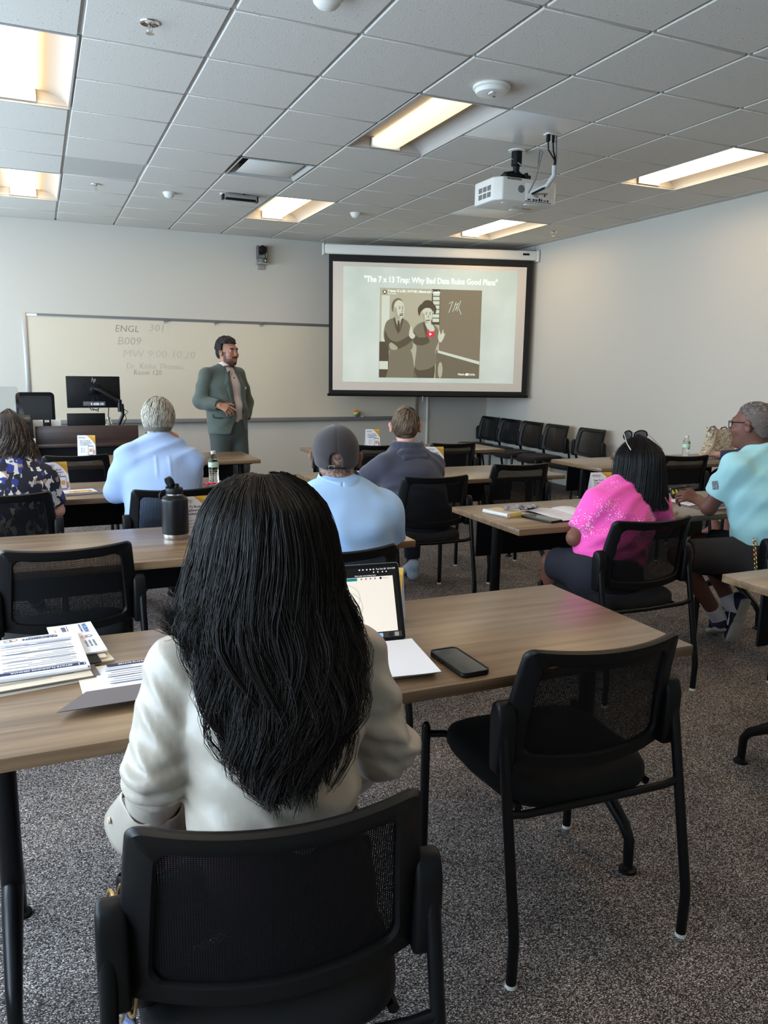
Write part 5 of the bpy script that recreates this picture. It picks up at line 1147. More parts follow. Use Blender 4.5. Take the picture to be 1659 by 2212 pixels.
def hand(wr, d, n, side, curl=(.5, .6, .7, .8), s=1.0, thumb=.7, h=.0035, spread=.16):
    """five fingered hand: d points along the palm, n out of the palm's back, side -1 / 1 puts the thumb"""
    d = A3(d)/np.linalg.norm(d); n = A3(n)-d*(A3(n)@d); n /= np.linalg.norm(n); x = np.cross(d, n)*side
    wr = A3(wr); F = Field(h); q = lambda a, b, c: wr+s*(a*x+b*d+c*n)
    F.ecap(q(0, -.045, 0), q(0, .004, 0), (.027*s, .021*s), (.027*s, .018*s), x, .012)
    F.ecap(q(0, .0, 0), q(.002, .070, .002), (.028*s, .017*s), (.039*s, .013*s), x, .015)
    L = [(.030, .066, .042, .026, .022), (.010, .072, .046, .030, .024), (-.012, .069, .042, .027, .023), (-.031, .060, .033, .022, .020)]
    for i, (a, b, l1, l2, l3) in enumerate(L):
        p = q(a, b, 0); sp = spread*(a/.03)*.35; dd = d*math.cos(sp)+x*math.sin(sp); c = curl[i]; r = (.0088 if i < 3 else .0076)*s
        for l, k, ra, rb in ((l1, .75*c, r, r*.95), (l2, 1.5*c, r*.95, r*.86), (l3, 2.1*c, r*.86, r*.72)):
            e = p+s*l*(dd*math.cos(k)-n*math.sin(k)); F.cap(p, e, ra, rb, .004); p = e
    p = q(.022, .018, -.004)
    for l, a, b, ra, rb in ((.040, .75, .25, .014, .0105), (.032, .45*thumb+.2, .45, .0105, .0095), (.026, .25*thumb, .6, .0095, .0075)):
        v = x*math.sin(a)+d*math.cos(a)-n*math.sin(b)*.6; v /= np.linalg.norm(v); e = p+s*l*v; F.cap(p, e, ra*s, rb*s, .006); p = e
    return F.mesh()
def joinm(*ms):
    V, F, o = [], [], 0
    for v, f in ms: V.append(v); F.append(f+o); o += len(v)
    return np.concatenate(V), np.concatenate(F)
def shell_hair(c, R, rad, crown, flow_len, n, keep, lift=.004, steps=7, seed=1, jitter=.25, part=None):
    """short hairs laid over an ellipsoid, combed away from the crown"""
    r = np.random.RandomState(seed); d = r.randn(n*3, 3); d /= np.linalg.norm(d, axis=1, keepdims=True); d = d[keep(d)][:n]
    cr = A3(crown)/np.linalg.norm(crown); p = d.copy(); out = []; L = flow_len*(.6+.7*r.rand(len(p), 1)); rot = jitter*r.randn(len(p), 1)
    for k in range(steps):
        out.append(p*(A3(rad)+lift*(.4+np.sin(math.pi*min(1, k/(steps-1)*.9))*.9)*(.5+r.rand(len(p), 1)*.15)))
        t = p-cr if part is None else part(p); t = t-p*np.sum(t*p, 1, keepdims=True); t /= np.linalg.norm(t, axis=1, keepdims=True)+1e-6
        t = t+rot*np.cross(p, t); p = p+t*L/steps/np.mean(rad); p /= np.linalg.norm(p, axis=1, keepdims=True)
    return A3(c)+np.stack(out, 1)@R

# ================================================================== PEOPLE
def cloth(name, F, m, root, fold=None, rel=1, col=None):
    V, Q = F.mesh(); V = relax(V, Q, rel)
    if fold: V = folds(V, vnormals(V, Q), *fold); V = relax(V, Q, 1, .3)
    return np_mesh(name, V, Q, m, root, col=col(V) if col else None)
def lerp(a, b, t): return A3(a)*(1-t)+A3(b)*t
def make_body(J, R, skin, h=.007, b=1.0, s=1.0, colour=None, hands=(), face=True, ears=True, feet=True, ex=0.0, nk=1.0):
    F = Field(h); side = A3(J['shR'])-A3(J['shL'])
    F.ecap(J['pelvis'], J['chest'], (.135*b, .095*b), (.145*b, .095*b), side, .05)
    F.ecap(J['chest'], lerp(J['chest'], J['neck'], .75), (.14*b, .09*b), (.085*b, .065*b), side, .05)
    F.cap(J['neck'], lerp(J['neck'], J['head'], .75), .060*s*nk*b**.5, .054*s*nk*b**.5, .03)
    for q in 'LR':
        F.cap(lerp(J['neck'], J['chest'], .25), J['sh'+q], .05*b, .048*b, .05)
        F.cap(J['sh'+q], J['el'+q], .046*b, .038*b, .03); F.cap(J['el'+q], J['wr'+q], .039*b, .026*b**.5, .02)
        F.cap(J['hp'+q], J['kn'+q], .078*b, .054*b, .04); F.cap(J['kn'+q], J['an'+q], .052*b, .036, .03)
        if feet: F.ecap(lerp(J['an'+q], J['to'+q], -.25), J['to'+q], (.033, .035), (.042, .022), side, .03)
    head_prims(F, J['head'], R, s, face, ears, ex)
    parts = [F.mesh()]
    for hd in hands: parts.append(hand(**hd))
    V, Q = joinm(*parts)
    col = np.tile(lin(*skin), (len(V), 1))
    if colour: col = colour(V, (V-A3(J['head']))@np.array(R).T/s, col)
    return V, Q, col
def person(label, J, R, skin, **kw):
    V, Q, col = make_body(J, R, skin, **kw)
    o = np_mesh('person', V, Q, skin_mat('skin_%d_%d_%d' % skin, skin), None, col=col, label=label, cat='person'); return o
def shoe(F, an, to, side, r=1.0):
    a, t = A3(an), A3(to); F.ecap(lerp(a, t, -.30), lerp(a, t, 1.08), (.040*r, .042*r), (.046*r, .030*r), side, .03)

M_HAIRB = mat('hair_black', (.0085, .0056, .0045), .44, spec=.30)
M_HAIRB2 = mat('hair_black_bob', (.0050, .0044, .0050), .40, spec=.42)

# ------------------------------------------------------------------ woman in the satin blouse (nearest)
J = dict(pelvis=(.335, 1.215, .56), chest=(.35, 1.30, .87), neck=(.355, 1.345, 1.02), head=(.357, 1.375, 1.155), shL=(.195, 1.325, .955), shR=(.525, 1.325, .935),
         elL=(.148, 1.270, .790), elR=(.566, 1.28, .755), wrL=(.145, 1.40, .640), wrR=(.545, 1.44, .635), hpL=(.25, 1.24, .545), hpR=(.43, 1.24, .545), knL=(.235, 1.66, .55), knR=(.45, 1.66, .55),
         anL=(.24, 1.70, .10), anR=(.45, 1.70, .10), toL=(.235, 1.86, .03), toR=(.455, 1.86, .03))
R1 = orient((.02, 1, -.10))
P1 = person('woman in a satin cream blouse with very long black wavy hair', J, R1, (112, 72, 54), h=.008, b=.92, s=.95,
            hands=[dict(wr=(.145, 1.40, .640), d=(.35, .8, -.3), n=(0, .3, 1), side=1), dict(wr=(.545, 1.44, .635), d=(-.45, .8, -.25), n=(0, .3, 1), side=-1)])
M_SATIN = mat('satin_cream', srgb(176, 166, 152), .36, spec=.55, sheen=.05, bump=(9, .5, (1.6, 1, 1)))
F = Field(.006); sd = (1, 0, -.05)
F.ecap((.335, 1.222, .69), (.336, 1.228, .73), (.138, .100), (.138, .098), sd, .05, fa=True); F.ecap((.336, 1.228, .73), (.348, 1.285, .86), (.138, .098), (.158, .105), sd, .06)
F.ecap((.348, 1.285, .86), (.354, 1.325, .97), (.158, .105), (.125, .078), sd, .06)
for q in 'LR':
    F.cap((.354, 1.335, 1.0), J['sh'+q], .050, .056, .05)
    F.chain([J['sh'+q], lerp(J['sh'+q], J['el'+q], .55), J['el'+q]], [.056, .058, .055], .008)
    sgn = -1 if q == 'L' else 1
    F.cap(lerp(J['sh'+q], J['el'+q], .8), A3(J['el'+q])+(sgn*.010, -.012, .01), .059, .055, .014)
    F.chain([J['el'+q], lerp(J['el'+q], J['wr'+q], .6)], [.053, .048], .012)
V, Q = F.mesh(); V = relax(V, Q, 1)
def m1(V): return np.clip((1.02-V[:, 2])/.06, .2, 1)
V = folds(V, vnormals(V, Q), .0095, .085, 3, [(.3, .2, 1), (-.6, .1, .9)], m1, 1.3); V = folds(V, vnormals(V, Q), .0055, .045, 8, [(.8, .2, .7)], m1, 2.0)
N = vnormals(V, Q); far = np.clip((np.abs(V[:, 0]-.347)-.150)/.02, 0, 1)
for zc, am in ((.800, .009), (.765, .006), (.840, .005)): V = V-N*(am*far*np.exp(-((V[:, 2]-zc-.25*(V[:, 1]-1.27)-.10*np.sign(.347-V[:, 0])*(V[:, 0]-.15)*0)/.009)**2))[:, None]
np_mesh('blouse', relax(V, Q, 1, .25), Q, M_SATIN, P1)
for q in 'LR':      # loose turned-back cuffs
    e, w = A3(J['el'+q]), A3(J['wr'+q]); a = (w-e)/np.linalg.norm(w-e); x = np.cross(a, (0, 0, 1)); x /= np.linalg.norm(x); y = np.cross(x, a); c0 = lerp(e, w, .50)
    def cf(u, v, s=0):
        t = 2*math.pi*u; r = .054+.020*v+.007*math.sin(2*t+1.3)*v+.003*math.sin(5*t); return Vector(c0+a*(.115*v+.012*math.sin(2*t+(q == 'R'))*v)+x*r*math.cos(t)+y*r*.92*math.sin(t))
    g = G(); g.sheet(cf, 40, 10); o = g.build('cuff', M_SATIN, P1, ang=80); md = o.modifiers.new('thickness', 'SOLIDIFY'); md.thickness = .002
    g = G(); p = c0+a*.075+x*(.074 if q == 'R' else -.074); g.lathe([(.001, -.002), (.006, -.002), (.006, .002), (.001, .002)], 12, tuple(p), T=Matrix.Rotation(math.pi/2, 4, 'Y')); g.build('button', M_CREAM, P1)
F = Field(.009)
for q in 'LR': F.cap(J['hp'+q], J['kn'+q], .088, .066, .04); F.cap(J['kn'+q], J['an'+q], .064, .052, .03, fb=True)
F.ecap((.335, 1.19, .53), (.335, 1.222, .715), (.17, .12), (.147, .108), sd, .05, fb=True)
cloth('trousers', F, mat('maroon_cloth', srgb(50, 22, 28), .85), P1)
for q in 'LR': F = Field(.007); shoe(F, J['an'+q], J['to'+q], (1, 0, 0)); cloth('shoe', F, M_BLK, P1)
# hair hull measured in height: centre x, half width, back y, depth
HZ = np.array([1.287, 1.281, 1.265, 1.239, 1.219, 1.177, 1.138, 1.100, 1.065, 1.030, .996, .963, .931, .899, .867, .836, .811, .780])
HX = np.array([.355, .353, .354, .358, .357, .357, .355, .348, .343, .345, .351, .353, .351, .351, .343, .332, .326, .332])
HW = np.array([.012, .046, .072, .094, .106, .120, .129, .135, .139, .137, .132, .127, .118, .105, .094, .080, .065, .040])
HBY = np.array([1.325, 1.308, 1.281, 1.243, 1.235, 1.224, 1.216, 1.210, 1.201, 1.189, 1.176, 1.162, 1.147, 1.134, 1.123, 1.111, 1.102, 1.092])
HD = np.array([.022, .041, .071, .114, .120, .126, .122, .111, .097, .083, .070, .059, .051, .043, .037, .034, .031, .029])
def hull(z, th, layer):
    """z height, th angle around the back (0 = straight back), layer 0 outer .. 1 inner"""
    zi = lambda A: np.interp(-z, -HZ, A)
    k = 1-.16*layer; return np.stack([zi(HX)+zi(HW)*k*np.sin(th), zi(HBY)+zi(HD)*(1-np.cos(th)*k), z], -1)
rs = np.random.RandomState(11)
gz = np.linspace(1.284, .86, 40); gt = np.linspace(-1.9, 1.9, 44); Z, T_ = np.meshgrid(gz, gt, indexing='ij'); V = hull(Z, T_, .55*np.ones_like(Z)).reshape(-1, 3)
i, j = np.meshgrid(np.arange(39), np.arange(43), indexing='ij'); F4_ = np.stack([i*44+j, i*44+j+1, (i+1)*44+j+1, (i+1)*44+j], -1).reshape(-1, 4)
np_mesh('hair_underlayer', V, F4_, mat('hair_under', (.004, .0035, .0035), .7), P1)
NC, PER, K = 300, 25, 18; paths = []; r0 = []
cth = np.sort(rs.uniform(-1.95, 1.95, NC)); cl = rs.uniform(0, .5, NC)
for c in range(NC):
    th0 = cth[c]; lay = cl[c]; x = abs(th0)
    zend = .825+.06*min(1, (x/1.25)**1.5)+.12*max(0, x-1.1)+rs.uniform(-.02, .10)*(1 if rs.rand() < .6 else .5)
    if rs.rand() < .35: zend = rs.uniform(.785, .84)+.05*max(0, x-.9)
    ph, wl, am = rs.rand()*6.28, rs.uniform(.14, .26), rs.uniform(.008, .027); curl = rs.uniform(-1, 1)*.022; z0 = 1.286-.012*rs.rand()
    t = np.linspace(0, 1, K); z = z0+(zend-z0)*t
    for s_ in range(PER):
        dth, dl = rs.randn()*.085, rs.randn()*.10; pin = 1-.72*np.clip((t-.45)/.55, 0, 1)
        p = hull(z+(.02*rs.rand()-.01)*t, th0*(1+.0*t)+dth*pin, np.clip(lay+dl*pin, -.05, .8)); g = np.clip((t-.30)/.7, 0, 1)
        p[:, 0] += am*g*np.sin(2*math.pi*(1.29-z)/wl+ph)+curl*g**4*3*np.sin(g*3); p[:, 1] += .6*am*g*np.cos(2*math.pi*(1.29-z)/wl+ph)+.002*rs.randn()
        p[:, 0] += .003*rs.randn()+.006*np.sin(7*t+rs.rand()*6)*t+.0025*np.sin(19*t+rs.rand()*6)*t+.010*np.sin(5*t+ph*3)*g; p[:, 1] += .004*np.sin(8*t+rs.rand()*6)*t; paths.append(p); r0.append(.0006+.0004*rs.rand())
# long loose locks that end in curls at the bottom and at the right
for c in range(34):
    th0 = rs.uniform(-.75, 1.35) if c < 24 else rs.uniform(.9, 1.5); ze = rs.uniform(.805, .87) if c < 24 else rs.uniform(.90, 1.0); ph = rs.rand()*6.28; sg = rs.choice([-1, 1]); cr = rs.uniform(.012, .030)
    for s_ in range(26):
        t = np.linspace(0, 1, K); z = 1.283+(ze-1.283)*t; p = hull(z, th0+.07*rs.randn()*(1-.75*t), -.05*t+.05*rs.randn()*(1-.75*t)); g = np.clip((t-.45)/.55, 0, 1)
        p[:, 0] += sg*cr*np.sin(2.2*math.pi*g+.0*ph)*g**.7+.006*np.sin(7*t+ph); p[:, 1] -= cr*.6*(1-np.cos(2.2*math.pi*g))*g*.6+.004; p[:, 2] += .018*g**3*np.sin(3*g+ph); p += .0020*rs.randn(1, 3); paths.append(p); r0.append(.0008)
# the lock that flicks out over the left shoulder, and flyaway hairs
for c in range(8):
    e = np.array([.165+.02*rs.rand(), 1.29+.03*rs.rand(), 1.045+.02*rs.randn()*.5])
    for s_ in range(26):
        t = np.linspace(0, 1, K)[:, None]; a = hull(np.array([1.24]), np.array([-1.25+.12*rs.randn()]), np.array([.1]))[0]; b = hull(np.array([1.06]), np.array([-1.45+.1*rs.randn()]), np.array([.05]))[0]-np.array([0, 0, .02])
        q = e+rs.randn(3)*.007; c1 = b+np.array([.0, .0, -.035])+rs.randn(3)*.006; p = (1-t)**3*a+3*(1-t)**2*t*b+3*(1-t)*t*t*c1+t**3*q; paths.append(p); r0.append(.0007)
for c in range(260):
    th0 = rs.uniform(-1.7, 1.7); t = np.linspace(0, 1, K); z = 1.27+(rs.uniform(.84, 1.05)-1.27)*t; p = hull(z, th0+.15*np.sin(5*t+rs.rand()*6)*t, np.full(K, -.06-.10*rs.rand()*1)*t); p[:, 0] += .012*np.sin(8*t+rs.rand()*6)*t; p[:, 1] -= .012*t*rs.rand(); paths.append(p); r0.append(.00045)
hr = strands(np.array(paths), np.array(r0), np.array(r0)*.45, 'hair', M_HAIRB, P1)

# ------------------------------------------------------------------ man in the dark cap
J = dict(pelvis=(1.03, 2.79, .56), chest=(1.075, 2.85, .84), neck=(1.07, 2.885, .995), head=(1.062, 2.91, 1.115), shL=(.885, 2.85, .935), shR=(1.245, 2.85, .905),
         elL=(.845, 2.87, .765), elR=(1.285, 2.885, .765), wrL=(.93, 3.14, .775), wrR=(1.21, 3.16, .775), hpL=(.93, 2.82, .545), hpR=(1.12, 2.82, .545), knL=(.90, 3.22, .55), knR=(1.15, 3.22, .55),
         anL=(.90, 3.24, .10), anR=(1.15, 3.24, .10), toL=(.88, 3.40, .03), toR=(1.17, 3.40, .03))
R2 = orient((.32, 1, -.05), (.0, 0, 1))
sk2 = (116, 82, 68)
def c2(V, H, col):      # grey stubble low on the back of the head
    m = (H[:, 2] < .02) & (H[:, 2] > -.13) & (H[:, 1] < .02) & (np.abs(H[:, 0]) < .075) & (np.linalg.norm(H, axis=1) < .2)
    r = np.random.RandomState(3).rand(len(V)); col[m & (r > .6)] = lin(150, 120, 106); col[m & (r < .1)] = lin(176, 156, 144); return col
P2 = person('man in a dark baseball cap and light blue polo shirt seen from behind', J, R2, sk2, h=.007, b=1.05, s=1.0, colour=c2, ex=.012, nk=1.14,
            hands=[dict(wr=J['wrL'], d=(.5, .8, -.05), n=(0, .1, 1), side=1), dict(wr=J['wrR'], d=(-.5, .8, -.05), n=(0, .1, 1), side=-1)])
# broad neck
M_POLO = mat('polo_blue', srgb(160, 194, 234), .85, sheen=.2, bump=(700, .08))
def shirt(J, w, h=.007, arm=.066, el=.060, sleeve=.62, sd=None, long=False, top=.9):
    F = Field(h); sd = A3(J['shR'])-A3(J['shL']) if sd is None else sd; up = A3((0, 0, 1)); pe = A3(J['pelvis']); ch = A3(J['chest']); ne = A3(J['neck']); wa = lerp(pe, ch, .42)
    F.ecap(pe-(0, 0, .02), wa, w[0], w[1], sd, .05, fa=True); F.ecap(wa, ch, w[1], w[2], sd, .06); F.ecap(ch, lerp(ch, ne, .72), w[2], (w[2][0]*.72, w[2][1]*.74), sd, .06)
    for q in 'LR':
        sh, e, wr = A3(J['sh'+q]), A3(J['el'+q]), A3(J['wr'+q])
        F.cap(lerp(ne, ch, .12), sh, .060, arm, .06)
        if long: F.chain([sh, lerp(sh, e, .5), e], [arm, arm, el], .035); F.cap(e, lerp(e, wr, .88), el, el*.72, .03, fb=True)
        else: F.cap(sh, lerp(sh, e, sleeve), arm, arm*1.0, .035, fb=True)
    return F
F = shirt(J, ((.19, .15), (.185, .145), (.20, .135)), .006, .072, .066, .9)
F.cap(J['neck'], lerp(J['neck'], J['head'], .22), .070, .068, .02, fb=True)
cloth('polo_shirt', F, M_POLO, P2, (.008, .10, 5, [(.15, .1, 1), (.7, .1, .6)]))
def collar(root, c, ax, r0, r1, h_, m, dz=0, open_=None, name='collar', dy=0.0):
    """folded-over shirt collar around the neck"""
    Rm = orient(ax); c = A3(c)
    def f(u, v):
        t = 2*math.pi*u; a = abs(2*v-1); inner = v < .5
        r = r0+(r1-r0)*(0 if inner else (1-a)*0+ (2*v-1)); z = h_*(2*v if inner else 1-(2*v-1)*1.15)
        p = np.array([math.sin(t)*r, -math.cos(t)*r*1.02, z + .012*(-math.cos(t)) + dz]); return Vector(c+p@Rm)
    g = G(); g.sheet(f, 44, 8); o = g.build(name, m, root, ang=80); md = o.modifiers.new('thickness', 'SOLIDIFY'); md.thickness = .004; return o
collar(P2, (1.068, 2.885, 1.012), (.2, 1, .1), .080, .104, .046, M_POLO)
F = Field(.010)
for q in 'LR': F.cap(J['hp'+q], J['kn'+q], .092, .07, .04); F.cap(J['kn'+q], J['an'+q], .068, .055, .03, fb=True)
F.ecap((1.03, 2.78, .52), (1.03, 2.79, .60), (.185, .14), (.18, .14), (1, 0, 0), .05, fb=True)
cloth('trousers', F, mat('navy_trousers', srgb(40, 42, 54), .85), P2)
for q in 'LR': F = Field(.007); shoe(F, J['an'+q], J['to'+q], (1, 0, 0)); cloth('shoe', F, M_BLK, P2)
M_CAP = mat('cap_charcoal', srgb(48, 43, 45), .9, sheen=.25, bump=(420, .15))
hc = A3(J['head'])
def capf(F, grow=0.0): F.ell(hc+A3((0, -.012, .034))@R2, (.087+grow, .106+grow, .100+grow), R2, .02)
F = Field(.0045); capf(F); F.ecap(hc+A3((0, -.012, -.012))@R2, hc+A3((0, -.012, .04))@R2, (.086, .106), (.087, .108), R2[0], .02)
def cutcap(P, D):
    H = (P-hc)@R2.T; edge = -.008-.030*np.clip(-H[..., 1]/.1, -1, 1)
    D = np.maximum(D, edge-H[..., 2]); cav = np.linalg.norm((H-A3((0, -.012, .034)))/A3((.082, .101, .095)), axis=-1)-1; D = np.maximum(D, -cav*.08)
    return D
F.post.append(cutcap); hole = lambda P, D: np.maximum(D, -np.maximum(np.linalg.norm(np.stack([((P-hc)@R2.T)[..., 0]+.004, np.maximum(((P-hc)@R2.T)[..., 2]-(.004), 0)*.9+np.minimum(((P-hc)@R2.T)[..., 2]-(.008), 0)*0], -1), axis=-1)-.024, ((P-hc)@R2.T)[..., 1]+.05))
F.post.append(hole)
V, Q = F.mesh(); V = relax(V, Q, 1, .4); H = (V-hc)@R2.T; an = np.arctan2(H[:, 0], -H[:, 1]); N = vnormals(V, Q)
seam = np.min(np.abs(((an[:, None]-np.array([0, 1.05, -1.05, 2.1, -2.1, 3.14]))+math.pi) % (2*math.pi)-math.pi), 1); V = V-N*(.0018*np.exp(-(seam/.03)**2))[:, None]
V = folds(V, N, .003, .07, 2, [(.6, 0, .7)], lambda V: np.clip((.06-H[:, 2])/.06, 0, 1))
cp = np_mesh('cap', V, Q, M_CAP, P2)
g = G(); pts = [tuple(hc+A3((.087*math.sin(a)*1.0, -.012-.104*math.cos(a), -.025-.003*math.cos(a)))@R2) for a in [-.42+.8*k/10 for k in range(11)]]; g.tube(pts, .0105, 8, squash=.25); g.build('strap', M_BLK, cp)
g = G(); p = A3((-.020, -.1165, -.028)); fo = rrect(-.0125, -.0115, .0125, .0115, .002, 2); fi = rrect(-.0095, -.0085, .0095, .0085, .001, 2); n = len(fo)
for off in (0, .003): g.v += [tuple(hc+(p+A3((x, off, z)))@R2) for x, z in fo]+[tuple(hc+(p+A3((x, off, z)))@R2) for x, z in fi]
for k in range(n): q = (k+1) % n; g.f += [(k, q, n+q, n+k), (2*n+k, 3*n+k, 3*n+q, 2*n+q), (k, 2*n+k, 2*n+q, q), (n+k, n+q, 3*n+q, 3*n+k)]
g.m = [0]*len(g.f); g.build('buckle', M_CHROME, cp)
g = G(); g.lathe([(.001, .004), (.008, .003), (.009, 0), (.001, -.002)], 14, tuple(hc+A3((0, -.012, .134))@R2)); g.build('top_button', M_CAP, cp)
for x in (-1, 1): g = G(); T = Matrix.Translation(tuple(hc+A3((x*.047, -.092, .072))@R2)) @ Matrix.Rotation(-.7, 4, 'X'); g.lathe([(.0028, 0), (.0045, .001), (.0045, -.001)], 12, T=T); g.build('eyelet', M_GREY, cp)
F = Field(.005); F.ecap(hc+A3((0, .085, .012))@R2, hc+A3((0, .165, -.006))@R2, (.075, .008), (.055, .007), R2[0], .01); cloth('brim', F, M_CAP, cp)
g = G(); g.tube([tuple(hc+A3(p)@R2) for p in ((-.083, .10, .012), (-.088, .02, .012), (-.089, -.012, .004), (-.086, -.022, -.03))], .003, 6); g.build('glasses_arm', M_BLK, P2)
g = G(); g.tube([tuple(hc+A3(p)@R2) for p in ((-.087, -.024, .012), (-.089, -.03, -.01), (-.087, -.026, -.035))], .0055, 8); g.build('hearing_aid', M_BLK, P2)

# ------------------------------------------------------------------ grey haired man in the pale blue shirt
J = dict(pelvis=(.60, 4.42, .56), chest=(.60, 4.51, .85), neck=(.60, 4.56, 1.045), head=(.612, 4.59, 1.165), shL=(.435, 4.51, .965), shR=(.765, 4.51, .935),
         elL=(.365, 4.56, .775), elR=(.80, 4.70, .785), wrL=(.46, 4.84, .775), wrR=(.735, 4.70, 1.00), hpL=(.51, 4.44, .545), hpR=(.69, 4.44, .545), knL=(.49, 4.84, .55), knR=(.72, 4.84, .55),
         anL=(.49, 4.86, .10), anR=(.72, 4.86, .10), toL=(.48, 5.02, .03), toR=(.73, 5.02, .03))
R3 = orient((.28, 1, -.08))
P3 = person('grey haired man in a pale blue shirt, right hand raised to his face', J, R3, (206, 150, 128), h=.007, b=1.08,
            hands=[dict(wr=J['wrL'], d=(.6, .8, -.1), n=(0, .1, 1), side=1), dict(wr=J['wrR'], d=(-.25, -.05, 1), n=(.9, .1, .3), side=1, curl=(.8, .9, 1, 1))])
M_SH3 = mat('shirt_pale_blue', srgb(166, 189, 228), .8, sheen=.12)
F = shirt(J, ((.19, .15), (.19, .15), (.205, .14)), .007, .070, .064, long=True)
F.cap(J['neck'], lerp(J['neck'], J['head'], .25), .066, .062, .02, fb=True)
V, Q = F.mesh(); V = relax(V, Q, 1); N = vnormals(V, Q)
for x in (-.035, .035):     # pleats at the yoke
    d = np.exp(-((V[:, 0]-.60-x-.02*(V[:, 2]-.95))/.006)**2)*np.clip((V[:, 2]-.86)/.04, 0, 1)*np.clip((.99-V[:, 2])/.02, 0, 1)*(N[:, 1] < 0); V = V+N*(d*.006)[:, None]
V = folds(V, N, .010, .10, 9, [(.3, .1, 1), (-.5, .1, .9)])
np_mesh('shirt', relax(V, Q, 1, .3), Q, M_SH3, P3)
collar(P3, (.60, 4.56, 1.048), (.05, 1, .1), .072, .092, .040, M_SH3)
F = Field(.010)
for q in 'LR': F.cap(J['hp'+q], J['kn'+q], .09, .07, .04); F.cap(J['kn'+q], J['an'+q], .068, .055, .03, fb=True)
F.ecap((.60, 4.41, .52), (.60, 4.42, .6), (.185, .14), (.18, .14), (1, 0, 0), .05, fb=True); cloth('trousers', F, MATS['navy_trousers'], P3)
for q in 'LR': F = Field(.007); shoe(F, J['an'+q], J['to'+q], (1, 0, 0)); cloth('shoe', F, M_BLK, P3)
def hairmat(name, c, rough=.5): return mat(name, srgb(*c), rough, spec=.4)
def haircap(root, c, R, rad, cen, face_cut, m, h=.006, nape=-.075):
    F = Field(h); F.ell(A3(c)+A3(cen)@R, rad, R, .01); F.ecap(A3(c)+A3((0, cen[1]-.012, nape))@R, A3(c)+A3((0, cen[1]-.005, .0))@R, (rad[0]*.80, rad[1]*.74), (rad[0]*.97, rad[1]*.90), R[0], .03)
    def cut(P, D):
        H = (P-A3(c))@R.T; D = np.maximum(D, face_cut(H)); return np.maximum(D, nape-H[..., 2])
    F.post.append(cut); V, Q = F.mesh(); return np_mesh('hair_base', relax(V, Q, 2), Q, m, root)
M_G1, M_G2, M_G3 = hairmat('hair_grey', (150, 142, 128)), hairmat('hair_grey_light', (206, 198, 182)), hairmat('hair_grey_dark', (104, 96, 84))
fc = lambda H: np.maximum(np.minimum(H[..., 1]-.005-.55*np.maximum(H[..., 2]-.0, 0)-.0, 9), -9)
haircap(P3, J['head'], R3, (.085, .105, .098), (0, -.012, .030), fc, M_G3, nape=-.062)
keep = lambda d: (d[:, 1] < .25+.7*np.clip(d[:, 2], 0, 1)) & (d[:, 2] > -.86)
for k, (m, n) in enumerate(((M_G2, 900), (M_G1, 500), (M_G3, 420))):
    pth = shell_hair(A3(J['head'])+A3((0, -.012, .022))@R3, R3, (.088, .108, .108), (.1, .25, 1), .085, n, lambda d: (d[:, 1] < .25+.7*np.clip(d[:, 2], 0, 1)) & (d[:, 2] > -.93), .006, 8, 20+k, .18)
    strands(pth, np.full(len(pth), .0011), np.full(len(pth), .0005), 'hair', m, P3)

# ------------------------------------------------------------------ person in the floral top at the left edge
J = dict(pelvis=(-.20, 4.48, .55), chest=(-.16, 4.55, .80), neck=(-.15, 4.60, .955), head=(-.155, 4.64, 1.095), shL=(-.33, 4.55, .875), shR=(.0, 4.55, .865),
         elL=(-.39, 4.60, .72), elR=(.055, 4.56, .685), wrL=(-.28, 4.84, .775), wrR=(.0, 4.82, .775), hpL=(-.28, 4.50, .545), hpR=(-.11, 4.50, .545), knL=(-.29, 4.90, .55), knR=(-.09, 4.90, .55),
         anL=(-.29, 4.92, .10), anR=(-.09, 4.92, .10), toL=(-.30, 5.07, .03), toR=(-.08, 5.07, .03))
R4_ = orient((-.1, 1, -.05))
P4 = person('person with wavy grey brown hair in a dark floral blouse at the left edge', J, R4_, (208, 156, 134), h=.008, b=.95, s=.97,
            hands=[dict(wr=J['wrL'], d=(.5, .8, 0), n=(0, .1, 1), side=1), dict(wr=J['wrR'], d=(-.5, .8, 0), n=(0, .1, 1), side=-1)])
def floral():
    m = mat('floral_print', srgb(30, 30, 44), .8); nt = m.node_tree; L = nt.links.new; b = nt.nodes['Principled BSDF']
    tc = nt.nodes.new('ShaderNodeTexCoord'); n = nt.nodes.new('ShaderNodeTexNoise'); n.inputs['Scale'].default_value = 22; n.inputs['Detail'].default_value = 2
    ad = nt.nodes.new('ShaderNodeVectorMath'); ad.operation = 'MULTIPLY_ADD'; ad.inputs[1].default_value = (.07, .07, .07); L(tc.outputs['Object'], n.inputs['Vector']); L(n.outputs['Color'], ad.inputs[0]); L(tc.outputs['Object'], ad.inputs[2])
    mp = nt.nodes.new('ShaderNodeMapping'); mp.inputs['Scale'].default_value = (1.5, 1, .8); v = nt.nodes.new('ShaderNodeTexVoronoi'); v.inputs['Scale'].default_value = 30; L(ad.outputs[0], mp.inputs['Vector']); L(mp.outputs[0], v.inputs['Vector'])
    sp = nt.nodes.new('ShaderNodeSeparateColor'); L(v.outputs['Color'], sp.inputs[0]); cr = nt.nodes.new('ShaderNodeValToRGB'); cr.color_ramp.interpolation = 'CONSTANT'; e = cr.color_ramp.elements
    e[0].position = 0; e[0].color = srgb(24, 24, 36); e[1].position = .50; e[1].color = srgb(206, 194, 184)
    for p_, c in ((.64, (150, 126, 110)), (.72, (46, 52, 118)), (.90, (170, 166, 168))): k = e.new(p_); k.color = srgb(*c)
    L(sp.outputs[0], cr.inputs['Fac']); L(cr.outputs['Color'], b.inputs['Base Color']); return m
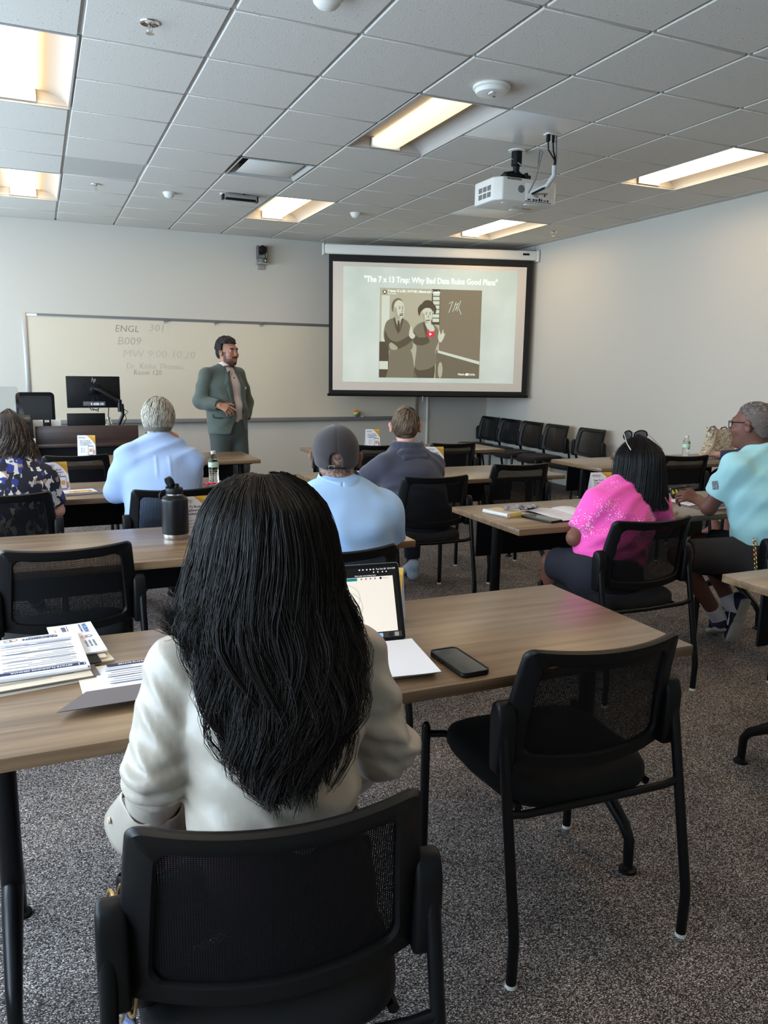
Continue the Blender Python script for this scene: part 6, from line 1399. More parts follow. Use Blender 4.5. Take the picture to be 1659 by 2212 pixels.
F = shirt(J, ((.18, .14), (.17, .135), (.185, .125)), .008, .064, .058, .85); cloth('floral_blouse', F, floral(), P4, (.004, .1, 4, [(.3, .1, 1)]))
F = Field(.010)
for q in 'LR': F.cap(J['hp'+q], J['kn'+q], .088, .068, .04); F.cap(J['kn'+q], J['an'+q], .065, .055, .03, fb=True)
F.ecap((-.20, 4.47, .52), (-.20, 4.48, .58), (.18, .14), (.175, .14), (1, 0, 0), .05, fb=True); cloth('trousers', F, M_BLKF, P4)
for q in 'LR': F = Field(.007); shoe(F, J['an'+q], J['to'+q], (1, 0, 0)); cloth('shoe', F, M_BLK, P4)
M_H4, M_H4b, M_H4c = hairmat('hair_brown', (70, 56, 48)), hairmat('hair_brown_light', (132, 116, 104)), hairmat('hair_brown_dark', (40, 32, 29))
haircap(P4, J['head'], R4_, (.086, .102, .095), (0, -.014, .028), fc, M_H4c, .008, nape=-.12)
def long_hair(root, hc, R, n, m, spread, drop, wav, seed, r=.0012, back=.112, K=22, thr=(-1.7, 1.7), rx=.096, top=.136):
    rs = np.random.RandomState(seed); out = []
    for c in range(n):
        th = rs.uniform(*thr); ph = rs.rand()*6.28; t = np.linspace(0, 1, K); zz = top-.006*rs.rand(); ze = -drop*(.85+.2*rs.rand())
        z = zz+(ze-zz)*t; u = np.clip((zz-z)/.12, 0, 1); rr = np.sin(np.clip(u, 0, 1)*math.pi/2)**.8; sp = 1+spread*np.clip((.0-z)/max(drop, .01), 0, 1); lay = 1-.12*rs.rand()
        x = rx*rr*np.sin(th)*sp*lay+wav*np.clip(t-.3, 0, 1)*np.sin(t*14+ph); y = -.014-back*rr*np.cos(th)*lay*(1-.12*np.clip(-z/.2, 0, 1))+wav*np.clip(t-.3, 0, 1)*np.cos(t*14+ph)*.6
        out.append(np.stack([x+.003*rs.randn(), y+.003*rs.randn(), z], 1))
    return strands(A3(hc)+np.array(out)@R, np.full(n, r), np.full(n, r*.5), 'hair', m, root)
for k, (m, n) in enumerate(((M_H4, 520), (M_H4b, 300), (M_H4c, 520))): long_hair(P4, J['head'], R4_, n, m, .45, .155, .030, 40+k)

# ------------------------------------------------------------------ person in the navy hooded top
J = dict(pelvis=(2.21, 4.42, .56), chest=(2.16, 4.52, .79), neck=(2.155, 4.58, .95), head=(2.16, 4.61, 1.10), shL=(1.99, 4.54, .86), shR=(2.325, 4.54, .845),
         elL=(1.925, 4.64, .785), elR=(2.37, 4.66, .785), wrL=(2.03, 4.90, .775), wrR=(2.26, 4.92, .775), hpL=(2.12, 4.44, .545), hpR=(2.30, 4.44, .545), knL=(2.08, 4.86, .55), knR=(2.335, 4.84, .54),
         anL=(2.06, 4.88, .10), anR=(2.345, 4.85, .10), toL=(2.05, 5.03, .03), toR=(2.365, 5.00, .03))
R5 = orient((.38, 1, -.1))
P5 = person('short haired person in a navy hooded sweatshirt leaning on the table', J, R5, (214, 160, 142), h=.007, b=1.0, ex=.014,
            hands=[dict(wr=J['wrL'], d=(.6, .8, 0), n=(0, .1, 1), side=1), dict(wr=J['wrR'], d=(-.6, .8, 0), n=(0, .1, 1), side=-1)])
M_NAVY = mat('navy_fleece', srgb(58, 58, 72), .92, sheen=.35)
F = shirt(J, ((.185, .15), (.185, .145), (.195, .135)), .007, .072, .068, long=True); cloth('hooded_top', F, M_NAVY, P5, (.010, .12, 6, [(.3, .1, 1), (.8, 0, .5)]))
F = Field(.007)
for q in range(9):
    a0, a1 = [math.pi*(.5+1.0*k/9) for k in (q, q+1)]; f = lambda a: A3((2.155-.082*math.sin(a-math.pi/2+math.pi/2)*0+.085*math.cos(a-math.pi/2+math.pi*0-math.pi/2), 4.585+.085*math.sin(a-math.pi), .955+.010*math.sin(a)))
    F.cap(A3((2.155+.088*math.cos(math.pi+math.pi*q/9), 4.585+.092*math.sin(math.pi+math.pi*q/9), .985)), A3((2.155+.088*math.cos(math.pi+math.pi*(q+1)/9), 4.585+.092*math.sin(math.pi+math.pi*(q+1)/9), .985)), .027, .027, .012)
F.ell((2.155, 4.485, .935), (.11, .040, .050), None, .012); F.cap((2.09, 4.455, .915), (2.22, 4.455, .915), .024, .024, .012)
cloth('hood', F, M_NAVY, P5, (.005, .05, 3, [(.4, .1, 1)]))
F = Field(.009)
for q in 'LR': F.cap(J['hp'+q], J['kn'+q], .09, .07, .04); F.cap(J['kn'+q], lerp(J['kn'+q], J['an'+q], .86), .068, .056, .03, fb=True)
F.ecap((2.21, 4.41, .52), (2.21, 4.42, .60), (.185, .14), (.18, .14), (1, 0, 0), .05, fb=True); cloth('trousers', F, mat('navy_sweatpants', srgb(30, 31, 42), .9), P5)
for q in 'LR': F = Field(.006); F.cap(lerp(J['kn'+q], J['an'+q], .84), J['an'+q], .042, .040, .02); cloth('sock', F, mat('blue_socks', srgb(32, 36, 88), .9), P5)
for q in 'LR': F = Field(.006); shoe(F, J['an'+q], J['to'+q], (1, 0, 0)); F.cap(A3(J['an'+q])-(0, .02, .01), A3(J['an'+q])-(0, .02, .05), .044, .044, .02); cloth('shoe', F, mat('shoes_pale_blue', srgb(176, 190, 206), .6), P5)
M_B1, M_B2, M_B3 = hairmat('hair_ash', (112, 92, 72)), hairmat('hair_ash_light', (168, 144, 118)), hairmat('hair_ash_dark', (70, 56, 44))
fc5 = lambda H: H[..., 1]-.0-.6*np.maximum(H[..., 2], 0)
haircap(P5, J['head'], R5, (.082, .101, .10), (0, -.012, .032), fc5, M_B3, nape=-.055)
for k, (m, n) in enumerate(((M_B1, 900), (M_B2, 420), (M_B3, 420))):
    pth = shell_hair(A3(J['head'])+A3((0, -.012, .024))@R5, R5, (.085, .105, .108), (.25, -.55, .9), .085, n, keep, .007, 8, 50+k, .22)
    strands(pth, np.full(len(pth), .0011), np.full(len(pth), .0005), 'hair', m, P5)

# ------------------------------------------------------------------ person in the pink top
J = dict(pelvis=(2.42, 2.90, .555), chest=(2.53, 2.955, .78), neck=(2.61, 2.985, .915), head=(2.655, 3.0, 1.035), shL=(2.395, 2.955, .845), shR=(2.755, 2.955, .825),
         elL=(2.285, 2.965, .695), elR=(2.84, 2.98, .70), wrL=(2.42, 3.10, .655), wrR=(2.79, 3.22, .775), hpL=(2.34, 2.92, .545), hpR=(2.52, 2.92, .545), knL=(2.285, 3.13, .535), knR=(2.60, 3.30, .55),
         anL=(2.275, 3.20, .10), anR=(2.62, 3.38, .10), toL=(2.26, 3.35, .03), toR=(2.63, 3.55, .03))
R6 = orient((.05, 1, -.12))
P6 = person('person in a speckled hot pink top with a straight black bob', J, R6, (122, 80, 66), h=.007, b=.98, s=.97,
            hands=[dict(wr=J['wrL'], d=(.6, .5, -.2), n=(0, .2, 1), side=1), dict(wr=J['wrR'], d=(-.5, .8, 0), n=(0, .1, 1), side=-1)])
def pink():
    m = mat('pink_speckle', srgb(252, 92, 190), .75, sheen=.2); nt = m.node_tree; L = nt.links.new; b = nt.nodes['Principled BSDF']
    tc = nt.nodes.new('ShaderNodeTexCoord'); v = nt.nodes.new('ShaderNodeTexVoronoi'); v.inputs['Scale'].default_value = 105; v.inputs['Randomness'].default_value = 1
    n = nt.nodes.new('ShaderNodeTexNoise'); n.inputs['Scale'].default_value = 9; L(tc.outputs['Object'], v.inputs['Vector']); L(tc.outputs['Object'], n.inputs['Vector'])
    M = lambda op, a, b_: (lambda k: ([L(x, k.inputs[i]) if not isinstance(x, (int, float)) else setattr(k.inputs[i], 'default_value', x) for i, x in enumerate((a, b_))], setattr(k, 'operation', op), k.outputs[0])[2])(nt.nodes.new('ShaderNodeMath'))
    th = M('MULTIPLY', M('SUBTRACT', n.outputs['Fac'], .37), 1.35); s = M('LESS_THAN', v.outputs['Distance'], th)
    mx = nt.nodes.new('ShaderNodeMix'); mx.data_type = 'RGBA'; L(s, mx.inputs['Factor']); mx.inputs['A'].default_value = srgb(250, 88, 186); mx.inputs['B'].default_value = srgb(255, 206, 238)
    L(mx.outputs['Result'], b.inputs['Base Color']); return m
F = shirt(J, ((.175, .14), (.17, .135), (.185, .125)), .006, .066, .06, .78, top=.9); cloth('pink_top', F, pink(), P6, (.008, .085, 13, [(.5, .1, .9), (-.4, .1, 1)]))
F = Field(.007)
for q in 'LR': F.cap(J['hp'+q], lerp(J['hp'+q], J['kn'+q], .95), .098, .080, .06, fb=True)
F.ecap((2.42, 2.89, .515), (2.43, 2.90, .60), (.185, .15), (.175, .14), (1, 0, 0), .05, fb=True); cloth('skirt', F, mat('black_skirt', srgb(36, 36, 46), .9), P6, (.004, .09, 2, [(.7, .5, .2)]))
for q in 'LR': F = Field(.007); shoe(F, J['an'+q], J['to'+q], (1, 0, 0)); cloth('shoe', F, M_BLK, P6)
haircap(P6, J['head'], R6, (.095, .108, .095), (0, -.012, .026), lambda H: H[..., 1]-.02-.55*np.maximum(H[..., 2], 0), mat('hair_under2', (.004, .004, .0045), .6), .007, nape=-.13)
long_hair(P6, J['head'], R6, 3600, M_HAIRB2, .40, .225, .003, 60, .0010, .124, 17, (-2.0, 2.0), .116, .138)
g = G(); g.tube([tuple(A3(J['head'])+A3(p)@R6) for p in ((.055, -.135, -.165), (.072, -.15, -.21), (.085, -.16, -.26))], .006, 8, squash=.4); g.build('bag_strap', mat('strap_brown', srgb(150, 84, 70), .6), P6)
SG = empty('glasses', (0, 0, 0), parent=P6); SG['label'] = 'dark sunglasses pushed up on the hair'
hx = A3(J['head'])
def hp(x, y, z): return tuple(hx+A3((x, y, z))@R6)
for sx in (-1, 1):
    lens = [(sx*.038+.031*math.cos(a)*(1 if abs(math.sin(a)) > .1 else 1.05), .133+.020*math.sin(a)+(.004 if math.sin(a) > 0 else 0)) for a in [2*math.pi*k/24 for k in range(24)]]
    g = G(); g.tube([hp(x, .030-.25*(z-.133)-.3*abs(x), z) for x, z in lens+lens[:1]], .0032, 6); g.build('rim', M_BLK, SG)
    g = G(); g.add([hp(x, .030-.25*(z-.133)-.3*abs(x), z) for x, z in lens], [tuple(range(24))]); g.build('lens', pane_mat('smoke_lens_%d' % sx, (.16, .16, .20, 1), .12), SG, smooth=False)
    g = G(); g.tube([hp(sx*.070, .006, .145), hp(sx*.088, -.04, .095), hp(sx*.092, -.075, .062)], .0028, 6); g.build('temple', M_ALU, SG)
g = G(); g.tube([hp(-.009, .026, .145), hp(0, .028, .150), hp(.009, .026, .145)], .002, 6); g.build('bridge', M_ALU, SG)

# ------------------------------------------------------------------ man in the aqua polo
J = dict(pelvis=(3.40, 2.80, .565), chest=(3.37, 2.87, .89), neck=(3.36, 2.90, 1.07), head=(3.325, 2.93, 1.212), shL=(3.19, 2.885, .995), shR=(3.555, 2.85, .985),
         elL=(3.15, 3.00, .785), elR=(3.66, 2.95, .78), wrL=(3.215, 3.14, .80), wrR=(3.50, 3.20, .775), hpL=(3.31, 2.83, .55), hpR=(3.49, 2.83, .55), knL=(2.975, 3.00, .545), knR=(3.36, 3.24, .53),
         anL=(3.375, 3.07, .135), anR=(3.445, 3.035, .185), toL=(3.43, 3.15, .05), toR=(3.430, 3.045, .035))
R7 = orient((-.35, .94, -.07))
sk7 = (110, 72, 60)
def c7(V, H, col):
    
    return col
P7 = person('man with cropped grey hair and glasses in an aqua polo shirt', J, R7, sk7, h=.007, b=1.0, s=1.0, colour=c7, feet=False,
            hands=[dict(wr=J['wrL'], d=(-.50, .62, .22), n=(-.55, -.35, .75), side=1, curl=(.85, .95, 1.0, 1.0), thumb=1.0), dict(wr=J['wrR'], d=(-.7, .6, 0), n=(0, .1, 1), side=-1)])
M_AQUA = mat('polo_aqua', srgb(168, 224, 232), .82, sheen=.2, bump=(700, .08))
F = shirt(J, ((.185, .15), (.18, .145), (.20, .135)), .006, .074, .066, .66); F.cap(J['neck'], lerp(J['neck'], J['head'], .18), .066, .062, .02, fb=True)
cloth('polo_shirt', F, M_AQUA, P7, (.008, .11, 15, [(.6, .1, .8), (-.5, .1, .8)]))
collar(P7, (3.375, 2.905, 1.078), (-.2, 1, .1), .072, .094, .038, M_AQUA)
g = G(); g.tube([Vector((3.375+.096*math.sin(a), 2.905-.098*math.cos(a), 1.074+.013*math.cos(a)-.0)) for a in [-2+4*k/24 for k in range(25)]], .0022, 6); g.build('collar_stripe', mat('stripe_maroon', srgb(110, 50, 70), .8), P7)
g = G(); T = frame(tuple(lerp(J['shL'], J['elL'], .38)+A3((-.074, -.005, 0))), (.15, -1, .25), (0, .2, 1)); g.prism(rrect(-.016, -.022, .016, .022, .006), -.001, .003, T); g.build('sleeve_badge', mat('badge_grey', srgb(120, 130, 140), .6, noise=(160, .7)), P7)
F = Field(.007)
F.cap(J['hpL'], lerp(J['hpL'], J['knL'], .86), .105, .086, .05, fb=True); F.cap(J['hpR'], lerp(J['hpR'], J['knR'], .86), .105, .086, .05, fb=True)
F.ecap((3.40, 2.79, .52), (3.40, 2.81, .64), (.195, .15), (.185, .145), (1, 0, 0), .05, fb=True); cloth('shorts', F, mat('black_shorts', srgb(44, 42, 44), .9), P7, (.004, .1, 5, [(.4, .8, .2)]))
for q in 'LR': F = Field(.006); F.cap(lerp(J['kn'+q], J['an'+q], .82), J['an'+q], .044, .042, .02); cloth('sock', F, mat('white_socks', srgb(206, 204, 214), .9), P7)
# the two shoes, toes down on the carpet, soles turned back
M_SHB, M_SOLE = mat('shoe_navy', srgb(28, 30, 58), .7), mat('shoe_sole', srgb(164, 158, 150), .7)
def sneaker(hl, to, nrm, wd):
    hl, to, n = A3(hl), A3(to), A3(nrm); d = (to-hl)/np.linalg.norm(to-hl); n = n-d*(n@d); n /= np.linalg.norm(n); x = np.cross(d, n)
    L = np.linalg.norm(to-hl); F = Field(.005)
    k = wd
    F.ecap(hl+n*.040+d*.02, hl+d*L*.45+n*.042, (.036*k, .046), (.038*k, .042), x, .03); F.ecap(hl+d*L*.45+n*.036, to-d*.035+n*.024, (.040*k, .036), (.036*k, .018), x, .03); u = cloth('shoe', F, M_SHB, P7)
    F = Field(.005); F.ecap(hl+d*.012+n*.004, hl+d*L*.45+n*.002, (.038*k, .015), (.036*k, .013), x, .02); F.ecap(hl+d*L*.45+n*.002, to-d*.02+n*.006, (.037*k, .013), (.040*k, .013), x, .02); F.ecap(hl+d*L*.6+n*.0, to-d*.045+n*.0, (.047*k, .014), (.046*k, .013), x, .02); cloth('sole', F, M_SOLE, u)
    s = -1 if (x@A3((-1, 0, 0))) < 0 else 1
    sw = [(.0, .0), (.35, .10), (.75, .30), (1.0, .42), (.70, .36), (.35, .24), (.10, .22), (.0, .12)]
    g = G(); pt = [hl+d*(L*.62-.085*a)+n*(.022+.06*b*.8)+x*s*(.0415*wd) for a, b in sw]; g.add([tuple(p) for p in pt]+[tuple(p+x*s*.004) for p in pt], [tuple(range(8)), tuple(range(15, 7, -1))]+[(k, (k+1) % 8, 8+(k+1) % 8, 8+k) for k in range(8)]); g.build('logo', M_PAPER, u, smooth=False)
    g = G(); c = hl+d*L*.36+n*.092; g.tube([tuple(c+x*.03*math.cos(a)*1.2+d*.0+n*(.012*math.sin(a))-d*.01*math.sin(a)) for a in [2*math.pi*k/14 for k in range(15)]], .0022, 6); g.build('lace', M_BLK, u)
    return u
sneaker((3.475, 2.985, .262), (3.425, 3.02, .003), (-.15, 1, .15), 1.22); sneaker((3.345, 3.03, .09), (3.49, 3.21, .005), (-.1, -.1, 1), 1)
for k in range(16):
    t = k/15; p = lerp((3.195, 2.74, .665), (3.215, 2.725, .495), t)+A3((-.012*math.sin(math.pi*t), -.012*math.sin(math.pi*t), 0)); g = G()
    a = (1, 0, 0) if k % 2 else (0, 1, 0); g.tube([tuple(p+A3(a)*.007*math.cos(w)+A3((0, 0, 1))*.009*math.sin(w)) for w in [2*math.pi*q/10 for q in range(11)]], .0020, 5); g.build('wallet_chain_link', MATS['gold_metal'], P7)
M_C7 = mat('hair_cropped_grey', srgb(104, 94, 90), .9, noise=(260, .55), bump=(300, .5))
haircap(P7, J['head'], R7, (.0785, .099, .0905), (0, -.012, .030), lambda H: np.maximum(H[..., 1]-.060+1.5*np.maximum(.085-H[..., 2], 0)*(H[..., 1] > -.0), .012-H[..., 2]-1.4*np.maximum(-H[..., 1]-.010, 0)), M_C7, .005, nape=-.062)
for k, (m, n) in enumerate(((hairmat('crop_light', (162, 152, 148)), 900), (hairmat('crop_dark', (70, 58, 54)), 700))):
    kp = lambda d: (d[:, 1] < .62) & (d[:, 2] > .10-.75*np.clip(-d[:, 1], 0, 1)+.8*np.clip(d[:, 1], 0, 1))
    pth = shell_hair(A3(J['head'])+A3((0, -.012, .030))@R7, R7, (.0780, .0985, .0900), (0, -.2, 1), .010, n, kp, .002, 4, 70+k, 1.2); strands(pth, np.full(len(pth), .0008), np.full(len(pth), .0004), 'hair', m, P7)
hx7 = A3(J['head']); q7 = lambda x, y, z: tuple(hx7+A3((x, y, z))@R7)
GL = empty('glasses', (0, 0, 0), parent=P7)
for sx in (-1, 1):
    rr = rrect(sx*.034-.027, -.010, sx*.034+.027, .026, .006, 3)
    g = G(); g.tube([q7(x, .103-.12*abs(x), z) for x, z in rr+rr[:1]], .0022, 6); g.build('rim', M_BLK, GL)
    g = G(); g.add([q7(x, .103-.12*abs(x), z) for x, z in rr], [tuple(range(len(rr)))]); g.build('lens', M_CLEAR, GL, smooth=False)
    g = G(); g.tube([q7(sx*.063, .095, .020), q7(sx*.080, .02, .018), q7(sx*.088, -.012, .012), q7(sx*.086, -.040, -.016)], .0024, 6); g.build('temple', M_BLK, GL)
g = G(); g.tube([q7(-.008, .103, .012), q7(.008, .103, .012)], .002, 6); g.build('bridge', M_BLK, GL)
PN = empty('pen', (3.175, 3.23, .855), label='dark ballpoint pen held by the man in the aqua polo', cat='pen')
g = G(); g.tube([(-.07, .0, -.004), (.055, -.01, .006)], .0042, 8); g.build('barrel', M_BLK, PN); g = G(); g.tube([(-.07, 0, -.004), (-.083, 0, -.005)], [.004, .001], 8); g.build('tip', M_CHROME, PN)

# ------------------------------------------------------------------ seated person almost wholly hidden behind the man in aqua
J = dict(pelvis=(5.655, 4.68, .56), chest=(5.65, 4.72, .84), neck=(5.65, 4.75, 1.0), head=(5.66, 4.78, 1.13), shL=(5.50, 4.74, .93), shR=(5.80, 4.70, .93),
         elL=(5.515, 4.96, .772), elR=(5.81, 4.80, .76), wrL=(5.375, 5.08, .775), wrR=(5.70, 5.10, .775), hpL=(5.57, 4.72, .545), hpR=(5.73, 4.72, .545), knL=(5.50, 5.12, .545), knR=(5.64, 5.15, .545),
         anL=(5.45, 5.13, .095), anR=(5.49, 5.02, .095), toL=(5.32, 5.18, .03), toR=(5.35, 5.06, .03))
R8 = orient((.1, 1, 0))
P8 = person('person behind the man in aqua, only a ringed hand and blue slippers showing', J, R8, (214, 158, 144), h=.008, b=.92, s=.96,
            hands=[dict(wr=J['wrL'], d=(-.85, .5, -.06), n=(0, .05, 1), side=1, curl=(.1, .15, .2, .2)), dict(wr=J['wrR'], d=(-.3, .9, 0), n=(0, .1, 1), side=-1)])
F = shirt(J, ((.17, .13), (.165, .13), (.175, .12)), .009, .062, .056, long=True); cloth('sweater', F, mat('knit_navy', srgb(52, 56, 76), .9), P8)
F = Field(.008); F.ecap((5.655, 4.67, .52), (5.655, 4.68, .60), (.18, .14), (.17, .135), (1, 0, 0), .05, fb=True)
for q in 'LR': F.cap(J['hp'+q], J['kn'+q], .092, .085, .08); F.cap(J['kn'+q], lerp(J['kn'+q], J['an'+q], .72), .085, .080, .08, fb=True)
cloth('skirt', F, mat('navy_skirt', srgb(34, 40, 66), .85), P8)
for q in 'LR':
    F = Field(.006); a, t = A3(J['an'+q]), A3(J['to'+q]); a = a*(1, 1, 0); t = t*(1, 1, 0); F.ecap(lerp(a, t, -.3)+(0, 0, .012), lerp(a, t, 1.12)+(0, 0, .012), (.040, .012), (.048, .012), np.cross(t-a, (0, 0, 1)), .02)
    F.cap(lerp(a, t, .30)+(0, 0, .045), lerp(a, t, .72)+(0, 0, .030), .050, .046, .02); cloth('slipper', F, mat('slipper_blue', srgb(70, 110, 172), .8), P8)
hair8 = haircap(P8, J['head'], R8, (.09, .11, .10), (0, -.012, .028), fc, M_H4, .009, nape=-.10); hair8.name = 'hair'
g = G(); g.tube([(5.285+.0095*math.cos(w)*.5, 5.135, .778+.0105*math.sin(w)) for w in [2*math.pi*q/12 for q in range(13)]], .0022, 6); g.build('ring', MATS['gold_metal'], P8)

# ------------------------------------------------------------------ the standing presenter
Y0 = 7.66
J = dict(pelvis=(1.675, Y0, .92), chest=(1.65, Y0-.005, 1.24), neck=(1.655, Y0-.01, 1.435), head=(1.680, Y0-.035, 1.600), shL=(1.805, Y0+.07, 1.395), shR=(1.455, Y0-.095, 1.390),
         elL=(1.895, Y0+.12, 1.12), elR=(1.395, Y0-.10, 1.135), wrL=(1.855, Y0+.03, .95), wrR=(1.545, Y0-.26, 1.105), hpL=(1.765, Y0+.03, .90), hpR=(1.595, Y0-.03, .90), knL=(1.80, Y0+.0, .49), knR=(1.585, Y0-.05, .49),
         anL=(1.81, Y0+.03, .09), anR=(1.58, Y0-.01, .09), toL=(1.90, Y0-.12, .03), toR=(1.62, Y0-.19, .03))
R9 = orient((.52, -.85, -.02))
def c9(V, H, col):
    r = np.linalg.norm(H, axis=1); hd = (r < .19)
    beard = hd & (H[:, 1] > .015) & (H[:, 2] < -.035) & (np.abs(H[:, 0]) > .022+.0*H[:, 2]) & (H[:, 2] > -.125); chin = hd & (H[:, 1] > .045) & (H[:, 2] < -.082); must = hd & (H[:, 1] > .07) & (H[:, 2] < -.040) & (H[:, 2] > -.053) & (np.abs(H[:, 0]) < .036)
    sideb = hd & (np.abs(H[:, 0]) > .05) & (H[:, 1] > .01) & (H[:, 1] < .045) & (H[:, 2] < .0) & (H[:, 2] > -.08)
    col[beard & (H[:, 2] < -.060)] = lin(92, 60, 46); col[sideb] = lin(88, 58, 46); col[chin] = lin(66, 42, 34); col[must] = lin(60, 38, 32)
    lips = hd & (H[:, 1] > .084) & (H[:, 2] < -.054) & (H[:, 2] > -.074) & (np.abs(H[:, 0]) < .024); col[lips] = lin(150, 88, 82)
    brow = hd & (H[:, 1] > .07) & (H[:, 2] > .026) & (H[:, 2] < .038) & (np.abs(np.abs(H[:, 0])-.034) < .022); col[brow] = lin(44, 28, 24)
    for x in (-.031, .031):
        e = hd & (np.abs(H[:, 0]-x) < .012) & (np.abs(H[:, 2]-.010) < .006) & (H[:, 1] > .078) & (H[:, 1] < .094); col[e] = lin(206, 196, 190); col[e & (np.abs(H[:, 0]-x-.002) < .005)] = lin(36, 24, 20)
    return col
P9 = person('standing presenter in a dark green suit and open white shirt, facing the screen', J, R9, (164, 116, 92), h=.006, b=1.12, s=1.06, colour=c9,
            hands=[dict(wr=J['wrR'], d=(.72, -.42, -.32), n=(-.25, -.75, .6), side=-1, curl=(.35, .75, .85, .95), thumb=.9, s=1.08)])
M_SUIT = mat('suit_green', srgb(82, 89, 81), .85, sheen=.15, noise=(220, .10)); sdp = A3(J['shL'])-A3(J['shR'])
# shirt first (inside), then trousers, then the open jacket
F = Field(.006); F.ecap((1.675, Y0-.01, .93), (1.665, Y0-.025, 1.08), (.165, .135), (.175, .150), sdp, .05, fa=True); F.ecap((1.665, Y0-.025, 1.08), (1.655, Y0-.02, 1.28), (.175, .150), (.175, .125), sdp, .06)
F.ecap((1.655, Y0-.02, 1.28), (1.655, Y0-.012, 1.40), (.175, .125), (.10, .085), sdp, .06); F.cap(J['neck'], lerp(J['neck'], J['head'], .12), .068, .064, .03, fb=True)
M_SHW = mat('shirt_white', srgb(198, 184, 178), .8)
cloth('shirt', F, M_SHW, P9, (.003, .12, 3, [(.2, .1, 1)]))
collar(P9, (1.660, Y0-.014, 1.462), (.5, -.87, .12), .068, .084, .040, M_SHW)
fw9 = A3((.50, -.866, 0)); fw9 /= np.linalg.norm(fw9); sx9 = np.cross(fw9, (0, 0, 1))
for k in range(6):
    z = 1.36-.075*k; p = A3((1.658+.004*k*0, Y0-.02, z))+fw9*(.118+.030*min(1, k/3)); g = G(); g.lathe([(.001, .003), (.006, .002), (.006, -.001), (.001, -.002)], 10, tuple(p), T=Matrix.Rotation(math.pi/2, 4, 'X')); g.build('button', M_BLK, P9)
F = Field(.007)
for q in 'LR': F.cap(J['hp'+q], J['kn'+q], .108, .082, .05); F.cap(J['kn'+q], J['an'+q], .082, .064, .03, fb=True)
F.ecap((1.675, Y0, .86), (1.672, Y0-.012, 1.0), (.180, .140), (.176, .146), sdp, .05, fb=True); cloth('trousers', F, mat('suit_trousers', srgb(64, 72, 68), .85, sheen=.12), P9, (.005, .14, 4, [(.8, .2, .5)]))
g = G(); g.tube([tuple(A3((1.672, Y0-.012, .985))+sx9*.178*math.cos(a)-A3((0, 1, 0))*.148*math.sin(a)) for a in [2*math.pi*k/40 for k in range(41)]], .016, 8, squash=.3); g.build('belt', M_BLK, P9)
F = Field(.006)
F.ecap((1.672, Y0-.005, .84), (1.665, Y0-.018, 1.05), (.205, .165), (.195, .165), sdp, .05, fa=True); F.ecap((1.665, Y0-.018, 1.05), (1.652, Y0-.012, 1.27), (.195, .165), (.200, .148), sdp, .06); F.ecap((1.652, Y0-.012, 1.27), (1.655, Y0-.008, 1.40), (.200, .148), (.120, .092), sdp, .06)
for q in 'LR':
    F.cap((1.657, Y0-.005, 1.432), J['sh'+q], .058, .060, .05); F.chain([J['sh'+q], lerp(J['sh'+q], J['el'+q], .5), J['el'+q]], [.062, .066, .062], .022)
    F.cap(J['el'+q], lerp(J['el'+q], J['wr'+q], .93), .068, .050, .03, fb=True)
def opencut(P, D):
    H = P-A3((1.662, Y0-.012, 0)); a = H@sx9; f = H@fw9; z = P[..., 2]
    c = .012+.03*np.clip((1.0-z)/.2, 0, 1)*0; w = np.interp(z, [.82, .90, 1.0, 1.10, 1.25, 1.40, 1.46], [.115, .080, .045, .050, .062, .058, .056]); c = np.interp(z, [.82, 1.0, 1.42], [.03*sA, .015*sA, .0])
    op = np.maximum(np.abs(a-c)-w, .04-f); D = np.maximum(D, -op)
    cav = np.maximum(np.sqrt((a/.172)**2+((f+.0)/.136)**2)-1, 0)+(z > 1.40)*1.0; return D
sA = -1 if (A3(J['shL'])-A3((1.662, Y0, 1.375)))@sx9 < 0 else 1
F.post.append(opencut)
cloth('jacket', F, M_SUIT, P9, (.007, .11, 21, [(.5, .1, .9), (-.6, .1, .8)], lambda V: np.clip((1.36-V[:, 2])/.15, .15, 1)))
M_LAP = mat('lapel_green', srgb(74, 82, 75), .85, sheen=.12)
def jp(a, z, out): # point on the jacket front
    c = np.interp(z, [.84, 1.05, 1.27, 1.40], [.168, .168, .153, .105]); w = np.interp(z, [.84, 1.05, 1.27, 1.40], [.205, .195, .200, .13]); y = c*math.sqrt(max(.02, 1-(a/w)**2)); return A3((1.662, Y0-.012, z))+sx9*a+fw9*(y+out)
for s in (-1, 1):
    pl = [(.045, 1.435), (.085, 1.40), (.128, 1.30), (.108, 1.285), (.118, 1.262), (.075, 1.08), (.052, 1.03)]; inn = [(.046, 1.43), (.055, 1.38), (.060, 1.30), (.062, 1.28), (.061, 1.25), (.050, 1.09), (.044, 1.03)]
    g = G(); n = len(pl); off = .012
    V_ = [tuple(jp(s*a, z, .016)) for a, z in pl]+[tuple(jp(s*a, z, .012)) for a, z in inn]; g.add(V_, [(k, k+1, n+k+1, n+k) for k in range(n-1)]); o = g.build('lapel', M_LAP, P9); md = o.modifiers.new('thickness', 'SOLIDIFY'); md.thickness = .005
sA = -1 if (A3(J['shL'])-A3((1.662, Y0, 1.375)))@sx9 < 0 else 1
def patch(name, a, z, w, hh, m, out=.006, tilt=0):
    g = G(); g.sheet(lambda u, v: tuple(jp(sA*a+(u-.5)*w, z+(v-.5)*hh+tilt*(u-.5)*w, out+.010)), 6, 3); o = g.build(name, m, P9); md = o.modifiers.new('thickness', 'SOLIDIFY'); md.thickness = .004; return o
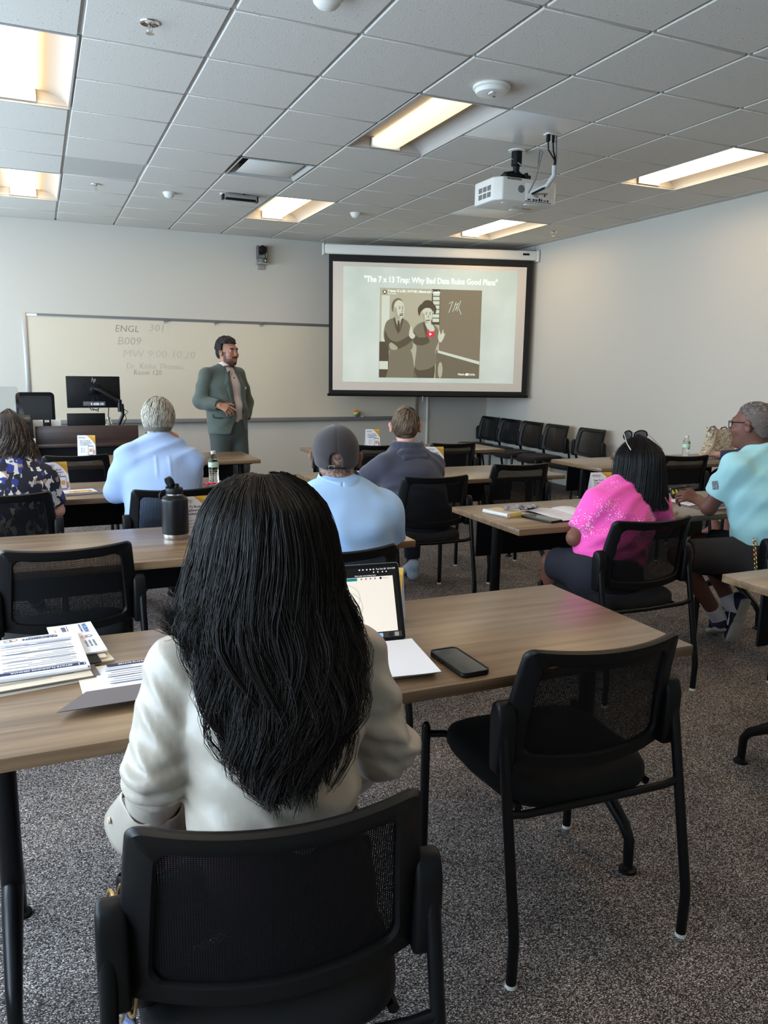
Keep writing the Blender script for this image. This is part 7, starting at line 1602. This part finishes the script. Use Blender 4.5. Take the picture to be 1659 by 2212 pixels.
patch('breast_pocket', .13, 1.245, .075, .018, M_LAP); patch('pocket_square', .13, 1.262, .035, .022, M_PAPER, .007)
patch('pocket_flap', -.155, 1.0, .12, .035, M_LAP); patch('pocket_flap', .165, .97, .10, .035, M_LAP)
g = G(); p = jp(-sA*.075, 1.035, .014); g.lathe([(.001, .004), (.010, .003), (.010, -.002), (.001, -.002)], 14, tuple(p), T=Matrix.Rotation(math.pi/2, 4, 'X')); g.build('jacket_button', M_GREY, P9)
for k in range(3): p = lerp(J['elR'], J['wrR'], .66+.07*k)+A3((-.01, -.048, -.024)); g = G(); g.lathe([(.001, .003), (.0055, .002), (.0055, -.002), (.001, -.002)], 10, tuple(p), T=Matrix.Rotation(math.pi/2, 4, 'X')); g.build('cuff_button', mat('tan_button', srgb(160, 130, 100), .5), P9)
for q in 'LR': F = Field(.007); shoe(F, J['an'+q], J['to'+q], (1, 0, 0), 1.1); cloth('shoe', F, mat('shoes_black', (.012, .011, .011), .3), P9)
M_CURL = mat('hair_curly', (.012, .009, .008), .8, bump=(90, .9))
F = Field(.005); hc9 = A3(J['head']); F.ell(hc9+A3((0, -.016, .040))@R9*1.06, A3((.086, .108, .098))*1.06, R9, .01); F.ell(hc9+A3((0, -.075, -.01))@R9, (.072, .05, .065), R9, .02)
rr_ = np.random.RandomState(5)
for k in range(150):
    d = rr_.randn(3); d /= np.linalg.norm(d); 
    if d[1] > .55 and d[2] < .75: continue
    if d[2] < -.35: continue
    F.ell(hc9+(A3((0, -.016, .040))+d*A3((.084, .106, .096)))@R9*1.06, (.014, .014, .014), None, .01)
def cut9(P, D):
    H = (P-hc9)@R9.T/1.06; hl = np.maximum(H[..., 1]-.060+1.2*np.maximum(.085-H[..., 2], 0), -9); hl2 = np.where(H[..., 2] < .075, H[..., 1]-.012+.0*H[..., 2], -9); s = np.maximum(H[..., 1]-.074, hl2)
    D = np.maximum(D, s); return np.maximum(D, -.060-H[..., 2])
F.post.append(cut9); cloth('hair', F, M_CURL, P9, rel=0)
